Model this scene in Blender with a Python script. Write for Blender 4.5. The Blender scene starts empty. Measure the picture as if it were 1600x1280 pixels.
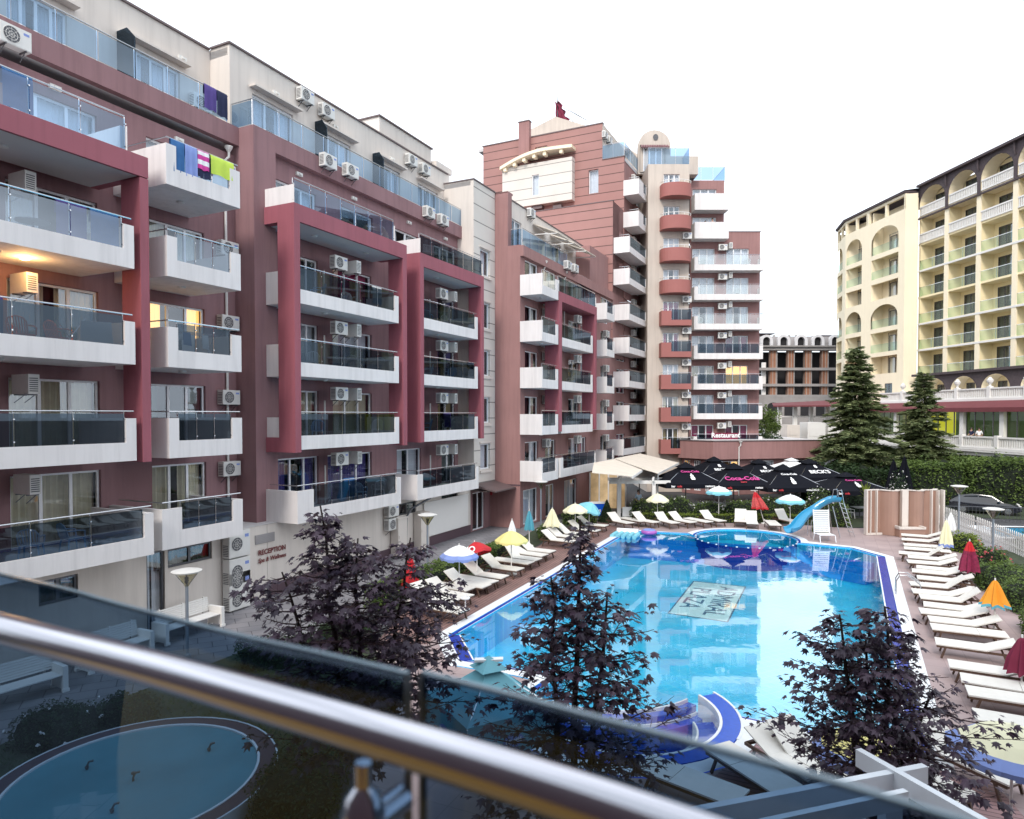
import bpy, bmesh, math, random
from mathutils import Vector, Matrix
random.seed(7)
R=math.radians
sc=bpy.context.scene
COL=sc.collection
# ---------------------------------------------------------------- camera numbers (metres; eye 7.1 m above the deck)
FPX=1060.; EYE=7.1; PIT=R(1.3); PY=648+FPX*math.tan(PIT)
CP,SP=math.cos(PIT),math.sin(PIT)
def ray(x,y):
    a=(x-800)/FPX; b=(PY-y)/FPX
    return Vector((a,CP+b*SP,-SP+b*CP))
def G(x,y,z=0.):                 # point of the horizontal plane z seen at a photo pixel
    d=ray(x,y); t=(z-EYE)/d.z
    return Vector((d.x*t,d.y*t,z))
def AT(x,y,Y):                   # point at distance Y seen at a photo pixel
    d=ray(x,y); t=Y/d.y
    return Vector((d.x*t,Y,EYE+d.z*t))
# ---------------------------------------------------------------- tagging
def tag(o,label=None,cat=None,group=None,kind=None):
    if label: o['label']=label
    if cat: o['category']=cat
    if group: o['group']=group
    if kind: o['kind']=kind
    return o
def empty(name,loc=(0,0,0),rz=0.):
    o=bpy.data.objects.new(name,None); COL.objects.link(o); o.empty_display_size=.3
    o.location=loc; o.rotation_euler=(0,0,rz); return o
def thing(name,label,cat,loc=(0,0,0),rz=0.,group=None):
    return tag(empty(name,loc,rz),label,cat,group)
def dup(root,loc=None,rz=None,label=None,group=None,rot=None,scale=None):
    def cp(o,par):
        c=o.copy(); COL.objects.link(c); c.parent=par
        for ch in KIDS.get(o.name,[]): cp(ch,c)
        return c
    r=cp(root,None)
    if loc is not None: r.location=loc
    if rz is not None: r.rotation_euler=(0,0,rz)
    if rot is not None: r.rotation_euler=rot
    if scale is not None: r.scale=scale
    if label: r['label']=label
    if group: r['group']=group
    return r
KIDS={}
# ---------------------------------------------------------------- frames
class Frame:
    def __init__(s,O,u,n):
        s.O=Vector(O); s.u=Vector(u).normalized(); s.n=Vector(n).normalized()
    def p(s,a,d,z): 
        v=s.O+s.u*a+s.n*d; return Vector((v.x,v.y,v.z+z))
    def hit(s,x,y,d):            # photo pixel -> (s,z) on the vertical plane d
        r=ray(x,y); e=Vector((0,0,EYE)); 
        t=(d-(e-s.O).dot(s.n))/r.dot(s.n); q=e+r*t
        return (q-s.O).dot(s.u), q.z-s.O.z
    def side(s,s0,sgn=-1):       # frame of the wall at s=s0 that faces -u (or +u); its own s' runs along n
        return Frame(s.O+s.u*s0, s.n, s.u*sgn)
_L=math.hypot(520,1060)
UX,UY=520/_L,1060/_L
FA=Frame((0,0,0),(UX,UY,0),(UY,-UX,0))       # the long red apartment block: s along it, d towards the pool
WF=Frame((0,0,0),(1,0,0),(0,-1,0))           # plain world: s=x, d=-y
# ---------------------------------------------------------------- mesh builder
class MB:
    def __init__(s,fr=None): s.v=[];s.f=[];s.m=[];s.ms=[];s.fr=fr or WF;s.cur=0;s.uv=None
    def use(s,m):
        if m not in s.ms: s.ms.append(m)
        s.cur=s.ms.index(m); return s
    def add(s,vs,fs):
        b=len(s.v); s.v+=[Vector(v) for v in vs]
        for f in fs: s.f.append([b+i for i in f]); s.m.append(s.cur)
    def quad(s,*p): s.add(p,[list(range(len(p)))])
    def q(s,*p): s.quad(*[s.fr.p(*a) for a in p])
    def box(s,s0,s1,d0,d1,z0,z1,fr=None):
        F=(fr or s.fr).p
        s.add([F(s0,d0,z0),F(s1,d0,z0),F(s1,d1,z0),F(s0,d1,z0),F(s0,d0,z1),F(s1,d0,z1),F(s1,d1,z1),F(s0,d1,z1)],
              [[0,1,2,3],[4,7,6,5],[0,4,5,1],[1,5,6,2],[2,6,7,3],[3,7,4,0]])
    def obox(s,c,ax,ay,az,hx,hy,hz):        # oriented box
        c=Vector(c);ax=Vector(ax).normalized()*hx;ay=Vector(ay).normalized()*hy;az=Vector(az).normalized()*hz
        vs=[c+ax*i+ay*j+az*k for k in(-1,1) for j in(-1,1) for i in(-1,1)]
        s.add(vs,[[0,2,3,1],[4,5,7,6],[0,1,5,4],[1,3,7,5],[3,2,6,7],[2,0,4,6]])
    def bar(s,a,b,w,h=None,up=(0,0,1)):     # rectangular bar from a to b
        a=Vector(a);b=Vector(b);h=h or w; d=b-a; u=Vector(up)
        if abs(d.normalized().dot(u))>.98: u=Vector((1,0,0))
        x=d.cross(u).normalized(); y=x.cross(d).normalized()
        s.obox((a+b)/2,d,x,y,d.length/2,w/2,h/2)
    def tube(s,pts,r,n=8,caps=True,closed=False):
        pts=[Vector(p) for p in pts]; rs=r if isinstance(r,(list,tuple)) else [r]*len(pts)
        b=len(s.v); m=len(pts); up=None
        for i,p in enumerate(pts):
            if closed: d=(pts[(i+1)%m]-pts[i-1])
            else: d=(pts[min(i+1,m-1)]-pts[max(i-1,0)])
            if d.length<1e-9: d=Vector((0,0,1))
            d.normalize()
            if up is None: up=Vector((0,0,1)) if abs(d.z)<.9 else Vector((1,0,0))
            x=d.cross(up).normalized(); y=x.cross(d).normalized(); up=y
            for k in range(n):
                a=2*math.pi*k/n; s.v.append(p+(x*math.cos(a)+y*math.sin(a))*rs[i])
        for i in range(m if closed else m-1):
            for k in range(n):
                j=(i+1)%m
                s.f.append([b+i*n+k,b+i*n+(k+1)%n,b+j*n+(k+1)%n,b+j*n+k]); s.m.append(s.cur)
        if caps and not closed:
            s.f.append([b+k for k in range(n)][::-1]); s.m.append(s.cur)
            s.f.append([b+(m-1)*n+k for k in range(n)]); s.m.append(s.cur)
    def lathe(s,prof,c=(0,0,0),n=24,sx=1,sy=1):
        c=Vector(c); b=len(s.v)
        for (r,z) in prof:
            for k in range(n):
                a=2*math.pi*k/n; s.v.append(c+Vector((r*math.cos(a)*sx,r*math.sin(a)*sy,z)))
        for i in range(len(prof)-1):
            for k in range(n):
                s.f.append([b+i*n+k,b+i*n+(k+1)%n,b+(i+1)*n+(k+1)%n,b+(i+1)*n+k]); s.m.append(s.cur)
        if prof[0][0]>1e-6: s.f.append([b+k for k in range(n)][::-1]); s.m.append(s.cur)
        if prof[-1][0]>1e-6: s.f.append([b+(len(prof)-1)*n+k for k in range(n)]); s.m.append(s.cur)
    def prism(s,poly,ex):                    # planar polygon (3-D points) extruded by vector ex
        poly=[Vector(p) for p in poly]; ex=Vector(ex); n=len(poly)
        s.add(poly+[p+ex for p in poly],[list(range(n))[::-1],list(range(n,2*n))]+[[i,(i+1)%n,n+(i+1)%n,n+i] for i in range(n)])
    def wall(s,s0,s1,z0,z1,d,ops=(),rev=.2,fr=None):   # wall sheet with openings and their reveals
        F=(fr or s.fr).p
        ss=sorted({s0,s1}|{min(max(v,s0),s1) for o in ops for v in o[:2]}); zs=sorted({z0,z1}|{min(max(v,z0),z1) for o in ops for v in o[2:4]})
        for a,b in zip(ss,ss[1:]):
            for c,e in zip(zs,zs[1:]):
                ms,mz=(a+b)/2,(c+e)/2
                if any(o[0]<ms<o[1] and o[2]<mz<o[3] for o in ops): continue
                s.quad(F(a,d,c),F(b,d,c),F(b,d,e),F(a,d,e))
        for o in ops:
            a,b,c,e=o[:4]; q=d-rev
            s.quad(F(a,d,c),F(a,q,c),F(b,q,c),F(b,d,c)); s.quad(F(a,d,e),F(b,d,e),F(b,q,e),F(a,q,e))
            s.quad(F(a,d,c),F(a,d,e),F(a,q,e),F(a,q,c)); s.quad(F(b,d,c),F(b,q,c),F(b,q,e),F(b,d,e))
    def build(s,name,mat=None,parent=None,smooth=False,world=None):
        if not s.v: return None
        off=Vector((0,0,0))
        if parent is not None:
            p=parent
            while p.parent: p=p.parent
            off=Vector(p.location) if world is not False else off
        me=bpy.data.meshes.new(name)
        me.from_pydata([tuple(v-off) for v in s.v],[],s.f)
        ms=s.ms if s.ms else [mat]
        for m in ms: me.materials.append(m)
        if len(ms)>1: me.polygons.foreach_set('material_index',s.m)
        if smooth: me.polygons.foreach_set('use_smooth',[True]*len(me.polygons))
        if smooth=='auto':
            me.polygons.foreach_set('use_smooth',[True]*len(me.polygons))
            try: me.set_sharp_from_angle(angle=R(35))
            except Exception: pass
        me.update()
        o=bpy.data.objects.new(name,me); COL.objects.link(o)
        if parent is not None:
            o.parent=parent; KIDS.setdefault(parent.name,[]).append(o)
        return o
# ---------------------------------------------------------------- materials
def nm(name):
    m=bpy.data.materials.new(name); m.use_nodes=True; nt=m.node_tree; nt.nodes.clear()
    out=nt.nodes.new('ShaderNodeOutputMaterial'); return m,nt,out
def N_(nt,t,**k):
    n=nt.nodes.new(t)
    for a,b in k.items():
        if a.startswith('i_'): n.inputs[a[2:].replace('_',' ')].default_value=b
        else: setattr(n,a,b)
    return n
def mat(name,col,rough=.7,var=.12,scale=1.5,metal=0.,bump=0.,bscale=60,streak=0.,spec=.5,emit=None,estr=0,alpha=None,sheen=0,trans=0,coat=0):
    m,nt,out=nm(name)
    b=N_(nt,'ShaderNodeBsdfPrincipled'); nt.links.new(b.outputs[0],out.inputs[0])
    b.inputs['Roughness'].default_value=rough; b.inputs['Metallic'].default_value=metal
    b.inputs['Specular IOR Level'].default_value=spec
    if coat: b.inputs['Coat Weight'].default_value=coat
    if emit: b.inputs['Emission Color'].default_value=(*emit,1); b.inputs['Emission Strength'].default_value=estr
    if trans: b.inputs['Transmission Weight'].default_value=trans
    c=(*col,1)
    if var or streak:
        geo=N_(nt,'ShaderNodeTexCoord')
        n1=N_(nt,'ShaderNodeTexNoise'); n1.inputs['Scale'].default_value=scale; n1.inputs['Detail'].default_value=5
        nt.links.new(geo.outputs['Object'],n1.inputs['Vector'])
        mr=N_(nt,'ShaderNodeMapRange'); mr.inputs['From Min'].default_value=.3; mr.inputs['From Max'].default_value=.7
        mr.inputs['To Min'].default_value=1-var; mr.inputs['To Max'].default_value=1+var*.5
        nt.links.new(n1.outputs['Fac'],mr.inputs['Value'])
        val=mr.outputs[0]
        if streak:
            mp=N_(nt,'ShaderNodeMapping'); mp.inputs['Scale'].default_value=(3.5,3.5,.25)
            nt.links.new(geo.outputs['Object'],mp.inputs[0])
            n2=N_(nt,'ShaderNodeTexNoise'); n2.inputs['Scale'].default_value=1.; n2.inputs['Detail'].default_value=6; n2.inputs['Roughness'].default_value=.65
            nt.links.new(mp.outputs[0],n2.inputs['Vector'])
            m2=N_(nt,'ShaderNodeMapRange'); m2.inputs['From Min'].default_value=.45; m2.inputs['From Max'].default_value=.75
            m2.inputs['To Min'].default_value=1; m2.inputs['To Max'].default_value=1-streak
            nt.links.new(n2.outputs['Fac'],m2.inputs['Value'])
            mm=N_(nt,'ShaderNodeMath',operation='MULTIPLY'); nt.links.new(val,mm.inputs[0]); nt.links.new(m2.outputs[0],mm.inputs[1]); val=mm.outputs[0]
        vm=N_(nt,'ShaderNodeVectorMath',operation='SCALE'); vm.inputs[0].default_value=col
        nt.links.new(val,vm.inputs['Scale']); nt.links.new(vm.outputs[0],b.inputs['Base Color'])
    else: b.inputs['Base Color'].default_value=c
    if bump:
        tc=N_(nt,'ShaderNodeTexCoord'); nb=N_(nt,'ShaderNodeTexNoise'); nb.inputs['Scale'].default_value=bscale; nb.inputs['Detail'].default_value=3
        nt.links.new(tc.outputs['Object'],nb.inputs['Vector'])
        bp=N_(nt,'ShaderNodeBump'); bp.inputs['Strength'].default_value=bump; bp.inputs['Distance'].default_value=.02
        nt.links.new(nb.outputs['Fac'],bp.inputs['Height']); nt.links.new(bp.outputs[0],b.inputs['Normal'])
    return m
def glass(name,tint=(.8,.85,.9),boost=.08,ior=1.5,rough=0.01,gcol=(1,1,1)):
    m,nt,out=nm(name)
    tr=N_(nt,'ShaderNodeBsdfTransparent'); tr.inputs[0].default_value=(*tint,1)
    gl=N_(nt,'ShaderNodeBsdfGlossy'); gl.inputs['Roughness'].default_value=rough; gl.inputs[0].default_value=(*gcol,1)
    fr=N_(nt,'ShaderNodeLayerWeight'); f0=2*((ior-1)/(ior+1))**2
    pw=N_(nt,'ShaderNodeMath',operation='POWER'); pw.inputs[1].default_value=4.5; nt.links.new(fr.outputs['Facing'],pw.inputs[0])
    ad=N_(nt,'ShaderNodeMath',operation='MULTIPLY_ADD'); ad.use_clamp=True; ad.inputs[1].default_value=min(1,(1-f0)*(1 if ior>1.2 else .3)); ad.inputs[2].default_value=f0+boost
    nt.links.new(pw.outputs[0],ad.inputs[0])
    mx=N_(nt,'ShaderNodeMixShader'); nt.links.new(ad.outputs[0],mx.inputs[0]); nt.links.new(tr.outputs[0],mx.inputs[1]); nt.links.new(gl.outputs[0],mx.inputs[2])
    nt.links.new(mx.outputs[0],out.inputs[0]); return m
def groove(name,col,dirv,period,width,dark=.45,rough=.7,var=.12,off=0.,bump=True,fade=None,metal=0):
    """paint or boards with parallel grooves; dirv = world direction across the grooves"""
    m=mat(name,col,rough,var,scale=.8,metal=metal)
    nt=m.node_tree; b=[n for n in nt.nodes if n.type=='BSDF_PRINCIPLED'][0]
    tc=N_(nt,'ShaderNodeNewGeometry'); dt=N_(nt,'ShaderNodeVectorMath',operation='DOT_PRODUCT'); dt.inputs[1].default_value=dirv
    nt.links.new(tc.outputs['Position'],dt.inputs[0])
    a=N_(nt,'ShaderNodeMath',operation='ADD'); a.inputs[1].default_value=off+1000*period; nt.links.new(dt.outputs['Value'],a.inputs[0])
    md=N_(nt,'ShaderNodeMath',operation='DIVIDE'); md.inputs[1].default_value=period; nt.links.new(a.outputs[0],md.inputs[0])
    fr=N_(nt,'ShaderNodeMath',operation='FRACT'); nt.links.new(md.outputs[0],fr.inputs[0])
    lt=N_(nt,'ShaderNodeMath',operation='LESS_THAN'); lt.inputs[1].default_value=width/period; nt.links.new(fr.outputs[0],lt.inputs[0])
    src=b.inputs['Base Color'].links[0].from_socket
    # each board its own tint
    fl=N_(nt,'ShaderNodeMath',operation='FLOOR'); nt.links.new(md.outputs[0],fl.inputs[0])
    wn=N_(nt,'ShaderNodeTexWhiteNoise',noise_dimensions='1D'); nt.links.new(fl.outputs[0],wn.inputs['W'])
    mr=N_(nt,'ShaderNodeMapRange'); mr.inputs['To Min'].default_value=.9 if bump else 1; mr.inputs['To Max'].default_value=1.08 if bump else 1; nt.links.new(wn.outputs['Value'],mr.inputs['Value'])
    sc1=N_(nt,'ShaderNodeVectorMath',operation='SCALE'); nt.links.new(src,sc1.inputs[0]); nt.links.new(mr.outputs[0],sc1.inputs['Scale'])
    mx=N_(nt,'ShaderNodeMix',data_type='RGBA'); nt.links.new(lt.outputs[0],mx.inputs['Factor']); nt.links.new(sc1.outputs[0],mx.inputs['A'])
    sc2=N_(nt,'ShaderNodeVectorMath',operation='SCALE'); nt.links.new(src,sc2.inputs[0]); sc2.inputs['Scale'].default_value=dark; nt.links.new(sc2.outputs[0],mx.inputs['B'])
    nt.links.new(mx.outputs['Result'],b.inputs['Base Color'])
    return m
M={}
M['mauve_lit']=mat('lit mauve render',(.345,.185,.175),.85,.1,.5,bump=.15,streak=.2)  # same mauve paint, lighter to carry the brighter light on the far wings
M['gold_reflect']=mat('gold for rail reflection',(.40,.22,.05),.35,.1,6)  # gold chosen for the stripe mirrored in the hand rail
M['mauve']=mat('mauve render',(.29,.162,.172),.85,.1,.5,bump=.15,streak=.24)
M['mauve_dark']=mat('dark mauve plinth',(.10,.06,.075),.8,.12,.6)
M['red2']=mat('coral balcony paint',(.36,.13,.115),.7,.08,.6)
M['cream_dimmed']=mat('dimmed cream render',(.60,.52,.45),.8,.08,.5,streak=.15)  # tower cream darkened in the colour so strong light doesn't burn it out
M['text_pink']=mat('pink print',(.55,.05,.25),.7,0)
M['red']=mat('raspberry frame paint',(.34,.10,.13),.7,.08,.6,bump=.1,streak=.2)
M['cream']=mat('cream render',(.72,.655,.595),.8,.06,.5,bump=.1,streak=.13)
M['white_wall']=mat('white balcony render',(.80,.765,.755),.75,.05,.8,bump=.08,streak=.16)
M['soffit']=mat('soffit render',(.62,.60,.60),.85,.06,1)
M['pvc']=mat('white pvc',(.90,.91,.93),.35,0)
M['coping']=mat('zinc coping',(.16,.12,.12),.5,.1,metal=.3)
M['stripe_cream']=groove('cream grooved render',(.68,.635,.58),(0,0,1),.98,.06,.35,var=.05,bump=False)
M['stripe_mauve']=groove('terracotta grooved render',(.36,.185,.165),(0,0,1),.80,.075,.30,var=.06,bump=False)
M['glass_win']=glass('window glass',(.86,.90,.95),.05,gcol=(.86,.93,1))
M['glass_bal']=glass('smoked balcony glass',(.15,.185,.225),-.02,gcol=(.5,.66,.82))
M['glass_mid']=glass('blue grey balcony glass',(.42,.52,.62),.08,gcol=(.8,.9,1))
M['glass_blue']=glass('blue terrace glass',(.36,.52,.70),.04,gcol=(.75,.88,1))
M['glass_clear']=glass('clear balcony glass',(.72,.80,.80),.08)
M['steel']=mat('stainless steel',(.62,.63,.65),.25,0,metal=1)
M['dsteel']=mat('dark steel',(.12,.12,.13),.4,0,metal=.7)
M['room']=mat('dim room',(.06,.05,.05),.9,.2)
M['cur_cream']=mat('cream curtain',(.70,.62,.42),.9,.1,4)
M['cur_white']=mat('sheer curtain',(.80,.80,.80),.9,.08,4)
M['cur_gold']=mat('gold curtain',(.45,.33,.14),.9,.1,4)
M['cur_purple']=mat('purple curtain',(.10,.07,.26),.9,.1,4)
M['cur_red']=mat('red curtain',(.42,.03,.12),.9,.1,4)
M['cur_lit']=mat('lamp lit curtain',(.8,.5,.15),.9,.1,4,emit=(1,.55,.15),estr=.8)
M['cur_green']=mat('green curtain',(.06,.10,.09),.9,.1,4)
M['ac']=mat('air conditioner casing',(.72,.71,.68),.45,.05,6)
M['ac_dark']=mat('fan grille',(.10,.10,.11),.5,0)
M['plastic']=mat('white plastic',(.82,.84,.86),.3,0)
M['plastic_blue']=mat('pale blue plastic',(.30,.48,.72),.3,0)
M['plastic_orange']=mat('orange plastic',(.62,.13,.04),.4,0)
M['wood']=mat('dark wood frame',(.10,.055,.035),.6,.25,8)
M['lounger']=mat('white sling fabric',(.74,.715,.66),.8,.05,5,bump=.1,bscale=300)
M['black']=mat('black canvas',(.008,.009,.014),.9,.1,2,spec=.12)
M['text_white']=mat('white print',(.8,.8,.8),.7,0)
M['text_red']=mat('red print',(.45,.03,.04),.7,0)
M['yellow']=mat('yellow canvas',(.82,.74,.28),.8,.06,3)
M['yellow_pale']=mat('pale yellow canvas',(.82,.79,.55),.8,.06,3)
M['c_white']=mat('white canvas',(.84,.85,.86),.8,.06,3)
M['c_blue']=mat('periwinkle canvas',(.22,.30,.62),.8,.08,3)
M['c_red']=mat('red canvas',(.55,.02,.03),.75,.1,3)
M['c_wine']=mat('wine red canvas',(.20,.015,.05),.75,.1,3)
M['c_teal']=mat('teal canvas',(.10,.38,.48),.8,.08,3)
M['c_aqua']=mat('aqua canvas',(.22,.56,.66),.8,.08,3)
M['c_orange']=mat('orange canvas',(.80,.33,.03),.8,.08,3)
M['c_cyan']=mat('bright blue canvas',(.04,.28,.50),.8,.1,3)
M['beige']=mat('cream awning fabric',(.74,.66,.56),.85,.07,1.5,streak=.05)
M['coping_w']=mat('white coping tile',(.80,.82,.84),.5,.06,4)
M['slide']=mat('blue fibreglass',(.03,.30,.52),.25,.06,2,coat=.4)
M['pot']=mat('stone',(.45,.43,.40),.8,.15,5)
M['asphalt']=mat('asphalt',(.07,.07,.075),.9,.2,3,bump=.2)
M['hotel']=mat('yellow render',(.95,.81,.52),.85,.05,.3,streak=.05)
M['hotel_pale']=mat('pale yellow render',(.93,.82,.61),.85,.05,.3,streak=.05)
M['hotel_white']=mat('white render',(.78,.76,.73),.8,.04,.5)
M['hotel_roof']=mat('dark brown shingle',(.075,.055,.060),.8,.25,6)
M['maroon']=mat('maroon awning',(.16,.035,.042),.8,.1,2)
M['lime']=mat('lime wall',(.20,.26,.07),.8,.1,1)
M['olive']=mat('olive glass wall',(.10,.16,.03),.3,.2,1)
M['glass_green']=glass('pale green glass',(.66,.82,.76),.03,ior=1.12)
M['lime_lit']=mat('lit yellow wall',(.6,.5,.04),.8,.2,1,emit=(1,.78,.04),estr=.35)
M['c_red2']=mat('faded red canvas',(.62,.10,.10),.8,.35,14)
M['c_wine2']=mat('wine canvas with print',(.26,.02,.07),.8,.4,9)
M['towel_violet']=mat('violet vinyl',(.42,.12,.45),.4,0)
M['c_teal2']=mat('pale teal canvas',(.16,.42,.50),.8,.1,2)
M['lamp_pole']=mat('lamp post paint',(.20,.23,.27),.5,.05,3)
M['lamp_glass']=glass('lamp shade glass',(.75,.72,.55),.1)
M['shop_lit']=mat('lit shop interior',(.5,.4,.25),.6,.5,1.5,emit=(1,.62,.28),estr=.12)
M['car_paint']=mat('black car paint',(.012,.014,.02),.15,0,coat=1)
M['car_glass']=mat('dark car glass',(.02,.025,.03),.05,0,spec=.8)
M['tyre']=mat('tyre rubber',(.02,.02,.02),.9,0)
M['perg']=mat('white painted beam',(.74,.78,.82),.5,.08,3)
M['skin']=mat('skin',(.50,.30,.22),.6,0)
M['hair_dark']=mat('dark hair',(.03,.02,.015),.6,0)
M['cloth_pale']=mat('pale blue shirt',(.45,.58,.70),.9,.05)
M['cloth_grey']=mat('grey shirt',(.35,.36,.40),.9,.05)
M['chrome']=mat('polished steel',(.48,.48,.52),.15,0,metal=1)
M['glass_near']=glass('smoked blue glass',(.165,.26,.38),-.02,gcol=(.6,.8,1))
M['glass_edge']=mat('polished glass edge',(.20,.30,.36),.25,0)
M['grey_render']=mat('grey render',(.36,.34,.34),.85,.1,1)
M['concrete']=mat('raw concrete',(.30,.275,.26),.9,.12,1)
M['brickdark']=mat('dark opening',(.022,.020,.022),.9,.2)
M['bark']=mat('bark',(.05,.035,.03),.9,.3,12,bump=.4,bscale=30)
M['towel_purple']=mat('purple towel',(.09,.06,.24),.95,.1,6)
M['towel_blue']=mat('blue towel',(.04,.14,.34),.95,.1,6)
M['towel_lime']=mat('lime towel',(.55,.72,.10),.95,.06,6)
M['towel_pink']=mat('pink towel',(.62,.06,.32),.95,.1,6)
M['navy']=mat('navy cloth',(.02,.025,.07),.95,.1,6)
M['tile_blue']=mat('cobalt tile',(.006,.09,.55),.25,.12,12)
M['cobalt']=mat('deep cobalt tile',(.006,.035,.36),.25,.1,12)
M['kiosk']=mat('brown panel',(.36,.22,.17),.6,.08,1)
M['basin_deep']=mat('blue lane tile',(.005,.27,.78),.35,.08,.5)
def tile(name,c1,c2,mort,w,h,ms=.02,rough=.6,rot=0.,world=True,mortar_smooth=.1,offset=.5):
    m,nt,out=nm(name); b=N_(nt,'ShaderNodeBsdfPrincipled'); nt.links.new(b.outputs[0],out.inputs[0]); b.inputs['Roughness'].default_value=rough
    tc=N_(nt,'ShaderNodeTexCoord'); mp=N_(nt,'ShaderNodeMapping'); mp.inputs['Rotation'].default_value=(0,0,rot); nt.links.new(tc.outputs['Object'],mp.inputs[0])
    br=N_(nt,'ShaderNodeTexBrick'); br.offset=offset; br.inputs['Color1'].default_value=(*c1,1); br.inputs['Color2'].default_value=(*c2,1); br.inputs['Mortar'].default_value=(*mort,1)
    br.inputs['Scale'].default_value=1; br.inputs['Brick Width'].default_value=w; br.inputs['Row Height'].default_value=h; br.inputs['Mortar Size'].default_value=ms
    nt.links.new(mp.outputs[0],br.inputs['Vector'])
    n1=N_(nt,'ShaderNodeTexNoise'); n1.inputs['Scale'].default_value=.7; n1.inputs['Detail'].default_value=6; nt.links.new(tc.outputs['Object'],n1.inputs['Vector'])
    mr=N_(nt,'ShaderNodeMapRange'); mr.inputs['From Min'].default_value=.3; mr.inputs['From Max'].default_value=.7; mr.inputs['To Min'].default_value=.82; mr.inputs['To Max'].default_value=1.08; nt.links.new(n1.outputs['Fac'],mr.inputs['Value'])
    v=N_(nt,'ShaderNodeVectorMath',operation='SCALE'); nt.links.new(br.outputs['Color'],v.inputs[0]); nt.links.new(mr.outputs[0],v.inputs['Scale']); nt.links.new(v.outputs[0],b.inputs['Base Color'])
    return m
M['deck']=tile('terracotta plank deck',(.235,.14,.125),(.30,.175,.155),(.10,.06,.055),1.8,.14,.016,.6,rot=-math.atan2(20.,8.38))
M['deck_near']=tile('terracotta plank deck near end',(.34,.20,.20),(.40,.24,.24),(.18,.11,.11),1.8,.14,.016,.6,rot=R(27))
M['deck_stone']=tile('rosy stone paving',(.38,.29,.285),(.42,.32,.31),(.33,.25,.245),.62,.62,.012,.65,rot=R(25),offset=0)
M['pave']=tile('grey paving',(.19,.185,.20),(.25,.24,.255),(.09,.09,.10),.8,.55,.014,.7,rot=-R(26))
M['path']=tile('pale path paving',(.27,.26,.27),(.31,.30,.31),(.2,.2,.2),.4,.4,.012,.75,rot=R(20))
M['basin']=tile('aqua mosaic',(.010,.58,.96),(.016,.63,.98),(.10,.70,.95),.33,.33,.012,.35,rot=-.45,offset=0)
M['pool_wall']=tile('pool wall mosaic',(.012,.52,.92),(.014,.56,.94),(.1,.66,.92),.33,.33,.012,.35,offset=0)
def leafmat(name,c1,c2,rough=.55,scale=1.2,transl=.25):
    m,nt,out=nm(name); b=N_(nt,'ShaderNodeBsdfPrincipled'); b.inputs['Roughness'].default_value=rough; b.inputs['Specular IOR Level'].default_value=.35
    g=N_(nt,'ShaderNodeNewGeometry'); mx=N_(nt,'ShaderNodeMix',data_type='RGBA'); mx.inputs['A'].default_value=(*c1,1); mx.inputs['B'].default_value=(*c2,1)
    tc=N_(nt,'ShaderNodeTexCoord'); n1=N_(nt,'ShaderNodeTexNoise'); n1.inputs['Scale'].default_value=scale; nt.links.new(tc.outputs['Object'],n1.inputs['Vector'])
    ad=N_(nt,'ShaderNodeMath',operation='MULTIPLY_ADD'); ad.inputs[1].default_value=.55; nt.links.new(g.outputs['Random Per Island'],ad.inputs[0])
    mr=N_(nt,'ShaderNodeMapRange'); mr.inputs['From Min'].default_value=.35; mr.inputs['From Max'].default_value=.65; mr.inputs['To Max'].default_value=.45; nt.links.new(n1.outputs['Fac'],mr.inputs['Value']); nt.links.new(mr.outputs[0],ad.inputs[2])
    nt.links.new(ad.outputs[0],mx.inputs['Factor']); nt.links.new(mx.outputs['Result'],b.inputs['Base Color'])
    t=N_(nt,'ShaderNodeBsdfTranslucent'); nt.links.new(mx.outputs['Result'],t.inputs[0])
    ms=N_(nt,'ShaderNodeMixShader'); ms.inputs[0].default_value=transl; nt.links.new(b.outputs[0],ms.inputs[1]); nt.links.new(t.outputs[0],ms.inputs[2]); nt.links.new(ms.outputs[0],out.inputs[0])
    return m
M['leaf_purple']=leafmat('purple maple leaf',(.022,.016,.032),(.125,.080,.115),.33,2.5,.22)
M['leaf_hedge']=leafmat('hedge leaf',(.035,.07,.018),(.19,.27,.065),.6,.8)
M['leaf_lime']=leafmat('lime shrub leaf',(.10,.15,.02),(.26,.32,.05),.6,1.)
M['leaf_fir']=leafmat('fir needle',(.06,.10,.04),(.34,.38,.18),.7,.9,.2)
M['leaf_dark']=leafmat('dark hedge leaf',(.010,.024,.010),(.045,.085,.028),.6,.8)
M['petal']=mat('white petal',(.8,.78,.78),.7,0)
M['petal_red']=mat('pink petal',(.55,.10,.12),.7,0)
M['brick']=tile('orange brick',(.26,.11,.06),(.36,.18,.11),(.36,.30,.26),.5,.25,.05,.9)
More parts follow.
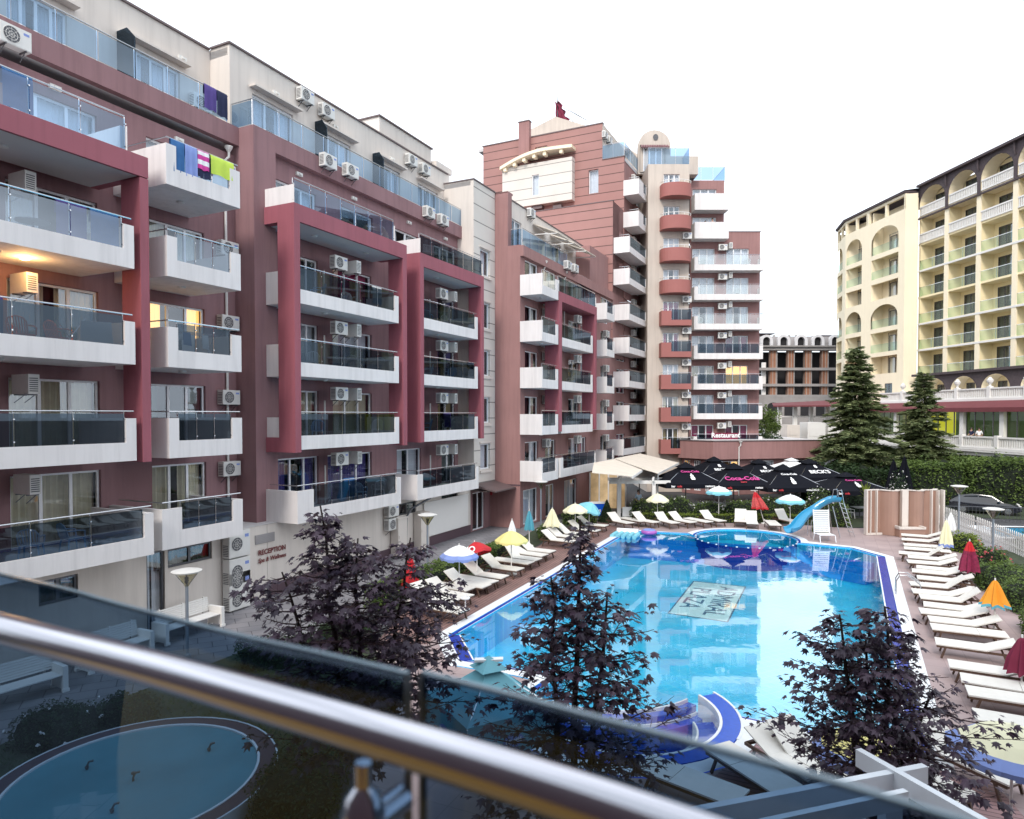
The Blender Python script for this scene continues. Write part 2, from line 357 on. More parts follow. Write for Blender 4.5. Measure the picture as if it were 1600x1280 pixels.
# ---------------------------------------------------------------- lettering
def text_mesh(txt,size,ext=.004,shear=0.,bold=0.,align='CENTER'):
    cu=bpy.data.curves.new('txt','FONT'); cu.body=txt; cu.size=size; cu.extrude=ext; cu.shear=shear; cu.offset=bold
    cu.align_x=align; cu.align_y='CENTER'; cu.resolution_u=3
    o=bpy.data.objects.new('txt',cu); COL.objects.link(o)
    bpy.context.view_layer.update()
    dg=bpy.context.evaluated_depsgraph_get()
    me=bpy.data.meshes.new_from_object(o.evaluated_get(dg)); bpy.data.objects.remove(o); return me
def lettering(name,txt,size,origin,xdir,ydir,m,parent,shear=0.,bold=0.,world=True,align='CENTER',ext=.004):
    me=text_mesh(txt,size,ext,shear,bold,align); me.name=name
    x=Vector(xdir).normalized(); y=Vector(ydir).normalized(); z=x.cross(y).normalized(); y=z.cross(x)
    off=Vector((0,0,0))
    if parent is not None and world:
        p=parent
        while p.parent: p=p.parent
        off=Vector(p.location)
    O=Vector(origin)-off
    mx=Matrix(((x.x,y.x,z.x,O.x),(x.y,y.y,z.y,O.y),(x.z,y.z,z.z,O.z),(0,0,0,1)))
    me.transform(mx); me.materials.clear(); me.materials.append(m)
    o=bpy.data.objects.new(name,me); COL.objects.link(o)
    if parent is not None: o.parent=parent; KIDS.setdefault(parent.name,[]).append(o)
    return o
# ================================================================= building kit
ORD=['ground','first','second','third','fourth','fifth','sixth','seventh','eighth','ninth','tenth']
class Bld:
    def __init__(s,name,label,cat,loc):
        s.root=thing(name,label,cat,loc); s.room=MB(); s.w={}
    def W(s,m,fr):                      # wall mesh of one colour
        k=m
        if k not in s.w: s.w[k]=MB(fr)
        s.w[k].fr=fr; return s.w[k]
    def done(s,names={}):
        for k,mb in s.w.items(): mb.build(names.get(k,'wall'),M[k],s.root)
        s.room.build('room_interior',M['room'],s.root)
RW=random.Random(3)
def soffit(B,fr,s0,s1,d0,d1,z):
    w=B.W('soffit',fr); w.box(s0,s1,d0,d1,z-.006,z-.003)
def window(B,fr,s0,s1,z0,z1,d,n=3,cur='cream',cover=None,rev=.2,room=1.5,fw=.07,fm='pvc',glassm='glass_win',door=True):
    q=d-rev
    f=MB(fr); a0,a1=q+.02,q+.09
    f.box(s0,s1,a0,a1,z0,z0+fw); f.box(s0,s1,a0,a1,z1-fw,z1)
    f.box(s0,s0+fw,a0,a1,z0+fw,z1-fw); f.box(s1-fw,s1,a0,a1,z0+fw,z1-fw)
    cuts=[s0+(s1-s0)*k/n for k in range(1,n)]
    for c in cuts: f.box(c-fw*.7,c+fw*.7,a0,a1,z0+fw,z1-fw)
    o=f.build('window',M[fm],B.root)
    p=MB(fr); xs=[s0+fw]+cuts+[s1-fw]
    p.q((s0+fw,q+.055,z0+fw),(s1-fw,q+.055,z0+fw),(s1-fw,q+.055,z1-fw),(s0+fw,q+.055,z1-fw)); p.build('pane',M[glassm],o)
    if cur:
        c=MB(fr); w=s1-s0
        cover=cover if cover is not None else RW.choice([1,.9,.65,.5])
        spans=[(s0,s0+w*cover*.5),(s1-w*cover*.5,s1)] if cover<1 else [(s0,s1)]
        for (x0,x1) in spans:
            k=max(4,int((x1-x0)/.09)); prev=None
            for i in range(k+1):
                x=x0+(x1-x0)*i/k; dd=q-.12-(.06 if i%2 else 0)-RW.random()*.02
                if prev: c.q((prev[0],prev[1],z0),(x,dd,z0),(x,dd,z1),(prev[0],prev[1],z1))
                prev=(x,dd)
        c.build('curtain',M['cur_'+cur],o)
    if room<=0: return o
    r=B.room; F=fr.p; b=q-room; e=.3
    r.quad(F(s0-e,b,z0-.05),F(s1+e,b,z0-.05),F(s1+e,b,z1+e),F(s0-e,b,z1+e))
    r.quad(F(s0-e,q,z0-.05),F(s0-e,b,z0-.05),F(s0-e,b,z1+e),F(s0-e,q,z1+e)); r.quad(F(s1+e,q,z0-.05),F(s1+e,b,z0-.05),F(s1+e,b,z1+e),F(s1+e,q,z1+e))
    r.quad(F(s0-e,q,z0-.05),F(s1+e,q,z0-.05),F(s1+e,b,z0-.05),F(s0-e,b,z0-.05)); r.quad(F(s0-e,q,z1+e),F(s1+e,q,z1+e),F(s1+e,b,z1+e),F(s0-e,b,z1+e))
    return o
def balcony(B,fr,s0,s1,dw,df,zb,lw=.3,rw=.3,low=.55,up=1.27,rail=1.48,m='white_wall',g='glass_bal',panels=3,left=True,right=True,slab=.28,gl=True,t=.13):
    b=MB(fr); 
    b.box(s0,s1,dw,df-t,zb,zb+slab); b.box(s0,s1,df-t,df,zb,zb+low)
    if lw: b.box(s0,s0+lw,df-t,df,zb+low,zb+up)
    if rw: b.box(s1-rw,s1,df-t,df,zb+low,zb+up)
    if left: b.box(s0,s0+t,dw,df-t,zb+slab,zb+up)
    if right: b.box(s1-t,s1,dw,df-t,zb+slab,zb+up)
    o=b.build('balcony',M[m],B.root)
    if gl:
        gs=MB(fr); a,c=s0+lw+.01,s1-rw-.01
        for k in range(panels):
            x0=a+(c-a)*k/panels+.015; x1=a+(c-a)*(k+1)/panels-.015
            gs.q((x0,df-.06,zb+low+.0),(x1,df-.06,zb+low+.0),(x1,df-.06,zb+rail-.07),(x0,df-.06,zb+rail-.07))
        gs.build('glass_balustrade',M[g],o)
        h=MB(fr); P=fr.p
        e=.12
        h.tube([P(s0+(.02 if lw>.2 else .05),dw+.5,zb+rail),P(s0+.05,df-.06,zb+rail),P(s1-.05,df-.06,zb+rail)] if left and lw>.2 else [P(s0+.05,df-.06,zb+rail),P(s1-.05,df-.06,zb+rail)],.022,6)
        for k in range(panels+1):
            x=a+(c-a)*k/panels
            h.tube([P(x,df-.1,zb+low-.1),P(x,df-.1,zb+rail)],.014,5)
            if 0<k<panels or True:
                for zz in (zb+low+.12,zb+rail-.22): h.tube([P(x,df-.1,zz),P(x,df-.035,zz)],.022,6)
        h.build('handrail',M['steel'],o)
    return o
def terrace_glass(B,fr,s0,s1,d,z,h=.95,g='glass_blue',pan=1.3,ret0=None,ret1=None):
    gm=MB(fr); hm=MB(fr); P=fr.p; n=max(1,round((s1-s0)/pan))
    for k in range(n):
        x0=s0+(s1-s0)*k/n+.015; x1=s0+(s1-s0)*(k+1)/n-.015
        gm.q((x0,d,z+.04),(x1,d,z+.04),(x1,d,z+h-.05),(x0,d,z+h-.05))
    for r,x in ((ret0,s0),(ret1,s1)):
        if r: gm.q((x,d-.03,z+.04),(x,d-r,z+.04),(x,d-r,z+h-.05),(x,d-.03,z+h-.05)); hm.tube([P(x,d,z+h),P(x,d-r,z+h)],.025,6)
    hm.tube([P(s0,d,z+h),P(s1,d,z+h)],.025,6)
    for k in range(n+1):
        x=s0+(s1-s0)*k/n; hm.tube([P(x,d-.05,z),P(x,d-.05,z+h)],.015,5)
    o=gm.build('terrace_glass',M[g],B.root); hm.build('handrail',M['steel'],o); return o
# ---------------------------------------------------------------- air conditioners (prototype, then copies)
def make_ac(w=.82,h=.56,t=.32,name='air_conditioner',fans=1,bracket=True):
    r=thing(name,'white outdoor air conditioner unit','air conditioner')
    b=MB(); b.box(-w/2,w/2,0.02,t,-h/2,h/2); b.box(-w/2+.02,w/2-.02,t,t+.012,-h/2+.02,h/2-.02)
    o=b.build('casing',M['ac'],r)
    for k in range(fans):
        f=MB(); cz=0 if fans==1 else (-h/4+k*h/2); rr=min(h/fans,.62)*.40
        cx=-w*.14
        pts=[(cx+math.cos(a)*rr,-(t+.016),cz+math.sin(a)*rr) for a in [2*math.pi*i/20 for i in range(20)]]
        f.quad(*pts); o2=f.build('fan_grille',M['ac_dark'],o)
        g=MB()
        for q in (.35,.68,1.):
            g.tube([(cx+math.cos(a)*rr*q,-(t+.022),cz+math.sin(a)*rr*q) for a in [2*math.pi*i/16 for i in range(16)]],.007,4,closed=True)
        for i in range(8):
            a=math.pi*i/4; g.tube([(cx,-(t+.022),cz),(cx+math.cos(a)*rr,-(t+.022),cz+math.sin(a)*rr)],.005,4)
        g.build('fan_guard',M['ac'],o)
    s=MB()
    for k in range(7): s.box(-w/2-.004,-w/2+.004,.05,t-.04,-h/2+.07+k*.06,-h/2+.10+k*.06)
    s.build('side_vent',M['ac_dark'],r)
    l=MB(); l.box(w*.24,w*.42,t+.013,t+.018,h*.22,h*.34); l.build('badge',M['c_blue'],r)
    if bracket:
        k=MB()
        for x in (-w*.32,w*.32): k.box(x-.015,x+.015,0,t+.02,-h/2-.04,-h/2); k.bar((x,0,-h/2-.25),(x,-t*.8,-h/2-.04),.02)
        k.build('bracket',M['dsteel'],r)
    return r
AC0=make_ac(); AC0_used=[False]
AC_LABELS=set()
def ac(fr,s,d,z,label,turn=0.,group='air conditioners on the apartment facades',proto=None,scale=None):
    """turn 0 = flat against the wall facing out; -90 = stands out from the wall sideways"""
    n=fr.n; rz=math.atan2(n.y,n.x)+math.pi/2+R(turn)
    p=fr.p(s,d,z)
    if not AC0_used[0] and proto is None:
        AC0_used[0]=True; AC0.location=p; AC0.rotation_euler=(0,0,rz); AC0['label']=label; AC0['group']=group; return AC0
    return dup(proto or AC0,p,rz,label,group,scale=scale)
# ---------------------------------------------------------------- chairs, towels, little balcony things
def make_chair(m,col,label):
    r=thing('plastic_chair',label,'chair')
    s=MB(); s.box(-.22,.22,-.22,.22,.40,.43); s.build('seat',m,r)
    b=MB()
    pts=[(-.22,.20),(-.24,.24)]
    for i in range(7):
        x=-.18+i*.06; b.bar((x,.21,.43),(x*1.15,.33,.86-abs(x)*.25),.028,.012)
    b.tube([(-.24,.22,.43),(-.25,.30,.72),(-.17,.33,.83),(0,.34,.88),(.17,.33,.83),(.25,.30,.72),(.24,.22,.43)],.02,6)
    b.build('backrest',m,r)
    for sx in (-1,1):
        a=MB(); a.tube([(sx*.25,.27,.64),(sx*.27,.0,.65),(sx*.26,-.20,.62),(sx*.24,-.22,.42)],.022,6); a.build('armrest',m,r)
        for sy in (-1,1):
            l=MB(); l.tube([(sx*.21,sy*.2,.41),(sx*.25,sy*.25,0)],[.028,.018],6); l.build('leg',m,r)
    return r
CH={}
def chair(kind,p,rz,label):
    m={'white':'plastic','blue':'plastic_blue','orange':'plastic_orange'}[kind]
    if kind not in CH:
        c=make_chair(M[m],kind,label); CH[kind]=c; c.location=p; c.rotation_euler=(0,0,rz); c['group']=f'{kind} plastic chairs on balconies'; return c
    return dup(CH[kind],p,rz,label,f'{kind} plastic chairs on balconies')
def towel(fr,s0,s1,d,ztop,zbot,m,label,cat='towel',stripes=None,inner=.35):
    """cloth folded over a rail at d: outside drop to zbot, short inside drop, with soft folds"""
    b=MB(fr); k=10; P=fr.p; vs=[];fs=[]
    rows=[(d-.05,ztop-inner),(d-.035,ztop-.02),(d,ztop+.028),(d+.035,ztop-.03)]+[(d+.045,ztop-(ztop-zbot)*t) for t in (.25,.5,.75,1)]
    ph=RW.random()*6
    for j,(dd,z) in enumerate(rows):
        for i in range(k+1):
            s=s0+(s1-s0)*i/k
            w=.012*math.sin(i*1.3+ph)*max(0,j-2)/3; zz=z-(.02*math.sin(i*.8+ph) if j in(0,len(rows)-1) else 0)
            vs.append(P(s,dd+w,zz))
    for j in range(len(rows)-1):
        for i in range(k): fs.append([j*(k+1)+i,j*(k+1)+i+1,(j+1)*(k+1)+i+1,(j+1)*(k+1)+i])
    o=None
    if stripes:
        b.use(M[m]).use(M[stripes]); 
        for f_i,f in enumerate(fs):
            j=f_i//k; b.cur=(1 if j%2 else 0); b.add([vs[i] for i in f],[[0,1,2,3]])
    else: b.add(vs,fs)
    o=b.build('towel',M[m],None,smooth=True); tag(o,label,cat); return o
def small_light(B,fr,s,d,z,lit=False):      # round ceiling lamp below a slab
    b=MB(); b.lathe([(.13,0),(.12,-.05),(.06,-.07),(0,-.07)],fr.p(s,d,z),12)
    return b.build('ceiling_lamp',M['lamp_lit'] if lit else M['ac'],B.root)
M['lamp_lit']=mat('lit lamp glass',(1,.8,.5),.5,0,emit=(1,.58,.22),estr=14)
def wall_light(B,fr,s,d,z):
    b=MB(fr); b.box(s-.17,s+.17,d,d+.1,z-.07,z+.07); b.box(s-.06,s+.06,d+.1,d+.16,z-.04,z+.03); b.build('wall_lamp',M['ac'],B.root)
def downpipe(B,fr,s,d,z0,z1,hopper=True,name='downpipe'):
    b=MB(fr); P=fr.p; b.tube([P(s,d+.08,z0),P(s,d+.08,z1-.35),P(s+.12,d+.14,z1-.2),P(s+.12,d+.14,z1)],.05,7)
    if hopper: b.lathe([(.06,0),(.16,.16),(.16,.2)],P(s+.12,d+.14,z1),8)
    b.build(name,M['ac'],B.root)
# ================================================================= LEFT APARTMENT BLOCK (near wing)
LV=[None,2.85,5.72,8.60,11.45,14.32,17.25]       # underside of the slab of each storey
def px(x,y,d,fr=FA): return fr.hit(x,y,d)[0]
dF=-19.1; f2a_=px(459,316,dF); dBr=-20.95
B1=Bld('apartment_building','mauve apartment block with raspberry frames and white balconies, nearest along the pool','building',FA.p(20,-22,0))
dA=-21.7; sA0=5.0; sB=19.38; dB=-20.65; dBr=-20.95
# --- section A walls
N1w=(px(236,600,dA),px(321,600,dA)); F1w=(px(11,480,dA),px(154,480,dA))
A=B1.W('mauve',FA)
ops=[]
for L in (1,2,3,4,5):
    z0=LV[L]+.28; z1=z0+2.18 if L<5 else z0+2.1
    f=F1w if L<5 else (px(5,70,dA),px(151,150,dA)); n=N1w if L<5 else (px(228,215,dA),px(316,240,dA))
    ops+=[(f[0],f[1],z0,z1),(n[0],n[1],z0,z1)]
A.wall(sA0,sB,2.85,17.3,dA,ops,rev=.2)
curA={1:('cream','cream'),2:('cream','green'),3:('cream','lit'),4:('gold','cream'),5:('white','white')}
for L in (1,2,3,4,5):
    a,b=ops[(L-1)*2],ops[(L-1)*2+1]
    window(B1,FA,*a,dA,n=3,cur=curA[L][0],cover=[0,1,1,.9,.7,1][L]); window(B1,FA,*b,dA,n=3,cur=curA[L][1],cover=[0,.9,.4,.55,.8,1][L])
A.box(sA0,sB-.003,dA+.003,dA+.28,17.62,18.33)                      # terrace edge beam
# slabs inside the bays (floor between storeys), soffits
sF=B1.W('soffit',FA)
# --- left raspberry frame F1
sP0,sP1=px(221,500,dF),px(235.5,600,dF)
A=B1.W('red',FA)
A.box(sP0,sP1,dF-.88,dF,5.66,14.25)
A.box(sA0,sP1,dF-2.4,dF,14.28,14.9)
F1s1=13.32
for L in (1,2,3,4):
    zz=LV[L]
    s1=F1s1+(.35 if L==1 else 0)
    balcony(B1,FA,sA0+.2,s1,dA+.003,dF+(.0 if L>1 else .25),zz,lw=.3,rw=.32 if L>1 else .3,panels=5,g='glass_mid' if L==4 else 'glass_bal')
# L5 terrace glass on the frame
gl5=balcony(B1,FA,sA0+.2,px(200,250,dF),dA+.003,dF-.02,14.62,lw=.01,rw=.01,low=.29,up=1.0,rail=1.28,panels=6,g='glass_blue',left=False,slab=.282)
# --- narrow bay N1
n0,n1=14.42,17.30
for L in (1,2,3,4,5):
    k=.35 if L==1 else 0
    balcony(B1,FA,n0-k*.8,n1,dA+.003,dF+.0,LV[L],lw=.36+k,rw=.42,panels=3,g=[0,'glass_bal','glass_bal','glass_bal','glass_mid','glass_blue'][L])
    if L>1: small_light(B1,FA,(n0+n1)/2,-20.3,LV[L]-.001)
for L in (2,3,4): small_light(B1,FA,10.2,-20.2,LV[L]-.001)
small_light(B1,FA,10.4,-20.2,14.27)
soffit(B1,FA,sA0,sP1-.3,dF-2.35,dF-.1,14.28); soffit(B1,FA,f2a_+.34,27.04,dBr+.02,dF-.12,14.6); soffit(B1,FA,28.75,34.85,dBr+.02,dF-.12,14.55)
lamp=small_light(B1,FA,11.0,-20.4,LV[4]-.004,lit=True)
pl=bpy.data.lights.new('balcony_lamp_light','POINT'); pl.energy=26; pl.color=(1,.55,.2); pl.shadow_soft_size=.1
lo=bpy.data.objects.new('balcony_lamp_light',pl); COL.objects.link(lo); lo.location=FA.p(11.0,-20.35,LV[4]-.30)
wall_light(B1,FA,px(84,108,dA),dA,17.15-.12); wall_light(B1,FA,px(278,193,dA),dA,17.0)
# downpipe of N1
downpipe(B1,FA,px(352,500,dA),dA,2.6,17.3)
# --- section B: side return, corner pier, recessed wall
A=B1.W('mauve',FA)
sideB=FA.side(sB)                      # faces the camera; its s runs along d, its d = -s
A.wall(-23.2,dB,2.85,18.33,-sB+sB,(),fr=Frame(FA.p(sB,0,0),FA.n,-FA.u))
sB1=px(432,500,dB)
A.wall(sB,sB1,2.85,18.33,dB)
A.box(sB1,sB1+.02,dBr,dB-.001,2.85,17.62)
sC=35.3
bw={1:[(px(433,720,dBr),px(498,740,dBr)),(px(512,740,dBr),px(581,740,dBr)),(px(620,720,dBr),px(658,720,dBr)),(px(690,720,dBr),px(711,720,dBr))]}
for L in (2,3,4): bw[L]=[(px(466,600,dBr),px(498,600,dBr)),(px(520,600,dBr),px(581,600,dBr)),(px(642,600,dBr),px(662,600,dBr)),(px(684,600,dBr),px(711,600,dBr))]
bw[5]=[(px(427,250,dBr),px(494,290,dBr)),(px(532,290,dBr),px(582,310,dBr)),(px(617,340,dBr),px(653,350,dBr)),(px(678,370,dBr),px(712,380,dBr))]
ops=[]
for L in range(1,6):
    for a,b in bw[L]: ops.append((a,b,LV[L]+.28,LV[L]+2.42))
A.wall(sB1+.02,sC,2.85,17.62,dBr,ops,rev=.2)
A.box(sB1+.0,sC+.3,dBr,dB,17.62,18.33)
curs={1:['purple','purple','white','green'],2:['cream','cream','red','gold'],3:['white','white','purple','purple'],4:['green','red','red','purple'],5:['white','green','white','green']}
i=0
for L in range(1,6):
    for k,(a,b) in enumerate(bw[L]):
        o=ops[i]; i+=1
        window(B1,FA,*o,dBr,n=max(2,round((b-a)/.95)),cur=curs[L][k],cover=RW.choice([1,.8,.6]))
# purple-free red curtains seen on one storey handled by curs
# frames F2, F3
f2a,f2b=px(459,316,dF),27.38
f2l=px(468,600,dF)
A=B1.W('red',FA)
A.box(f2a,f2b,dB+.003,dF,14.6,15.27)                        # F2 beam
A.box(f2a+.0,f2a+.32,dF-.85,dF,5.62,14.6)                   # left fin
A.box(f2b-.33,f2b,dF-.85,dF,5.62,14.6)                      # right fin
A.box(f2a-.003,f2a+.28,dB+.004,dF-.85,5.0+.62,6.2+.0)              # low return of the left fin
f3a,f3b=px(657,500,dF),35.2
A.box(f3a,f3b,dB+.003,dF-.006,14.55,15.2)
A.box(f3a,f3a+.32,dF-.86,dF-.006,5.7,14.55); A.box(f3b-.33,f3b,dF-.86,dF-.006,5.7,14.55)
for L in (2,3,4):
    sd=MB(FA); sd.box(f2a+.06,f2a+.19,dB+.003,dF-.86,LV[L],LV[L]+1.27); sd.box(f2a+.19,f2a+.33,dB+.003,dF-.86,LV[L],LV[L]+.28); sd.build('balcony_side',M['white_wall'],B1.root)
    balcony(B1,FA,f2a+.33,26.74,dBr+.003,dF-.03,LV[L],lw=.02,rw=.30,panels=5,left=False)
    balcony(B1,FA,f3a+.33,34.5,dBr+.003,dF-.03,LV[L],lw=.02,rw=.28,panels=4,left=False)
    small_light(B1,FA,22.6,-20.0,LV[L]-.002); small_light(B1,FA,31.5,-20.0,LV[L]-.002)
small_light(B1,FA,22.0,-20.0,14.599); small_light(B1,FA,25.4,-20.0,14.599); small_light(B1,FA,31.5,-20.0,14.549)
balcony(B1,FA,px(462,810,dF),px(624,780,dF),dBr+.003,dF+.10,LV[1]+.0,lw=.9,rw=.35,panels=5)
balcony(B1,FA,px(650,750,dF),px(746,740,dF),dBr+.003,dF+.08,LV[1]-.02,lw=.5,rw=.3,panels=4)
# L5 loggias on top of the frames
balcony(B1,FA,f2a+.05,px(618,370,dF),dBr+.003,dF-.03,14.99,lw=.01,rw=.01,low=.29,up=1.0,rail=1.25,panels=7,g='glass_blue',right=False,slab=.285)
balcony(B1,FA,f3a+.05,f3b-.1,dBr+.003,dF-.03,14.92,lw=.01,rw=.01,low=.29,up=1.0,rail=1.25,panels=6,g='glass_bal',right=False,slab=.285)
for x,y in ((466,256),(552,296),(638,338),(695,364)): wall_light(B1,FA,px(x,y,dBr),dBr,17.3)
# --- terrace storey (cream, set back) and roof
A=B1.W('cream',FA); dT=-21.9; dTA=-23.0
topA=[(px(10,20,dTA),px(105,50,dTA)),(px(191,60,dTA),px(281,110,dTA))]
opsA=[(a,b,18.0,20.2) for a,b in topA]
A.wall(sA0,sB,17.9,21.66,dTA,opsA,rev=.22)
for o in opsA: window(B1,FA,*o,dTA,n=4,cur='white',cover=.8)
A.wall(dTA,dT,17.9,21.7,0,(),fr=Frame(FA.p(sB,0,0),FA.n,-FA.u))
topB=[(px(394,140,dT),px(458,180,dT)),(px(498,200,dT),px(548,240,dT)),(px(590,250,dT),px(625,270,dT)),(px(653,290,dT),px(684,300,dT))]
opsB=[(a,b,18.0,20.25) for a,b in topB]
A.wall(sB,sC+.6,17.9,21.7,dT,opsB,rev=.22)
for o in opsB: window(B1,FA,*o,dT,n=3,cur='white',cover=.7)
for o in opsA+opsB:                                        # thin hoods above the terrace windows
    d=dTA if o in opsA else dT; A.box(o[0]-.15,o[1]+.25,d+.003,d+.35,20.45,20.53)
for x,y,d in ((283,60,dTA),(430,150,dT),(523,200,dT),(612,255,dT)): wall_light(B1,FA,px(x,y,d),d,20.75)
R_=B1.W('coping',FA)
R_.box(sA0,sB-.05,dTA-.1,dTA+.08,21.663,21.74); R_.box(sB-.08,sB+.02,dTA+.08,dT+.08,21.703,21.77); R_.box(sB+.02,sC+.4,dT-.1,dT+.08,21.703,21.77)
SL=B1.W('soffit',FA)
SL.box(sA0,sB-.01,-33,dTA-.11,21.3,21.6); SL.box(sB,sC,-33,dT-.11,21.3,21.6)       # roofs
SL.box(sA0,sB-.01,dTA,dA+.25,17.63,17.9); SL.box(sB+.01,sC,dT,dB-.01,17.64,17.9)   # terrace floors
# roof house
A.box(29.5,34.5,-26.5,-22.3,21.6,22.9); R_.box(29.4,34.6,-26.6,-22.2,22.903,22.97); A.box(34.62,36.4,-24,-22.0,21.9,22.25)
terrace_glass(B1,FA,sA0,px(355,190,dA+.2),dA+.22,18.35,h=1.0)
terrace_glass(B1,FA,sB+.05,sC+.25,dB-.06,18.35,h=1.0,ret0=1.15)
# privacy screens (grey, pointed top) on terraces
for s,d0,d1 in ((px(183,130,dTA),dTA,dA),(px(492,215,dT),dT,dB-.2),(px(582,260,dT),dT,dB-.2)):
    b=MB(FA); P=FA.p
    b.prism([P(s,d0+.01,17.9),P(s,d1-.35,17.9),P(s,d1-.35,20.1),P(s,(d0+d1)/2-.1,20.5),P(s,d0+.01,20.5)],FA.u*.04); b.build('privacy_screen',M['glass_bal'],B1.root)
# --- stair tower C
A=B1.W('stripe_cream',FA); dC=-19.85; sC1=38.02
cops=[(36.1,37.35,z,z+1.55) for z in (3.75,6.6,9.5,12.4,15.6)]
A.wall(sC,sC1,2.75,21.0,dC,cops,rev=.22)
CS=Frame(FA.p(sC,0,0),FA.n,-FA.u)
B1.W('cream',FA).wall(-22.4,dC,2.75,21.0,0,(),fr=CS)
for o in cops:
    w=window(B1,FA,*o,dC,n=1,cur='white',cover=1,rev=.22)
    b=MB(FA); b.box(o[0]-.12,o[1]+.12,dC+.003,dC+.12,o[2]-.2,o[2]-.06); b.box(o[0]-.12,o[1]+.12,dC+.003,dC+.07,o[3]+.05,o[3]+.13); b.build('sill',M['cream'],w)
R_=B1.W('coping',FA); R_.box(sC-.05,sC1,dC-.2,dC+.06,21.003,21.07); R_.box(sC-.05,sC+.1,-22.4,dC-.2,21.003,21.07)
B1.W('soffit',FA).box(sC,sC1,-33,dC-.21,20.7,20.95)
# --- ground storey: cream walls, plinth, windows, doors
dG=-20.1; A=B1.W('cream',FA)
g_ops=[(px(60,905,dG),px(122,905,dG),1.75,2.45),(px(229,900,dG),px(258,930,dG),.05,2.65),(px(262,860,dG),px(331,855,dG),2.0,2.62)]
A.wall(sA0,sB-.01,0,2.85,dG,g_ops,rev=.15)
for o in g_ops: window(B1,FA,*o,dG,n=2 if o[3]-o[2]<2 else 1,cur='white' if o[3]-o[2]>2 else 'green',fm='dsteel',rev=.15)
A.box(sB+.01,px(432,840,dG),dG-.6,dG+.0,0,2.85)
B1.W('mauve_dark',FA).box(sB,px(432,840,dG),dG+.003,dG+.03,0,.55)
g2=[(px(690,770,dG),px(715,770,dG),2.15,2.6),(px(622,795,dG),px(650,790,dG),2.0,2.6)]
A.wall(px(432,840,dG),sC+.02,0,2.85,dG,g2,rev=.15)
for o in g2: window(B1,FA,*o,dG,n=2,cur='green',fm='dsteel',rev=.15)
B1.W('mauve_dark',FA).box(px(432,840,dG)+.01,sC,dG+.003,dG+.03,0,.5)
B1.W('soffit',FA).box(sA0,sC,dG-1.5,dG+.03,2.853,2.86)
# white service panel wall and two tall cabinets
b=MB(FA); b.box(30.2,34.9,dG+.035,dG+.09,.55,2.35); b.box(30.2,34.9,dG+.03,dG+.13,2.35,2.42); b.build('service_panel',M['hotel_white'],B1.root)
for s in (27.3,29.3):
    b=MB(FA); b.box(s,s+.75,dG+.05,dG+.5,.12,1.95); b.box(s-.03,s+.78,dG+.04,dG+.53,1.95,2.02); b.box(s+.05,s+.1,dG+.5,dG+.53,1,1.15)
    o=b.build('utility_cabinet',M['cream'],None); tag(o,'tall cream utility cabinet '+('beside the drain pipe against the cream wall' if s<28 else 'right of the drain pipe at the white panel'),'cabinet')
downp=MB(FA); P=FA.p
downp.tube([P(29.9,dG+.7,2.75),P(28.9,dG+.2,2.3),P(28.55,dG+.12,1.9),P(28.5,dG+.12,.1)],.055,7); downp.build('downpipe',M['dsteel'],B1.root)
# entrance canopy and glass doors under C
A=B1.W('mauve',FA); A.wall(sC,sC1,0,2.75,dC-.35,[(35.75,37.2,.05,2.35)],rev=.15)
window(B1,FA,35.75,37.2,.05,2.35,dC-.35,n=2,cur=None,rev=.15,room=2.5)
b=MB(FA); b.box(sC,sC1-.01,dC-.4,dC+.9,2.5,2.56); b.prism([P(sC-.1,dC+.003,2.95),P(sC-.1,dC+1.5,2.6),P(sC-.1,dC+1.5,2.52),P(sC-.1,dC+.003,2.8)],FA.u*2.75)
b.build('entrance_canopy',M['coping'],B1.root)
# lettering on the corner
sg=MB(FA); 
vent=MB(FA); vent.box(px(398,830,dG),px(428,825,dG),dG+.003,dG+.04,2.15,2.5); 
for k in range(5): vent.box(px(398,830,dG)+.02,px(428,825,dG)-.02,dG+.04,dG+.055,2.18+k*.06,2.2+k*.06)
vent.build('vent_grille',M['grey_render'],B1.root)
M['text_brown']=mat('brown letters',(.16,.03,.03),.6,0)
c0=FA.p(px(424,848,dG),dG+.05,1.80); lettering('lettering','RECEPTION',.27,c0,FA.u,(0,0,1),M['text_brown'],B1.root,bold=.008)
c0=FA.p(px(424,862,dG),dG+.05,1.50); lettering('lettering','Spa & Wellness',.23,c0,FA.u,(0,0,1),M['text_brown'],B1.root,shear=.25,bold=.006)
B1.done()
# stack of three big outdoor units next to the reception corner
BIG=make_ac(.95,.95,.36,'outdoor_unit',1,False); BIG2=make_ac(.95,1.35,.36,'outdoor_unit',2,False)
sA_=px(374,850,dG+.4)
for o,z,l in ((BIG,2.38,'big cream outdoor unit, topmost of the stack by the reception corner'),(BIG2,.72,'tall cream outdoor unit with two fans, bottom of the reception corner stack')):
    o.location=FA.p(sA_,dG+.06,z); o.rotation_euler=(0,0,math.atan2(FA.n.y,FA.n.x)+math.pi/2); o['label']=l; o['category']='outdoor unit'
    p=MB(); p.tube([(.475,-.2,-.25),(.56,-.2,-.2),(.56,-.2,.12),(.475,-.2,.15)],.025,6); p.build('pipe_cover',M['ac'],o,world=False)
o=dup(BIG,FA.p(sA_,dG+.06,1.42+.0),None,'cream outdoor unit in the middle of the reception corner stack')
BIG.location=FA.p(sA_,dG+.06,2.42); 
bpy.data.objects['outdoor_unit']['group']='stack of outdoor units'; o['group']='stack of outdoor units'; BIG2['group']='stack of outdoor units'
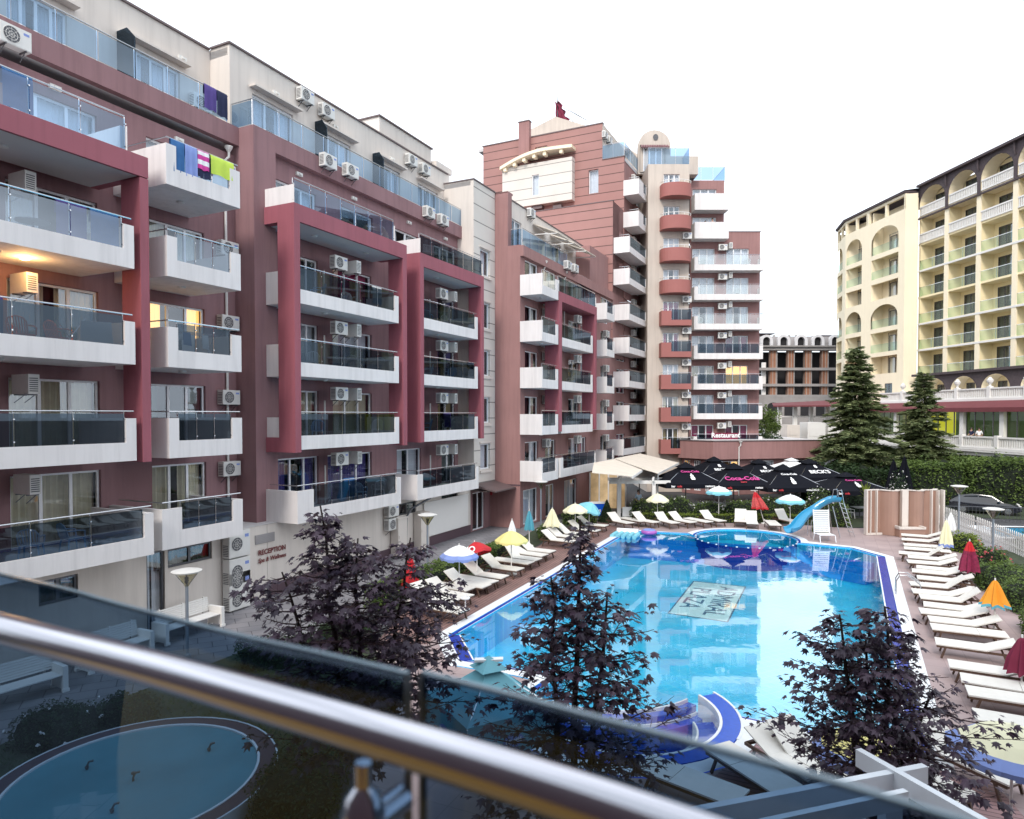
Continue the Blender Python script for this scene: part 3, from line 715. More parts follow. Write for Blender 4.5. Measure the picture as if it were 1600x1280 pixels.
# --- air conditioners on the near wing
for L in (1,2,3,4):
    ac(FA,px(352,600,dA),dA+.02,LV[L]+2.05+(.1 if L==1 else 0),f'white air conditioner left of the drainpipe above the {ORD[L]} floor narrow balcony'+(' (hung lowest)' if False else ''))
ac(FA,px(345,240,dA),dA+.02,16.45,'white air conditioner beside the balcony where the lime towel hangs')
for L in (1,2,3,4):
    ac(FA,px(14,500,dA+.1),dA+.55,LV[L]+2.25,f'air conditioner seen side on at the left edge, {ORD[L]} floor of the first red frame',turn=90)
ac(FA,px(14,35,dA+.3),dA+.31,17.75,'white air conditioner on the terrace edge beam at the far left')
ac(FA,px(308,108,dTA),dTA+.02,19.3,'white air conditioner on the cream wall at the left terrace end')
for x,y,l in ((472,152,'left air conditioner of the first pair on the cream penthouse wall'),(505,176,'right air conditioner of the first pair on the cream penthouse wall'),(638,252,'left air conditioner of the far pair on the cream penthouse wall'),(659,266,'right air conditioner of the far pair on the cream penthouse wall')):
    s,z=FA.hit(x,y,dT); ac(FA,s,dT+.02,z,l)
for x,y,l in ((508,254,'left air conditioner of the near pair under the blue glass terrace'),(543,269,'right air conditioner of the near pair under the blue glass terrace'),(666,333,'left air conditioner of the far pair under the blue glass terrace'),(688,345,'right air conditioner of the far pair under the blue glass terrace')):
    s,z=FA.hit(x,y,dBr+.3); ac(FA,s,dB+.0,z,l)
for L in (1,2,3,4):
    for xx,fr_ in ((527,'large'),(688,'far')):
        s=px(xx,600,dBr+.8)
        ac(FA,s,dBr+.75,LV[L]+2.3,f'hanging air conditioner facing out above the {ORD[L]} floor of the {fr_} red frame')
        ac(FA,s+.85,dBr+.8,LV[L]+2.3,f'side-on air conditioner above the {ORD[L]} floor of the {fr_} red frame',turn=90)
        b=MB(FA); b.tube([FA.p(s-.25,dBr+.3,LV[L]+2.0),FA.p(s-.25,dBr+.3,LV[L]+.3)],.04,6); o=b.build('drain_pipe',M['ac'],None)
        tag(o,f'thin white drain pipe on the {ORD[L]} floor loggia of the {fr_} red frame','pipe')
for k,z in enumerate((2.0,2.45+.2)):
    ac(FA,px(606,810,dG),dG+.05,z-.25,['lower','upper'][k]+' of two air conditioners stacked on the cream ground floor wall')
# --- things on the balconies
zf=lambda L:LV[L]+.28
for (L,x,dd,rz,c,l) in ((1,45,-20.0,200,'blue','left of two pale blue chairs on the lowest left balcony'),(1,110,-20.0,150,'blue','right of two pale blue chairs on the lowest left balcony'),
    (3,36,-20.2,190,'orange','left orange chair on the third floor left balcony'),(3,95,-20.2,160,'orange','right orange chair on the third floor left balcony')):
    chair(c,FA.p(px(x,600,dd),dd,zf(L)),R(rz),l)
for (L,x,dd,rz,c,l) in ((1,562,-20.0,170,'blue','pale blue chair on the lowest balcony below the large frame'),(1,590,-19.9,210,'white','white chair at the right end of the lowest balcony below the large frame'),
    (2,588,-19.8,200,'white','white chair on the second floor behind the large red frame'),(3,556,-19.9,160,'white','white chair on the third floor behind the large red frame'),(3,592,-19.8,200,'white','white chair at the right end of the third floor of the large frame')):
    chair(c,FA.p(px(x,600,dd),dd,zf(L)),R(rz),l)
def table(p,label,r=.42,m='plastic',h=.72):
    t=thing('round_table',label,'table',p)
    b=MB(); b.lathe([(r,h-.03),(r,h),(0,h)],p,20); b.build('tabletop',M[m],t)
    b=MB(); b.lathe([(.25,0),(.04,.04),(.035,h-.03)],p,10); b.build('leg',M[m],t); return t
table(FA.p(px(52,400,-20.2),-20.2,zf(4)),'dark round table behind the glass with the purple towels',m='dsteel')
table(FA.p(px(560,630,-20.1),-20.1,zf(3)),'white round table between two chairs in the large red frame')
rl=LV[4]+1.48
def tw(x0,x1,y,d,L,m,l,rail=1.48,drop=1.0,base=None,**k):
    zt=(base if base is not None else LV[L])+rail
    inner_=k.pop('behind',False)
    towel(FA,px(x0,y,d),px(x1,y,d),d-(.17 if inner_ else .06),zt,zt-drop,m,l,**k)
tw(92,140,345,dF,4,'towel_purple','long purple towel hung over the fourth floor balcony rail on the left',behind=True)
tw(146,190,360,dF,4,'towel_blue','blue towel beside the purple one on the fourth floor rail',behind=True)
tw(8,56,150,dF,5,'towel_blue','blue beach towel hanging on the top loggia rail at far left',rail=1.28,drop=.95,base=14.62,behind=True)
tw(0.5,10,500,dF+.0,3,'towel_purple','purple towel at the left edge of the third floor balcony',behind=True)
tw(268,289,270,dF,5,'towel_blue','blue towel at the left on the rail of the topmost narrow balcony')
tw(290,309,275,dF,5,'c_blue','pale blue towel second from left on the topmost narrow balcony')
tw(310,328,275,dF,5,'towel_pink','pink and white striped towel beside the lime towel',stripes='c_white',drop=.62)
tw(330,366,275,dF,5,'towel_lime','lime green towel over the topmost narrow balcony rail',drop=.62)
tw(304,330,300,dF-.03,5,'navy','purple towel hanging below the striped one',rail=1.2,drop=.6)
s0,s1=px(318,180,dA+.2),px(337,190,dA+.2); towel(FA,s0,s1,dA+.22,19.38,18.5,'towel_purple','violet towel on the left terrace glass near its right end')
s0,s1=px(338,190,dA+.2),px(354,190,dA+.2); towel(FA,s0,s1,dA+.22,19.38,18.45,'navy','navy towel on the left terrace glass at its right end')
# clothes rack on the third floor narrow balcony
cr=thing('drying_rack','drying rack hung with clothes on the third floor narrow balcony','drying rack',FA.p(16.0,-20.1,zf(3)))
b=MB(FA)
for s in (15.2,16.8):
    b.tube([P(s,-20.5,zf(3)),P(s,-19.8,zf(3)+1.0)],.015,5); b.tube([P(s,-19.8,zf(3)),P(s,-20.5,zf(3)+1.0)],.015,5)
for k in range(5): b.tube([P(15.2,-20.5+k*.17,zf(3)+1.0),P(16.8,-20.5+k*.17,zf(3)+1.0)],.008,5)
b.build('frame',M['steel'],cr)
for k,(m,s0,s1,dr) in enumerate((('c_white',16.0,16.5,.6),('navy',15.3,15.6,.7),('cur_white',16.55,16.8,.5),('towel_blue',15.65,15.95,.45))):
    b=MB(FA); dd=-20.5+k*.17; z=zf(3)+1.0
    b.add([P(s0,dd,z+.012),P(s1,dd,z+.012),P(s1+.02,dd+.03,z-dr),P(s0-.01,dd+.03,z-dr*.95),P(s1,dd-.03,z-dr*.6),P(s0,dd-.03,z-dr*.6)],[[0,1,2,3],[1,0,5,4]]); b.build('garment',M[m],cr)
ib=thing('ironing_board','folded grey board leaning behind the glass of the third floor left balcony','ironing board',P(12.4,-19.7,zf(3)))
b=MB(FA); b.prism([P(11.9,-19.5,zf(3)+.1),P(12.9,-19.5,zf(3)+.1),P(12.9,-19.6,zf(3)+.95),P(12.0,-19.6,zf(3)+.9)],FA.n*.03); b.build('board',M['soffit'],ib)
b=MB(FA); b.tube([P(11.5,-19.75,zf(3)),P(12.2,-19.65,zf(3)+1.0)],.015,5); b.tube([P(11.4,-19.75,zf(3)+.9),P(12.0,-19.65,zf(3)+.05)],.015,5); b.build('leg',M['steel'],ib)
# ================================================================= MIDDLE WING (section D)
B2=Bld('apartment_building','middle wing of the mauve block, with its plain side wall beside the striped stair tower','building',FA.p(46,-19,0))
sD=38.05; dD=-18.1; eD=56.2
LD=[None,2.96,5.86,8.74,11.6,14.45,17.1]
A=B2.W('mauve_lit',FA)
A.wall(-23,dD,0,17.6,0,(),fr=Frame(FA.p(sD,0,0),FA.n,-FA.u))
A.wall(-23,-18.95,17.6,21.0,0,(),fr=Frame(FA.p(sD,0,0),FA.n,-FA.u))
A.box(sD,sD+.7,-23,-18.95,20.9,21.0); A.wall(sD,sD+.55,17.6,20.9,-18.95,fr=FA)
pd=lambda x,y=650:px(x,y,dD)
colsD=[(820,841),(852,868),(888,904),(907,916),(938,950),(963,976),(990,1003)]
ops=[]
for L in range(1,6):
    for (a,b) in colsD:
        ops.append((pd(a),pd(b),LD[L]+.28,LD[L]+2.4))
A.wall(sD,px(1012,650,dD),2.7,17.6,dD,ops,rev=.2)
cc=['cream','red','white','gold','green','white','red']
for i,o in enumerate(ops): window(B2,FA,*o,dD,n=2 if o[1]-o[0]>1.2 else 1,cur=RW.choice(cc),cover=RW.choice([.5,.7,1]))
A.box(sD,eD,dD+.003,dD+.22,16.9,17.55)
A.wall(sD,60,0,2.7,dD-.12,[(pd(820,780),pd(842,780),.1,2.3),(pd(855,760),pd(868,760),.1,2.3),(pd(884,750),pd(903,750),.1,2.3)],rev=.15)
for a,b in ((820,842),(855,868),(884,903)): window(B2,FA,pd(a,780),pd(b,770),.1,2.3,dD-.12,n=2,cur='white',rev=.15,room=3)
B2.W('mauve_dark',FA).box(sD-.02,sD-.003,-23,dD+.0,2.66,2.74)
dN=-16.6
for L in range(1,6):
    k=(L==1)
    balcony(B2,FA,px(847,650,dN),40.6,dD+.003,dN,LD[L],lw=.12,rw=.35,panels=2,rail=1.5,g='glass_bal' if L<5 else 'glass_clear')
    balcony(B2,FA,px(948,650,dN),52.5,dD+.003,dN-.02,LD[L]+.05,lw=.12,rw=.3,panels=1,rail=1.5)
    small_light(B2,FA,39.2,-17.2,LD[L]-.003)
A=B2.W('red',FA); a0,a1=40.75,48.15
A.box(a0,a1,dD+.004,dN+.0,14.45,15.05); A.box(a0,a0+.5,dN-1.0,dN,6.0,14.45); A.box(a1-.45,a1,dN-1.0,dN,6.0,14.45)
for L in (2,3,4): balcony(B2,FA,a0+.5,a1-.75,dD+.004,dN-.05,LD[L],lw=.02,rw=.3,panels=4,left=False)
balcony(B2,FA,a0+.05,a1-.4,dD+.004,dN+.08,LD[1]+.05,lw=.5,rw=.15,panels=4)
balcony(B2,FA,a0+.05,a1-.1,dD+.004,dN-.03,14.77,lw=.01,rw=.01,low=.29,up=1,rail=1.3,panels=5,slab=.285,g='glass_bal')
for L in range(1,5):
    for x,w_,l in ((846,'narrow'),(896,'raspberry framed'),(941,'corner')) if False else ():pass
    ac(FA,px(852,650,dD+.1),dD+.03,LD[L]+2.25,f'air conditioner over the {ORD[L]} floor balcony at the near end of the middle wing')
    ac(FA,px(897,650,dD+.5),dD+.6,LD[L]+2.35,f'air conditioner over the {ORD[L]} floor of the middle wing frame',turn=0)
    ac(FA,px(945,650,dD+.1),dD+.03,LD[L]+2.2,f'air conditioner over the {ORD[L]} floor balcony right of the middle wing frame')
for x,y,n in ((885,415,'left'),(896,420,'right')):
    s,z=FA.hit(x,y,dD+.3); ac(FA,s,dD+.23,z,f'{n} one of two air conditioners on the terrace edge of the middle wing')
# penthouse of the middle wing
dTD=-19.6
A=B2.W('cream',FA)
oD=[(px(797,340,dTD),px(815,350,dTD),17.7,19.9),(px(862,370,dTD),px(876,380,dTD),17.7,19.9)]
A.wall(sD+.55,eD,17.5,21.0,dTD,oD,rev=.2)
for o in oD: window(B2,FA,*o,dTD,n=2,cur='white')
B2.W('coping',FA).box(sD+.55,eD,dTD-.1,dTD+.06,21.003,21.07); B2.W('soffit',FA).box(sD+.01,eD,-33,dTD-.11,20.6,20.89)
B2.W('soffit',FA).box(sD+.01,eD,dTD,dD-.01,17.2,17.5)
terrace_glass(B2,FA,sD+.05,px(886,390,dD+.1),dD+.12,17.56,h=1.05,ret0=.8)
terrace_glass(B2,FA,px(905,415,dD+.1),px(925,425,dD+.1),dD+.12,16.6,h=1.0,g='glass_bal')
s,z=FA.hit(826,334,dTD); ac(FA,s,dTD+.02,z,'air conditioner beside the folding awnings on the middle wing terrace')
for k,(x,y) in enumerate(((842,345),(868,362),(888,376))):
    s=px(x,y,dTD); b=MB(FA); P=FA.p
    b.prism([P(s-1.1,dTD+.05,20.3),P(s+1.1,dTD+.05,20.3),P(s+1.1,dTD+1.9,19.5),P(s-1.1,dTD+1.9,19.5)],(0,0,.05))
    o=b.build('terrace_awning',M['beige'],None)
    b=MB(FA); b.bar(P(s-1.05,dTD+.05,19.6),P(s-1.05,dTD+1.85,19.5),.05); b.bar(P(s+1.05,dTD+.05,19.6),P(s+1.05,dTD+1.85,19.5),.05)
    o2=b.build('awning_arm',M['hotel_white'],o,world=True)
    tag(o,['nearest','middle','farthest'][k]+' of three sloping beige awnings on the middle wing terrace','awning','terrace awnings')
# mauve attic step behind the terrace
A=B2.W('mauve_lit',FA); z0=17.6
A.box(51.6,eD+.2,dTD+.01,dD-.3,17.6,20.6)
for z in (1.3,): 
    b=MB(FA); b.box(sD-.05,sD-.003,dD-2.2,dD-1.95,2.0,2.3); b.build('alarm_box',M['text_red'],B2.root)
s,z=FA.hit(841,468,dD); downpipe(B2,FA,px(848,430,dD),dD,14.3,17.1); downpipe(B2,FA,px(880,460,dD),dD,12,17.1)
B2.done()
# ================================================================= TOWER (sections E, F, G)
B3=Bld('apartment_tower','tall terracotta striped tower with white balconies at the far end of the pool','tower',FA.p(60,-20,0))
LE=[3.68,6.55,9.46,12.37,15.2,18.25,20.95,23.86,26.69]
sE=59.4; sE0=56.3; dE=-18.0
FE=Frame(FA.p(sE,0,0),FA.n,-FA.u)            # striped wall facing the camera
FE0=Frame(FA.p(sE0,0,0),FA.n,-FA.u)
A=B3.W('stripe_mauve',FE)
wz=[(-26.35,-25.3,28.5,30.6),(-22.05,-20.45,31.2-3.3,31.2-3.3+.0)]
def fe(x,y): r=FE.hit(x,y,0); return r
q0,q1=fe(730+645/3.404,130+590/3.404),fe(730+698/3.404,130+455/3.404)
r0,r1=fe(730+362/3.404,130+400/3.404),fe(730+425/3.404,130+330/3.404)
eo=[(q0[0],q1[0],q0[1],q1[1]),(r0[0],r1[0],r0[1],r1[1])]
A.wall(-32.3,-20.0,12,33.5,0,eo,rev=.35)
A.wall(-20.0,-17.95,12,30.2,0,[o for o in eo if False],rev=.2)
window(B3,FE,*eo[0],0,n=1,cur='white',cover=1,rev=.3,room=.6); window(B3,FE,*eo[1],0,n=1,cur='white',cover=1,rev=.3,room=.6)
A.wall(-30,-18.0,12,25.4,0,[],fr=FE0)
B3.W('stripe_mauve',FE0).box(-30,-18.05,-3.0,-.005,25.1,25.39,fr=FE0)
Bm=B3.W('mauve_lit',FE)
c0,c1=fe(730+285/3.404,195),fe(730+340/3.404,195)
Bm.box(c0[0],c1[0],.003,.5,27.0,34.9); Bm.wall(sE0,sE,12,25.4,dE,fr=FA)
Bm.box(-18.0,-18.0+.0,0,0,0,0) if False else None
R_=B3.W('coping',FE); R_.box(-32.4,-19.95,-.3,.06,33.503,33.6); R_.box(-20.0,-17.9,-.3,.06,30.203,30.28); R_.box(c0[0]-.05,c1[0]+.05,-.05,.55,34.903,35.0)
R_.box(-30,-17.95,-.2,.05,25.403,25.47,fr=FE0)
# right side of top storey (cream with units)
B3.W('cream_dimmed',FA).wall(sE+.003,68,30.2,33.5,-20.0,fr=FA); B3.W('soffit',FA).box(sE+.3,70,-33,-20.01,33.2,33.49); B3.W('soffit',FA).box(sE+.3,66,-20.0,-17.96,29.9,30.19)
for i,y in enumerate((211,219)):
    s,z=FA.hit(947+7*i,y,-19.7); ac(FA,s,-19.98,z,['left','right'][i]+' air conditioner on the cream return wall at the top of the tower')
terrace_glass(B3,FE,-20.0,-18.0,-.05,30.25,h=1.3,ret0=None,ret1=None); terrace_glass(B3,FA,sE+.05,66.5,-17.95,30.25,h=1.2)
# cream bay with curved cornice on the striped wall
b0,b1=fe(790,300),fe(898,300); zb0=fe(850,322)[1]; zb1=fe(850,262)[1]
A=B3.W('stripe_cream',FE)
bx0,bx1=b0[0],b1[0]; bd=.7
wb0,wb1=fe(836,310),fe(847,276)
P=FE.p
A.wall(bx0,bx1,zb0,zb1+.3,bd,[(wb0[0],wb1[0],wb0[1],wb1[1])],rev=.2,fr=FE)
for x in (bx0,bx1): A.quad(P(x,0,zb0),P(x,bd,zb0),P(x,bd,zb1+.3),P(x,0,zb1+.3))
A.quad(P(bx0,0,zb0),P(bx1,0,zb0),P(bx1,bd,zb0),P(bx0,bd,zb0))
window(B3,FE,wb0[0],wb1[0],wb0[1],wb1[1],bd,n=1,cur='white',cover=1,rev=.18,room=.4)
b=MB(FE); n=14; prof=[]
for i in range(n+1):
    t=i/n; x=bx0-.1+(bx1-bx0+.2)*t; dd=bd+.2+.55*math.sin(math.pi*min(1,t*.8+.1)); zz=zb1+.1+.9*math.sin(math.pi*.5*min(1,t*1.5)); prof.append((x,dd,zz))
for a,c in zip(prof,prof[1:]):
    b.add([P(a[0],.003,a[2]),P(a[0],a[1],a[2]),P(c[0],c[1],c[2]),P(c[0],.003,c[2]),P(a[0],.003,a[2]+.28),P(a[0],a[1],a[2]+.28),P(c[0],c[1],c[2]+.28),P(c[0],.003,c[2]+.28)],[[0,1,2,3],[4,7,6,5],[1,5,6,2],[0,4,5,1],[3,2,6,7]])
for k in range(6):
    t=(k+.7)/6.6; i=int(t*n); a=prof[i]; b.box(a[0]-.15,a[0]+.15,bd+.003,a[1]-.15,a[2]-.35,a[2]-.003)
b.build('cornice',M['hotel_pale'],B3.root)
for x0,x1,y in ((835,850,323),(867,880,322)):
    a,c=fe(x0,y),fe(x1,y); B3.W('coping',FE).box(a[0],c[0],.003,.5,a[1]-.4,a[1]-.1)
# gable and roof sign
B=B3.W('cream_dimmed',FE)
gp=[(730+340/3.404,130+245/3.404),(730+470/3.404,130+178/3.404),(730+620/3.404,130+222/3.404),(730+720/3.404,130+260/3.404)]
FG_=Frame(FA.p(sE+3,0,0),FA.n,-FA.u); pts=[FG_.hit(x,y,0) for x,y in gp]; P3=FG_.p
B.prism([P3(pts[0][0],0,33)]+[P3(a,0,z) for a,z in pts]+[P3(pts[-1][0],0,33)],-FG_.n*4)
rs=thing('roof_sign','furled purple roof banner on its mast with stay wires above the gable','banner',P3(*[pts[1][0],-1.2,pts[1][1]]))
c=Vector(P3(pts[1][0],-1.2,pts[1][1]-.3)); u=FG_.u
b=MB(); b.tube([c-u*.25,c-u*.35+Vector((0,0,2.9))],.06,6); b.build('pole',M['dsteel'],rs)
b=MB(); k=9; vs=[];fs=[]
for i in range(13):
    z=.15+i*.175; wd=(.62+.1*math.sin(i*1.4))*(1-.45*(i/12)**2)
    for j in range(k):
        t=j/(k-1); vs.append(c+u*(-.35+wd*2*t*(1-.02*i)-.02*i)+Vector((0,0,z+.12*math.sin(j*1.2)))+FG_.n*(.16*math.sin(j*2.3+i*.4)))
for i in range(12):
    for j in range(k-1): fs.append([i*k+j,i*k+j+1,(i+1)*k+j+1,(i+1)*k+j])
b.add(vs,fs); b.build('banner_cloth',M['c_wine'],rs,smooth=True)
b=MB(); b.tube([c+u*.3+Vector((0,0,1.6)),c+u*2.9+Vector((0,0,-.2))],.025,4); b.tube([c+u*.3+Vector((0,0,1.2)),c+u*1.5+Vector((0,0,-.1))],.025,4); b.tube([c-u*.3+Vector((0,0,2.2)),c+u*2.9+Vector((0,0,-.2))],.02,4); b.build('stay_wire',M['dsteel'],rs)
# balconies on the pool side of the tower
A=B3.W('mauve_lit',FA); te=66.5
A.wall(px(1012,650,dE)-8,sE0,2.7,17.5,dE-.01,fr=FA) if False else None
ops=[]
for i,z in enumerate(LE):
    if z<25: ops.append((pd(965),pd(976),z+.28,z+2.3)) if i>4 else None
    ops.append((px(990,500,dE),px(1003,500,dE),z+.28,z+2.3)) if i>4 else None
A.wall(sE0+.01,te+4,17.6,25.4,dE-.0,[o for o in ops if o[3]<25.4 and o[0]>sE0+.1],rev=.2)
A.wall(sE+.01,te+4,25.4,30.2,dE-.0,[o for o in ops if o[2]>25.4 and o[0]>sE+.1],rev=.2)
for o in ops:
    if o[3]<25.4 and o[0]>sE0+.1 or (o[2]>25.4 and o[0]>sE+.1): window(B3,FA,*o,dE,n=2,cur='white')
A.wall(px(1012,650,dD)-.01,te+4,0,17.6,dE-.02,fr=FA)
for i,z in enumerate(LE):
    s0=px(983,500,dN) if i<7 else px(998,300,dN)
    balcony(B3,FA,s0-(1.6 if i==0 else 0),62.1,dE-.0+.003,dN,z,lw=.25 if i<7 else 1.6,rw=.2,panels=2,rail=1.5,up=1.35)
    if i not in (7,): ac(FA,px(990,600,dE+.1)-.4,dE+.03,z+2.35,f'air conditioner above the {ORD[i+1]} white balcony up the pool side of the tower')
# cream pier with round red balconies
FG=Frame((0,0,0),(1,0,0),(0,-1,0)); YP=-62.3
X=lambda x,Y:(x-800)*Y/FPX
A=B3.W('cream_dimmed',FG); xa,xb=X(1011,62.3),X(1075,62.3)
zt=LE[-1]+3.25
pz=[3.67+2.9*k for k in range(9)]
wx=(X(1035,62.3),X(1060,62.3))
ops=[(wx[0],wx[1],z+.3,z+2.25) for z in [3.6,6.5,9.45,12.35,15.2,18.1,20.95,23.85,26.75]]
A.wall(xa,xb,0,29.9,YP,ops,rev=.2); A.wall(-70,YP,0,29.9,-xa,fr=Frame((0,0,0),(0,-1,0),(-1,0,0)))
A.wall(-70,YP,0,29.9,xb,fr=Frame((0,0,0),(0,-1,0),(1,0,0)))
for i,o in enumerate(ops): window(B3,FG,*o,YP,n=3,cur=['gold','cream','white','red','red','white','white','green','white'][i])
rx0,rx1=X(1029,62.3),X(1075.5,62.3); cxm=(rx0+rx1)/2; rad=(rx1-rx0)/2
for i,o in enumerate(ops):
    z=o[2]-.3
    if i<=4:
        balcony(B3,FG,rx0,rx1,YP+.003,YP+1.0,z-.05,lw=.9,rw=.02,panels=2,m='red2',low=.5,up=1.3,rail=1.5,right=True)
        ac(FG,X(1071,62.3),YP+.03,z+2.4,f'small air conditioner right of the {ORD[i+1]} red balcony on the cream pier')
        if i>0 and i<4: pass
    else:
        b=MB(FG); n=14; P=FG.p; t=.1
        pr=[(cxm-rad*math.cos(math.pi*k/n), YP+.35+1.0*math.sin(math.pi*k/n)**.8) for k in range(n+1)]
        pr=[(rx0,YP+.003)]+pr+[(rx1,YP+.003)]
        lo=[P(s,d,z-.05) for s,d in pr]; hi=[P(s,d,z+1.12) for s,d in pr]; inn=[P(cxm+(s-cxm)*.94,YP+.003+(d-YP-.003)*.92,z+1.12) for s,d in pr]; inl=[P(cxm+(s-cxm)*.94,YP+.003+(d-YP-.003)*.92,z+.1) for s,d in pr]
        m=len(pr); b.add(lo+hi+inn+inl,[[k,k+1,m+k+1,m+k] for k in range(m-1)]+[[m+k,m+k+1,2*m+k+1,2*m+k] for k in range(m-1)]+[[2*m+k,2*m+k+1,3*m+k+1,3*m+k] for k in range(m-1)]+[list(range(m))[::-1],list(range(3*m,4*m))])
        o2=b.build('balcony',M['red2'],B3.root); h=MB(); h.tube([v+Vector((0,0,.22)) for v in hi[1:-1]],.03,5)
        for v in hi[1:-1:3]: h.tube([v,v+Vector((0,0,.22))],.02,4)
        h.build('handrail',M['hotel_white'],o2)
    if i in (6,): ac(FG,X(1071,62.3),YP+.03,z+2.4,f'small air conditioner on the cream pier beside the round red balconies')
# pier top: terrace and arched gable
terrace_glass(B3,FG,xa-.0,xb,YP-.1,29.9,h=1.5,g='glass_blue',ret1=4); 
B3.W('cream_dimmed',FG).box(xa+.1,xb+1.5,YP-9,YP-2.6,29.9,31.6)
zc=31.6; cx_=X(1020,65); rr=X(1045,65)-cx_
b=MB(FG); P=FG.p; arc=[P(cx_+rr*math.cos(a),YP-2.55,29.9+2.6+rr*1.0*math.sin(a)) for a in [math.pi*k/16 for k in range(17)]]
b.prism([P(cx_+rr,YP-2.55,29.9)]+arc+[P(cx_-rr,YP-2.55,29.9)],(0,.5,0)); b.build('arched_gable',M['cream_dimmed'],B3.root)
b=MB(FG); b.prism([P(cx_+.25*math.cos(a)+.1,YP-2.5,33.35+.3*math.sin(a)) for a in [math.pi*k/6 for k in range(12)]],(0,-.01,0)); b.build('round_window',M['ac_dark'],B3.root)
b=MB(FG)
for k in range(12): b.tube([P(cx_-rr*.8+k*rr*.145,YP-2.5,32.55),P(cx_-rr*.8+k*rr*.145,YP-2.0,32.2)],.1,6)
b.build('tile_canopy',M['mauve'],B3.root)
ops2=(cx_-rr*.7,cx_+rr*.45,30.1,32.3); window(B3,FG,*ops2,YP-2.35,n=3,cur='white',rev=.1)
b=MB(FG); b.prism([P(X(955,68),YP-7,30),P(X(955,68),YP-7,35.2),P(X(1000,68),YP-7,33.4),P(X(1030,68),YP-7,33.6),P(X(1030,68),YP-7,30)],(0,.5,0)); b.build('parapet',M['cream_dimmed'],B3.root)
# frontal wing G
YG=-66.; A=B3.W('mauve_lit',FG); zG=[3.75,6.67,9.5,12.4,15.2,18.0,20.8,23.8,26.5]
xg=lambda x:X(x,66)
opsG=[]
for i,z in enumerate(zG):
    opsG.append((xg(1080),xg(1115) if i<7 else xg(1117),z+.3,z+2.35))
    if i<7: opsG.append((xg(1133),xg(1168),z+.3,z+2.35))
A.wall(xg(1076),xg(1129),3.3,29.7,YG,[o for o in opsG if o[0]<xg(1120)],rev=.2)
A.wall(xg(1129),xg(1185.5),3.3,24.75,YG,[o for o in opsG if o[0]>xg(1120)],rev=.2)
A.box(xg(1185.5)-.01,xg(1185.5),YG-7,YG-.003,3.3,24.75); A.box(xg(1129)-.01,xg(1129),YG-7,YG-.003,24.75,29.7)
gc=['white','white','white','white','white','white','white','red','white','cream','cream','white','white','white','cream','white']
for i,o in enumerate(opsG):
    lv=[q for q,z in enumerate(zG) if abs(z+.3-o[2])<.01][0]; right=o[0]>xg(1120)
    cu={0:'red',1:'white',2:'cream',3:'white'}.get(lv,'sheer'); 
    cu='white' if cu=='sheer' else cu
    if lv==2 and right: cu='lit'
    if lv==3 and right: cu='red'
    window(B3,FG,*o,YG,n=3,cur=cu,cover=1 if lv>4 or cu=='lit' else .75)
for i,z in enumerate(zG):
    if i<7: balcony(B3,FG,xg(1078),xg(1183.5),YG+.003,YG+1.3,z,lw=.35,rw=.35,panels=7,rail=1.5,g='glass_clear' if i>3 else 'glass_bal')
    else: balcony(B3,FG,xg(1078),xg(1130),YG+.003,YG+1.3,z,lw=.2,rw=.2,low=1.55,up=1.55,gl=False)
    if i<7:
        ac(FG,xg(1124),YG+.5,z+2.3,f'air conditioner between the two windows of the {ORD[i+1]} floor of the frontal tower wing')
        ac(FG,xg(1133),YG+.5,z+2.45,f'side-on air conditioner on the {ORD[i+1]} floor of the frontal tower wing',turn=90)
terrace_glass(B3,FG,xg(1074),xg(1130),YG,29.7,h=1.3,ret1=4)
B3.W('coping',FG).box(xg(1129)+.01,xg(1185.5)+.06,YG-7,YG+.05,24.753,24.83)
B3.W('coping',FG).box(xg(1076),xg(1129)+.05,YG-7,YG-.02,29.60,29.69)
# people on the upper balcony handled with the figures
# banner on the lowest rail
b=MB(FG); P=FG.p; b.box(xg(1108),xg(1146),YG+1.32,YG+1.34,4.3,5.35); o=b.build('banner',M['c_wine'],None); tag(o,'wine red restaurant banner tied to the lowest rail of the frontal tower wing','banner')
lettering('lettering','Restaurant',.62,P(xg(1127),YG+1.36,5.12),(1,0,0),(0,0,1),M['text_white'],o,world=False,bold=.02)
lettering('lettering','Central Plaza',.5,P(xg(1127),YG+1.36,4.6),(1,0,0),(0,0,1),M['text_pink'] if 'text_pink' in M else M['petal_red'],o,world=False)
# podium
zp=4.75; A=B3.W('mauve_lit',FG); yp=-60.
ptsP=[(X(1060,61.5),-61.5),(X(1108,60),-58.8),(X(1292,62),-61.5)]
for (a,ya),(c,yc) in zip(ptsP,ptsP[1:]):
    fr=Frame((a,-ya,0),(c-a,-(yc-ya),0),((-(yc-ya)),-(c-a),0)); ln=math.hypot(c-a,yc-ya)
    A.wall(0,ln,3.2,zp,0,fr=fr); B3.W('coping',FG).box(0,ln,-.2,.05,zp+.003,zp+.09,fr=fr)
    ops=[(ln*t,ln*(t+.2),.3,3.0) for t in (.05,.35,.68)]
    B3.W('mauve_lit',FG).wall(0,ln,0,3.2,-.6,ops,rev=.15,fr=fr)
    for k,o in enumerate(ops): window(B3,fr,*o,-.6,n=3,cur='lit' if (k==0 and a<20) else 'white',cover=.6,rev=.15,room=2)
B3.W('soffit',FG).quad(Vector((ptsP[0][0],61.6,zp)),Vector((ptsP[1][0],59,zp)),Vector((ptsP[2][0],61.7,zp)),Vector((ptsP[2][0],75,zp)),Vector((ptsP[0][0],75,zp)))
downpipe(B3,FG,X(1151,60),-59.4,0,4.6)
B3.done({'stripe_mauve':'striped_wall'})
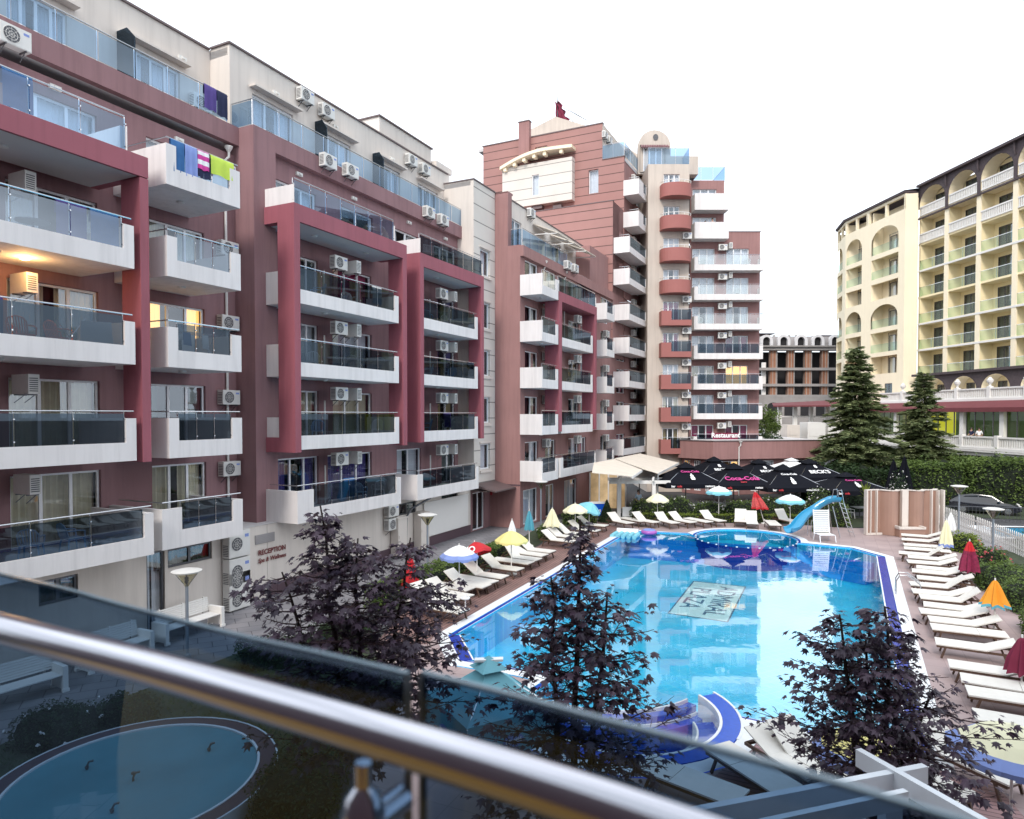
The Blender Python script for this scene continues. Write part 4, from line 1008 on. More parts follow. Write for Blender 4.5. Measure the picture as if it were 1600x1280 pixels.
# ================================================================= YELLOW HOTEL on the right
H1=Bld('hotel','yellow hotel with stacked balconies, arches and a dark brown roof on the right','hotel',(50,70,0))
hu=Vector((-.094,1,0)).normalized(); hn=Vector((-hu.y,hu.x,0))           # along the facade away from the camera, outward to the left
FH=Frame((46.4+.094*77.2,0,0),hu,hn)
# s runs away from the camera
def hs(x,y=450,d=0): return FH.hit(x,y,d)[0]
sEnd=hs(1436.5); zH=[11.55,14.55,17.5,20.5,23.5,26.5,29.55]
pil=[hs(1479),hs(1529),hs(1586)]; step=(pil[0]-pil[2])/2
pil=[pil[0]+0.0,pil[1],pil[2]]+[pil[2]-step*k for k in (1,2,3)]
Z1=32.8; rec=-1.5
A=H1.W('hotel',FH); s_near=pil[-1]-.5
ops=[]
bays=[]
prev=sEnd
for p in pil: bays.append((p+.28,prev-.28 if prev!=sEnd else sEnd-.05)); prev=p
for a,b in bays:
    for z in zH[:6]: ops.append((a,b,z,z+2.78))
A.wall(s_near,sEnd,11.2,29.3,0,ops,rev=.0)
wops=[]
for a,b in bays:
    for z in zH: wops.append((a+.8,b-.4,z+.12,z+2.35))
A.wall(s_near,sEnd,11.2,32.3,rec,wops,rev=.12)
S_=H1.W('hotel_pale',FH)
for a,b in bays:
    for z in zH: S_.box(a-.3,b+.3,rec+.003,-.003,z-.22,z)
for p in [sEnd]+pil:
    A.box(p-.14,p+.14,rec+.004,-.004,11.2,32.3)
Wp=H1.W('hotel_white',FH)
for p in pil: S_.box(p-.28,p+.28,-.02,.12,11.2,29.2)
for z in (17.5,14.55+0,23.5): Wp.box(s_near,sEnd-.1,.003,.16,z-.26,z-.06)
bi=0
for a,b in bays:
    for k,z in enumerate(zH):
        w_=(a+.8,b-.4,z+.12,z+2.35)
        if b<sEnd-2 or True: window(H1,FH,*w_,rec,n=3,cur='green',cover=1,rev=.1,room=.6,fm='dsteel')
        g=MB(FH)
        if k<5:
            g.q((a,.02,z),(b,.02,z),(b,.02,z+1.0),(a,.02,z+1.0)); o=g.build('balcony_glass',M['glass_green'],H1.root)
            h=MB(FH); h.tube([FH.p(a,.02,z+1.02),FH.p(b,.02,z+1.02)],.03,5)
            h.tube([FH.p((a+b)/2,-.03,z),FH.p((a+b)/2,-.03,z+1.0)],.025,5); h.build('handrail',M['steel'],o)
        else:
            g.box(a,b,-.05,.12,z+.9,z+1.05); g.box(a,b,-.05,.12,z,z+.14)
            n=int((b-a)/.22)
            for i in range(n): x=a+(b-a)*(i+.5)/n; g.box(x-.055,x+.055,-.02,.08,z+.14,z+.9)
            g.build('balustrade',M['hotel_white'],H1.root)
# dark attic band with arches
def arch_wall(mb,fr,s0,s1,z0,z1,d,arches,th=.35):
    """wall sheet with arched openings (sa,sb,spring,top)"""
    P=fr.p; x=s0
    arches=sorted(arches)
    for (a,b,sp,tp) in arches:
        mb.wall(x,a,z0,z1,d,fr=fr)
        n=12; c=(a+b)/2; pts=[(c-(b-a)/2*math.cos(math.pi*i/n),sp+(tp-sp)*math.sin(math.pi*i/n)) for i in range(n+1)]
        for (u0,v0),(u1,v1) in zip(pts,pts[1:]):
            mb.quad(P(u0,d,v0),P(u1,d,v1),P(u1,d,z1),P(u0,d,z1))
        x=b
    mb.wall(x,s1,z0,z1,d,fr=fr)
def arch_trim(mb,fr,a,b,z0,sp,tp,d,depth):
    P=fr.p; n=12; c=(a+b)/2
    pts=[(a,z0)]+[(c-(b-a)/2*math.cos(math.pi*i/n),sp+(tp-sp)*math.sin(math.pi*i/n)) for i in range(n+1)]+[(b,z0)]
    for (u0,v0),(u1,v1) in zip(pts,pts[1:]): mb.quad(P(u0,d,v0),P(u1,d,v1),P(u1,d-depth,v1),P(u0,d-depth,v0))
K=H1.W('hotel_roof',FH)
arch_wall(K,FH,s_near,sEnd,29.3,Z1,.14,[(a-.05,b+.05,30.6,32.45) for a,b in bays])
for a,b in bays:
    arch_trim(S_,FH,a-.03,b+.03,29.56,30.6,32.43,.12,1.5)
K.box(s_near,sEnd,rec,.55,Z1+.003,Z1+.25); K.box(s_near,sEnd,.15,.3,29.15,29.32)
P=FH.p
K.add([P(s_near,.5,Z1+.25),P(sEnd+.2,.5,Z1+.25),P(sEnd+.2,-5,Z1+2.2),P(s_near,-5,Z1+2.2)],[[0,1,2,3]])
for p in pil: 
    b=MB(FH); b.tube([P(p,.3,Z1),P(p,.3,Z1-.9),P(p,.22,Z1-1.2)],.08,6); b.build('downpipe',M['hotel_roof'],H1.root)
b=MB(FH); b.lathe([(3.0,0),(2.9,.9),(2.0,1.7),(0,2.1)],P(pil[1]+1.5,-4.5,Z1-.1),16); b.build('roof_dome',M['grey_render'],H1.root)
# end wing with arched openings, bending away to the left
w0=Vector((46.0,77.4,0)); A2=H1.W('hotel_pale',FH)
q1=Vector((44.75,77.7,0)); 
pw=[w0,q1]
q2=Vector((X(1352,84.6),84.6,0)); q3=Vector((X(1318,89.3),89.3,0)); q4=Vector((X(1305.5,94),94,0))
def seg(a,b): 
    u=(b-a).normalized(); return Frame(a,u,(-u.y,u.x,0)),(b-a).length
fr,ln=seg(w0,q1); A2.wall(0,ln,0,32.2,0,fr=fr)
def zat(y,Y): return EYE+(648-y)*Y/FPX
wing=[(q1,q2,(1403,1361)),(q2,q3,(1346,1322)),(q3,q4,(1316,1308))]
for a,b,(xr,xl) in wing:
    fr,ln=seg(a,b); s0=fr.hit(xr,450,0)[0]; s1=fr.hit(xl,450,0)[0]
    lo,hi=min(s0,s1),max(s0,s1)
    # arches at two heights, square openings below them
    arch_wall(A2,fr,0,ln,26.5,30.2,0,[(lo,hi,28.0,29.5)]); 
    sq=[(lo,hi,23.55,25.95),(lo,hi,21.0,22.95)]
    A2.wall(0,ln,20.45+.0,26.5,0,sq,rev=.3,fr=fr)
    arch_wall(A2,fr,0,ln,17.55,20.45,0,[(lo,hi,18.7,20.25)])
    sq=[(lo,hi,14.6,17.0),(lo,hi,12.0,14.1)]
    A2.wall(0,ln,11.0,17.55,0,sq,rev=.3,fr=fr)
    A2.wall(0,ln,0,11.0,0,[(lo+.8,lo+2.2,9.1,10.8)] if hi-lo>3 else [],rev=.2,fr=fr)
    if hi-lo>3: window(H1,fr,lo+.8,lo+2.2,9.1,10.8,0,n=2,cur='green',rev=.15,fm='dsteel',room=.6)
    for z in (26.5,23.55,20.9,17.55,14.6,11.9): A2.box(0.05,ln-.05,-1.5,-.31,z-.22,z,fr=fr)
    A2.wall(0,ln,11,31.8,-1.6,fr=fr); A2.box(0,.15,-1.6,-.01,11,31.8,fr=fr); A2.box(hi+.1,hi+.25,-1.6,-.31,11,31.8,fr=fr)
    for z in (26.5,23.55,17.55,14.6):
        g=MB(fr); g.q((lo,-.05,z),(hi,-.05,z),(hi,-.05,z+1.0),(lo,-.05,z+1.0)); g.build('balcony_glass',M['glass_green'],H1.root)
    for z in (26.5,23.55,20.9,17.55,14.6,11.9): 
        if hi-lo>3:
            window(H1,fr,lo+2.35,lo+3.5,z+.1,z+2.1,-1.5,n=1,cur='green',rev=.03,fm='dsteel',room=.3)
    A2.box(0,ln,-.3,0-.002,30.2,30.55,fr=fr)
    for s in (0.1,ln*.5,ln-.15): A2.box(s-.15,s+.15,-.3,-.01,30.55,32.1,fr=fr)
    H1.W('hotel_pale',fr).box(0,ln,-.35,.02,32.0,32.3,fr=fr)
    K.box(-.1,ln+.1,-6,.25,32.303,32.55,fr=fr)
    K.add([fr.p(-.2,.3,32.55),fr.p(ln+.2,.3,32.55),fr.p(ln,-6,33.6),fr.p(0,-6,33.6)],[[0,1,2,3]])
# brown arcade band above the terrace
dAr=1.0
sA=hs(1432,590,dAr)
K=H1.W('hotel_roof',FH)
ar=[]; base=hs(1466,590,dAr)
cx=[hs(x,600,dAr) for x in (1459,1505,1555,1620)]
ar=[(c-1.75,c+1.75,9.6,11.05) for c in cx]
arch_wall(K,FH,s_near,sA,9.4,11.35,dAr,ar)
K.box(s_near,sA+.3,dAr-1,dAr+.4,11.353,11.6)
for a,b,sp,tp in ar: arch_trim(A2,FH,a,b,9.4,sp,tp,dAr-.003,1.4)
A.wall(s_near,sA,7.5,11.3,dAr-1.45,[(c+.2,c+1.3,8.7,10.4) for c in cx],rev=.1)
for c in cx: window(H1,FH,c+.2,c+1.3,8.7,10.4,dAr-1.45,n=2,cur='green',rev=.05,fm='dsteel',room=.4)
# terrace floor, red awning, restaurant glass
def tline(x,y,z):  # depth where a level z is seen
    return G(x,y,z)
tX0=Vector((42.6,54.,0)); tu=Vector((-.07,1,0)).normalized(); FT=Frame(tX0,tu,(-tu.y,tu.x,0))
T0,T1=-16,26
Wt=H1.W('hotel_white',FT)
def balus(fr,s0,s1,d,z,h=1.0,post=4.2,name='balustrade',urn=False):
    n=max(1,int((s1-s0)/post))
    for k in range(n):
        a=s0+(s1-s0)*k/n; b=s0+(s1-s0)*(k+1)/n
        g=MB(fr); g.box(a+.2,b-.2,d-.14,d+.14,z+h-.14,z+h); g.box(a+.2,b-.2,d-.12,d+.12,z,z+.12)
        m=int((b-a-.4)/.24)
        for i in range(m): x=a+.2+(b-a-.4)*(i+.5)/m; g.box(x-.06,x+.06,d-.06,d+.06,z+.12,z+h-.14)
        g.box(a-.2,a+.2,d-.2,d+.2,z,z+h+.12)
        g.build(name,M['hotel_white'],H1.root)
        if urn:
            u_=MB(); c=fr.p(a,d,z+h+.12); u_.lathe([(.16,0),(.08,.1),(.09,.2),(.26,.42),(.30,.62),(.22,.66),(.1,.85),(0,.9)],c,10)
            o=u_.build('stone_urn',M['hotel_white'],None); tag(o,f'white stone urn on balustrade post {["nearest the right edge","second from the right edge","third from the right edge","fourth from the right","beside the small fir","behind the small fir","left of the small fir","behind the tall fir","far end","far end"][min(9,k)]} of the upper terrace','urn','urns on the upper terrace balustrade')
zT=4.15
balus(FT,T0,T1,0,zT)
Wt.box(T0,T1,-8.5,.25,zT-.22,zT); Wt.box(T0,T1,-8.5,.12,zT-.75,zT-.223); Wt.box(T0,T1,-.3,.35,zT-.40,zT-.26)
# restaurant
dR=-1.9
Wc=H1.W('hotel_white',FT)
colsR=[FT.hit(x,660,dR+.1)[0] for x in (1401,1505,1568)]; st=abs(colsR[1]-colsR[2])
cs=sorted(colsR+[colsR[2]-st*k for k in (1,2)]+[colsR[0]-(colsR[0]-colsR[1])/2,colsR[0]+st,colsR[0]+2*st])
for c in cs: Wc.box(c-.25,c+.25,dR-.1,dR+.3,zT,7.7)
for i,(a,b) in enumerate(zip(cs,cs[1:])):
    lit=(a<=colsR[2]+.1<b) 
    window(H1,FT,a+.25,b-.25,zT+.05,7.5,dR+.0,n=4,cur=None,rev=.1,fm='dsteel',room=0,glassm='glass_green')
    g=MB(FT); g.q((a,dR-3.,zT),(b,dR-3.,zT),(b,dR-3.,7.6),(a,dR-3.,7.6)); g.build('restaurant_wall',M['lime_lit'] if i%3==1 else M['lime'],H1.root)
Wc.box(T0,T1,dR-4,dR-.2,7.62,7.75)
Mr=H1.W('maroon',FT); P=FT.p
Mr.add([P(T0,dR+.9,7.75),P(T1,dR+.9,7.75),P(T1,dR-.6,8.45),P(T0,dR-.6,8.45)],[[0,1,2,3]]); Mr.quad(P(T0,dR+.9,7.35),P(T1,dR+.9,7.35),P(T1,dR+.9,7.75),P(T0,dR+.9,7.75))
Wt.box(T0,T1,dR-6,dR-.5,8.4,8.62)
balus(FT,T0,T1,dR-.75,8.62,urn=True,h=1.0)
# inner lamps of the restaurant
# undercroft: dark trusses and yellow wall
U_=H1.W('hotel',FT); U_.wall(T0,T1,0,3.3,-6,fr=FT)
b=MB(FT)
for k in range(14):
    s=T0+k*3.1; b.box(s,s+.5,-.9,-.4,0,3.4); b.bar(P(s+.25,-.65,1.6),P(s+1.5,-.65,3.3),.2); b.bar(P(s+.25,-.65,1.6),P(s-1.0,-.65,3.3),.2)
b.build('undercroft_frame',M['brickdark'],H1.root)
H1.done()
# ================================================================= UNFINISHED BUILDING in the gap
H2=Bld('unfinished_building','half built grey and brick building with dormers seen in the gap between tower and hotel','building',(48,110,0))
YU=-110.; xu=lambda x:X(x,110); zu=lambda y:EYE+(648-y)*110/FPX
A=H2.W('concrete',FG)
x0,x1=xu(1178),xu(1345)
Cc=H2.W('concrete',FG)
for y0,y1,pr in ((548,541,.5),(543,541,.9),(621,617,.3),(579,575,.3),(604,600,.3)): Cc.box(x0,x1,YU-1,YU+pr,zu(y0),zu(y1))
H2.W('brickdark',FG).wall(x0,x1,0,zu(548),YU-3.0)
dm=H2.W('grey_render',FG)
dm.box(x0,x1,YU-6,YU-.3,zu(541)+.0,zu(526))
P=FG.p
bp=MB(FG)
br=H2.W('brick',FG)
for k,x in enumerate((1208,1235,1262,1288,1314)):
    for (ya,yb) in ((575,548),(600,579),(617,604)):
        br.box(xu(x-4.5),xu(x+4.5),YU-.9,YU-.1,zu(ya)+.003,zu(yb)-.003); Cc.box(xu(x+4.5)+.003,xu(x+6.5),YU-.6,YU-.15,zu(ya)+.003,zu(yb)-.003)
H2.W('hotel_white',FG).box(xu(1193),xu(1199),YU-1.2,YU-.8,zu(620),zu(566))
for x in (1196,1223,1250,1276,1303):
    b=MB(FG); w_=xu(x+8)-xu(x); c=xu(x); b.box(c-w_-.2,c-w_+.25,YU-.3,YU+.25,zu(541),zu(533)); b.box(c+w_-.25,c+w_+.2,YU-.3,YU+.25,zu(541),zu(533))
    n=10; o1=[(c-(w_+.2)*math.cos(math.pi*i/n),zu(533)+.95*math.sin(math.pi*i/n)) for i in range(n+1)]; o2=[(c-(w_-.25)*math.cos(math.pi*i/n),zu(533)+.6*math.sin(math.pi*i/n)) for i in range(n+1)]
    for i in range(n): b.prism([P(o1[i][0],YU-.3,o1[i][1]),P(o1[i+1][0],YU-.3,o1[i+1][1]),P(o2[i+1][0],YU-.3,o2[i+1][1]),P(o2[i][0],YU-.3,o2[i][1])],(0,-.55,0))
    o=b.build('dormer',M['soffit'],H2.root); b=MB(FG); b.prism([P(q[0],YU-.28,q[1]) for q in o2]+[P(c+w_-.25,YU-.28,zu(541)),P(c-w_+.25,YU-.28,zu(541))],(0,-.02,0)); b.build('opening',M['brickdark'],o)
b=MB(FG)
for x in (1219,1231,1243,1254,1265): b.box(xu(x)-.12,xu(x)+.12,YU-3,YU-2.7,zu(527),zu(521))
b.build('roof_stubs',M['concrete'],H2.root)
b=MB(FG); b.box(xu(1188),xu(1213),YU-4,YU-1,zu(521),zu(520)); b.box(xu(1193),xu(1201),YU-3.5,YU-1.5,zu(526),zu(521)); b.box(xu(1278),xu(1306),YU-4,YU-1,zu(525),zu(523)); b.build('roof_slab',M['hotel_roof'],H2.root)
Cc.wall(x0,x1,0,zu(621),YU+.28)
for x in (1207,1233,1258,1282): 
    b=MB(FG); n=8; c=xu(x); b.prism([P(c-.9*math.cos(math.pi*i/n),YU+.29,zu(634)+.5*math.sin(math.pi*i/n)) for i in range(n+1)]+[P(c+.9,YU+.29,zu(650)),P(c-.9,YU+.29,zu(650))],(0,-.03,0)); b.build('arch_opening',M['brickdark'],H2.root)
H2.done()
# street pavilion between podium and the tall fir: awning on white columns
pv=thing('terrace_pavilion','maroon roofed open terrace with white columns in front of the unfinished building','pavilion',(39,84,0))
Y_=84.; xx=lambda x:X(x,Y_); zz=lambda y:EYE+(648-y)*Y_/FPX
b=MB(FG); 
for x in (1218,1242,1267,1292,1318,1343): b.box(xx(x)-.22,xx(x)+.22,-Y_-.2,-Y_+.2,2.5,zz(634))
b.build('column',M['hotel_white'],pv)
b=MB(FG); b.add([FG.p(xx(1204),-Y_+.8,zz(634)),FG.p(xx(1395),-Y_+8,zz(634)),FG.p(xx(1395),-Y_-3,zz(621)),FG.p(xx(1230),-Y_-5,zz(629))],[[0,1,2,3]]); b.add([FG.p(xx(1204),-Y_+.8,zz(634)),FG.p(xx(1395),-Y_+8,zz(634)),FG.p(xx(1395),-Y_+8,zz(636)),FG.p(xx(1204),-Y_+.8,zz(636))],[[0,1,2,3]]); b.build('roof',M['maroon'],pv)
b=MB(FG); b.box(xx(1212),xx(1400),-Y_-.1,-Y_+.1,zz(652),zz(650)); b.box(xx(1190),xx(1400),-Y_-1,-Y_+1,2.4,zz(668)); b.build('rail',M['hotel_white'],pv)
for k,(xa_,xb_,ya,yb,m) in enumerate(((1230,1250,664,688,'cream'),(1262,1290,660,690,'hotel_white'),(1294,1330,664,698,'hotel_white'))):
    b=MB(FG); Y2=72.; b.box(X(xa_,Y2),X(xb_,Y2),-Y2-2,-Y2,EYE+(648-yb-6)*Y2/FPX,EYE+(648-ya)*Y2/FPX); b.box(X(xa_+3,Y2),X(xb_-3,Y2),-Y2+.003,-Y2+.03,EYE+(648-yb+8)*Y2/FPX,EYE+(648-ya-8)*Y2/FPX)
    o=b.build('terrace_wall',M[m],None); tag(o,['low cream wall piece above the podium roof','middle white wall piece with recessed panel above the podium','right white wall piece partly behind the tall fir'][k],'wall')
# ================================================================= GROUND, POOL
def sheet(name,outer,z,m,holes=(),kind='structure',parent=None,label=None,cat=None):
    bm=bmesh.new()
    def loop(pts):
        vs=[bm.verts.new((p[0],p[1],z)) for p in pts]
        for i in range(len(vs)): bm.edges.new((vs[i],vs[(i+1)%len(vs)]))
    loop(outer)
    for h in holes: loop(h)
    bmesh.ops.triangle_fill(bm,edges=bm.edges[:],use_beauty=True)
    for f in bm.faces:
        if f.normal.z<0: f.normal_flip()
    me=bpy.data.meshes.new(name); bm.to_mesh(me); bm.free(); me.materials.append(m)
    o=bpy.data.objects.new(name,me); COL.objects.link(o)
    if parent: o.parent=parent
    return tag(o,label,cat,None,kind)
CC=(13.45,38.95); CR=2.95                   # round shallow end at the far side
JC=(2.75,16.1); JR=2.62                     # round bay with seats at the near side
def arc(c,r,a0,a1,n): return [(c[0]+r*math.cos(R(a0+(a1-a0)*i/n)),c[1]+r*math.sin(R(a0+(a1-a0)*i/n))) for i in range(n+1)]
nearl=lambda x:18.62-.573*(x-.28)
def circ_line(c,r,p,q):
    px_,py_=p; dx,dy=q[0]-px_,q[1]-py_; a=dx*dx+dy*dy; b=2*(dx*(px_-c[0])+dy*(py_-c[1])); cc=(px_-c[0])**2+(py_-c[1])**2-r*r
    D=math.sqrt(b*b-4*a*cc); return [(px_+dx*t,py_+dy*t) for t in ((-b-D)/2/a,(-b+D)/2/a)]
ang=lambda c,p:math.degrees(math.atan2(p[1]-c[1],p[0]-c[0]))
def outline(off):
    """pool outline, grown outwards by off"""
    base=[(-2.06,21.66),(-1.49,19.40),(0.2,18.66),'J',(5.4,15.69),(8.64,13.83),(18.65,33.76),(18.16,36.04),(15.95,37.5),'C',(10.6,40.45),(7.14,41.44)]
    pts=[]
    js=circ_line(JC,JR+off,(0.2,18.66-off*1.15),(5.4,15.69-off*1.15)); cs=circ_line(CC,CR+off,(15.95+off,37.5+off),(7.14+off,41.44+off))
    poly=[p for p in base if not isinstance(p,str)]
    cen=(8,29)
    def grow(i):
        n=len(poly); a,b,c=Vector((*poly[i-1],0)),Vector((*poly[i],0)),Vector((*poly[(i+1)%n],0))
        d1=(b-a).normalized(); d2=(c-b).normalized(); n1=Vector((d1.y,-d1.x,0)); n2=Vector((d2.y,-d2.x,0)); m=(n1+n2).normalized()
        return tuple((b+m*off/max(.5,m.dot(n1)))[:2])
    g=[grow(i) for i in range(len(poly))]; gi=iter(g)
    for p in base:
        if p=='J':
            a0=ang(JC,js[0]); a1=ang(JC,js[1]); a0+=360 if a0<a1 else 0
            aa,bb=(a0 if a0>0 else a0+360),a1
            if bb<0: bb+=360
            if bb<aa: bb+=360
            pts+=arc(JC,JR+off,aa,bb,20)
        elif p=='C':
            aa,bb=ang(CC,cs[0]),ang(CC,cs[1])
            if bb<aa: bb+=360
            pts+=arc(CC,CR+off,aa,bb,20)
        else: pts.append(next(gi))
    # drop the helper corners swallowed by the round bays
    return [p for p in pts if not (math.dist(p,JC)<JR+off-.02) and not (math.dist(p,CC)<CR+off-.02)]
O0=outline(0); O1=outline(.38); OI=outline(-.13); OW=outline(-.15)
RPC=(-6.95,12.4); RPR=2.15
hole_r=arc(RPC,RPR-.05,0,360,28)[:-1]
sheet('ground',[(-600,-400),(900,-400),(900,1800),(-600,1800)],-.03,M['asphalt'],[O1])
deckL=[(-3.9,24.1),(-4.4,18.0),(-2,9.0),(8,2.0),(16,5.0),(15.6,15.5),(25.2,35.0),(27.4,42.3),(21,42.4),(18,44.0),(5.2,45.2)]
sheet('pool_deck',deckL,-.016,M['deck_stone'],[O1])
dk=[(-3.9,24.1),(-4.4,19.5),(-.5,17.2),(-2.45,21.6),(6.85,42.2),(6.1,45.0),(5.2,45.2)]
sheet('timber_deck',[(-3.9,24.1),(-4.3,20.6),(-2.6,20.9),(-2.5,21.7),(6.72,41.75),(6.2,44.6),(5.0,44.9)],-.008,M['deck'])
sheet('timber_deck',[(5.75,15.0),(8.75,13.25),(9.3,12.9),(8.3,8.5),(4.6,10.8),(3.7,12.9)],-.008,M['deck_near'])
sheet('coping',O1,.012,M['coping_w'],[O0])
sheet('pavement',[(-14,2),(-4.8,2),(-4.6,17.5),(-6.2,20.0),(-5.4,24.0),(-4.3,29),(3.4,42),(3.4,46),(-4,46),(-16,20)],-.012,M['pave'])
sheet('footpath',[(22.8,26.0),(24.4,24.6),(26.0,32.0),(30.5,47.0),(28.0,47.0),(25.0,36.0)],-.004,M['path'])
sheet('footpath',[(24.4,24.6),(31,16),(33,17),(26.6,27.0)],-.006,M['path'])
sheet('road',[(26.5,49.0),(60,38),(64,44),(30,55)],-.006,M['asphalt'])
# rim: cobalt gutter and white line, then basin
sheet('pool_rim',O0,-.012,M['cobalt'],[OI]); sheet('pool_rim_line',OI,-.014,M['coping_w'],[OW])
b=MB()
for i in range(len(OW)): 
    p,q=OW[i],OW[(i+1)%len(OW)]; b.quad((p[0],p[1],-1.35),(q[0],q[1],-1.35),(q[0],q[1],-.014),(p[0],p[1],-.014))
for i in range(len(O0)):
    p,q=O0[i],O0[(i+1)%len(O0)]; b.quad((p[0],p[1],-.012),(q[0],q[1],-.012),(q[0],q[1],.012),(p[0],p[1],.012))
tag(b.build('pool_walls',M['pool_wall']),kind='structure')
sheet('pool_floor',outline(-.13),-1.3,M['basin'])
# wide cobalt gutter with white lines on the right edge and at the near left corner
def strip(name,pts,off0,off1,z,m):
    b=MB()
    for (a,c) in zip(pts,pts[1:]):
        a=Vector((*a,0));c=Vector((*c,0)); u=(c-a).normalized(); n_=Vector((-u.y,u.x,0)); 
        b.quad(a+n_*off0+Vector((0,0,z)),c+n_*off0+Vector((0,0,z)),c+n_*off1+Vector((0,0,z)),a+n_*off1+Vector((0,0,z)))
    return tag(b.build(name,m),kind='structure')
rE=[(8.64,13.83),(18.65,33.76)]; nE=[(-2.06,21.66),(-1.49,19.40)]
strip('pool_rim',rE,.02,.34,-.006,M['cobalt']); strip('pool_rim_line',rE,.34,.39,-.004,M['coping_w']); strip('pool_rim',nE,.02,.36,-.006,M['cobalt']); strip('pool_rim_line',nE,.36,.41,-.004,M['coping_w'])
# water
def water(name,tint,wave=.0028,scale=2.2,boost=.05,ior=1.5,gc=(.93,.97,1)):
    m=glass(name,tint,boost,ior,.012,gcol=gc); nt=m.node_tree
    tc=N_(nt,'ShaderNodeTexCoord'); n1=N_(nt,'ShaderNodeTexNoise'); n1.inputs['Scale'].default_value=scale; n1.inputs['Detail'].default_value=3; nt.links.new(tc.outputs['Object'],n1.inputs['Vector'])
    n2=N_(nt,'ShaderNodeTexNoise'); n2.inputs['Scale'].default_value=.25; nt.links.new(tc.outputs['Object'],n2.inputs['Vector'])
    mr=N_(nt,'ShaderNodeMapRange'); mr.inputs['From Min'].default_value=.4; mr.inputs['From Max'].default_value=.62; mr.inputs['To Min'].default_value=.12; nt.links.new(n2.outputs['Fac'],mr.inputs['Value'])
    mm=N_(nt,'ShaderNodeMath',operation='MULTIPLY'); nt.links.new(n1.outputs['Fac'],mm.inputs[0]); nt.links.new(mr.outputs[0],mm.inputs[1])
    bp=N_(nt,'ShaderNodeBump'); bp.inputs['Strength'].default_value=1; bp.inputs['Distance'].default_value=wave; nt.links.new(mm.outputs[0],bp.inputs['Height'])
    for n in nt.nodes:
        if n.type in('BSDF_GLOSSY','LAYER_WEIGHT'): nt.links.new(bp.outputs[0],n.inputs['Normal'])
    return m
M['water']=water('pool water',(.96,1,1.),ior=1.45,boost=.09)
sheet('pool_water',outline(-.145),-.055,M['water'])
# far steps (deep blue) and underwater ledges
b=MB()
f0=Vector((7.3,41.0,0)); f1=Vector((15.7,37.4,0)); fu=(f1-f0).normalized(); fn=Vector((fu.y,-fu.x,0))
fr=Frame(f0,fu,fn); ln=(f1-f0).length
for k in range(4): b.box(.1,ln,.2+.3*k,.2+.3*(k+1)-.01,-1.29,-.25-.26*k,fr=fr)
g0=Vector((15.9,37.0,0)); g1=Vector((18.2,33.8,0)); gu=(g1-g0).normalized(); fr2=Frame(g0,gu,(gu.y,-gu.x,0))
for k in range(3): b.box(.1,(g1-g0).length,.1+.3*k,.1+.3*(k+1)-.01,-1.29,-.3-.28*k,fr=fr2)
tag(b.build('pool_steps',M['basin_deep']),kind='structure')
def ringwall(mb,c,r0,r1,a0,a1,z0,z1,n=24):
    A0=arc(c,r0,a0,a1,n); A1=arc(c,r1,a0,a1,n)
    for i in range(n):
        p,q,r,s=A0[i],A0[i+1],A1[i+1],A1[i]
        mb.add([(p[0],p[1],z0),(q[0],q[1],z0),(r[0],r[1],z0),(s[0],s[1],z0),(p[0],p[1],z1),(q[0],q[1],z1),(r[0],r[1],z1),(s[0],s[1],z1)],[[4,7,6,5],[0,4,5,1],[3,2,6,7]]+([[0,3,7,4]] if i==0 else [])+([[1,5,6,2]] if i==n-1 else []))
b=MB(); ringwall(b,CC,CR-.22,CR-.14,150,345,-1.29,-.075,30); o=b.build('round_pool_wall',M['cobalt']); tag(o,kind='structure')
b=MB()
for k in range(16): a=R(158+k*12); b.lathe([(.05,-.07),(.06,-.03),(0,-.02)],(CC[0]+(CR-.18)*math.cos(a),CC[1]+(CR-.18)*math.sin(a),0),8)
tag(b.build('round_pool_markers',M['coping_w']),kind='stuff')
sheet('shallow_floor',arc(CC,CR-.3,0,360,32)[:-1],-.62,M['basin'])
# near bay: curved cobalt fins with white edges, seats and entry steps
b=MB(); 
ringwall(b,JC,JR-.42,JR-.03,-150,22,-1.29,.02,30); ringwall(b,JC,JR-.42,JR-.03,160,208,-1.29,.02,12)
ringwall(b,JC,JR-.95,JR-.50,-100,5,-1.29,-.35,24); tag(b.build('pool_bench',M['tile_blue']),kind='structure')
b=MB(); ringwall(b,JC,JR-.49,JR-.425,-150,24,-1.2,.03,30); ringwall(b,JC,JR-.025,JR+.03,-34,24,-1.2,.03,12); ringwall(b,JC,JR-.49,JR-.425,160,208,-1.2,.03,12); ringwall(b,JC,JR-1.0,JR-.955,-100,5,-1.2,-.32,24)
JS=(2.7,19.35)
for r in (2.72,3.02): ringwall(b,JS,r-.03,r+.02,-128,-48,-1.2,-.22-(r-2.72)*.8,22)
tag(b.build('pool_edge_line',M['coping_w']),kind='structure')
b=MB(); ringwall(b,JS,2.75,2.985,-128,-48,-1.29,-.30,22); ringwall(b,JS,3.045,3.285,-128,-48,-1.29,-.52,22); tag(b.build('pool_ledge',M['tile_blue']),kind='structure')
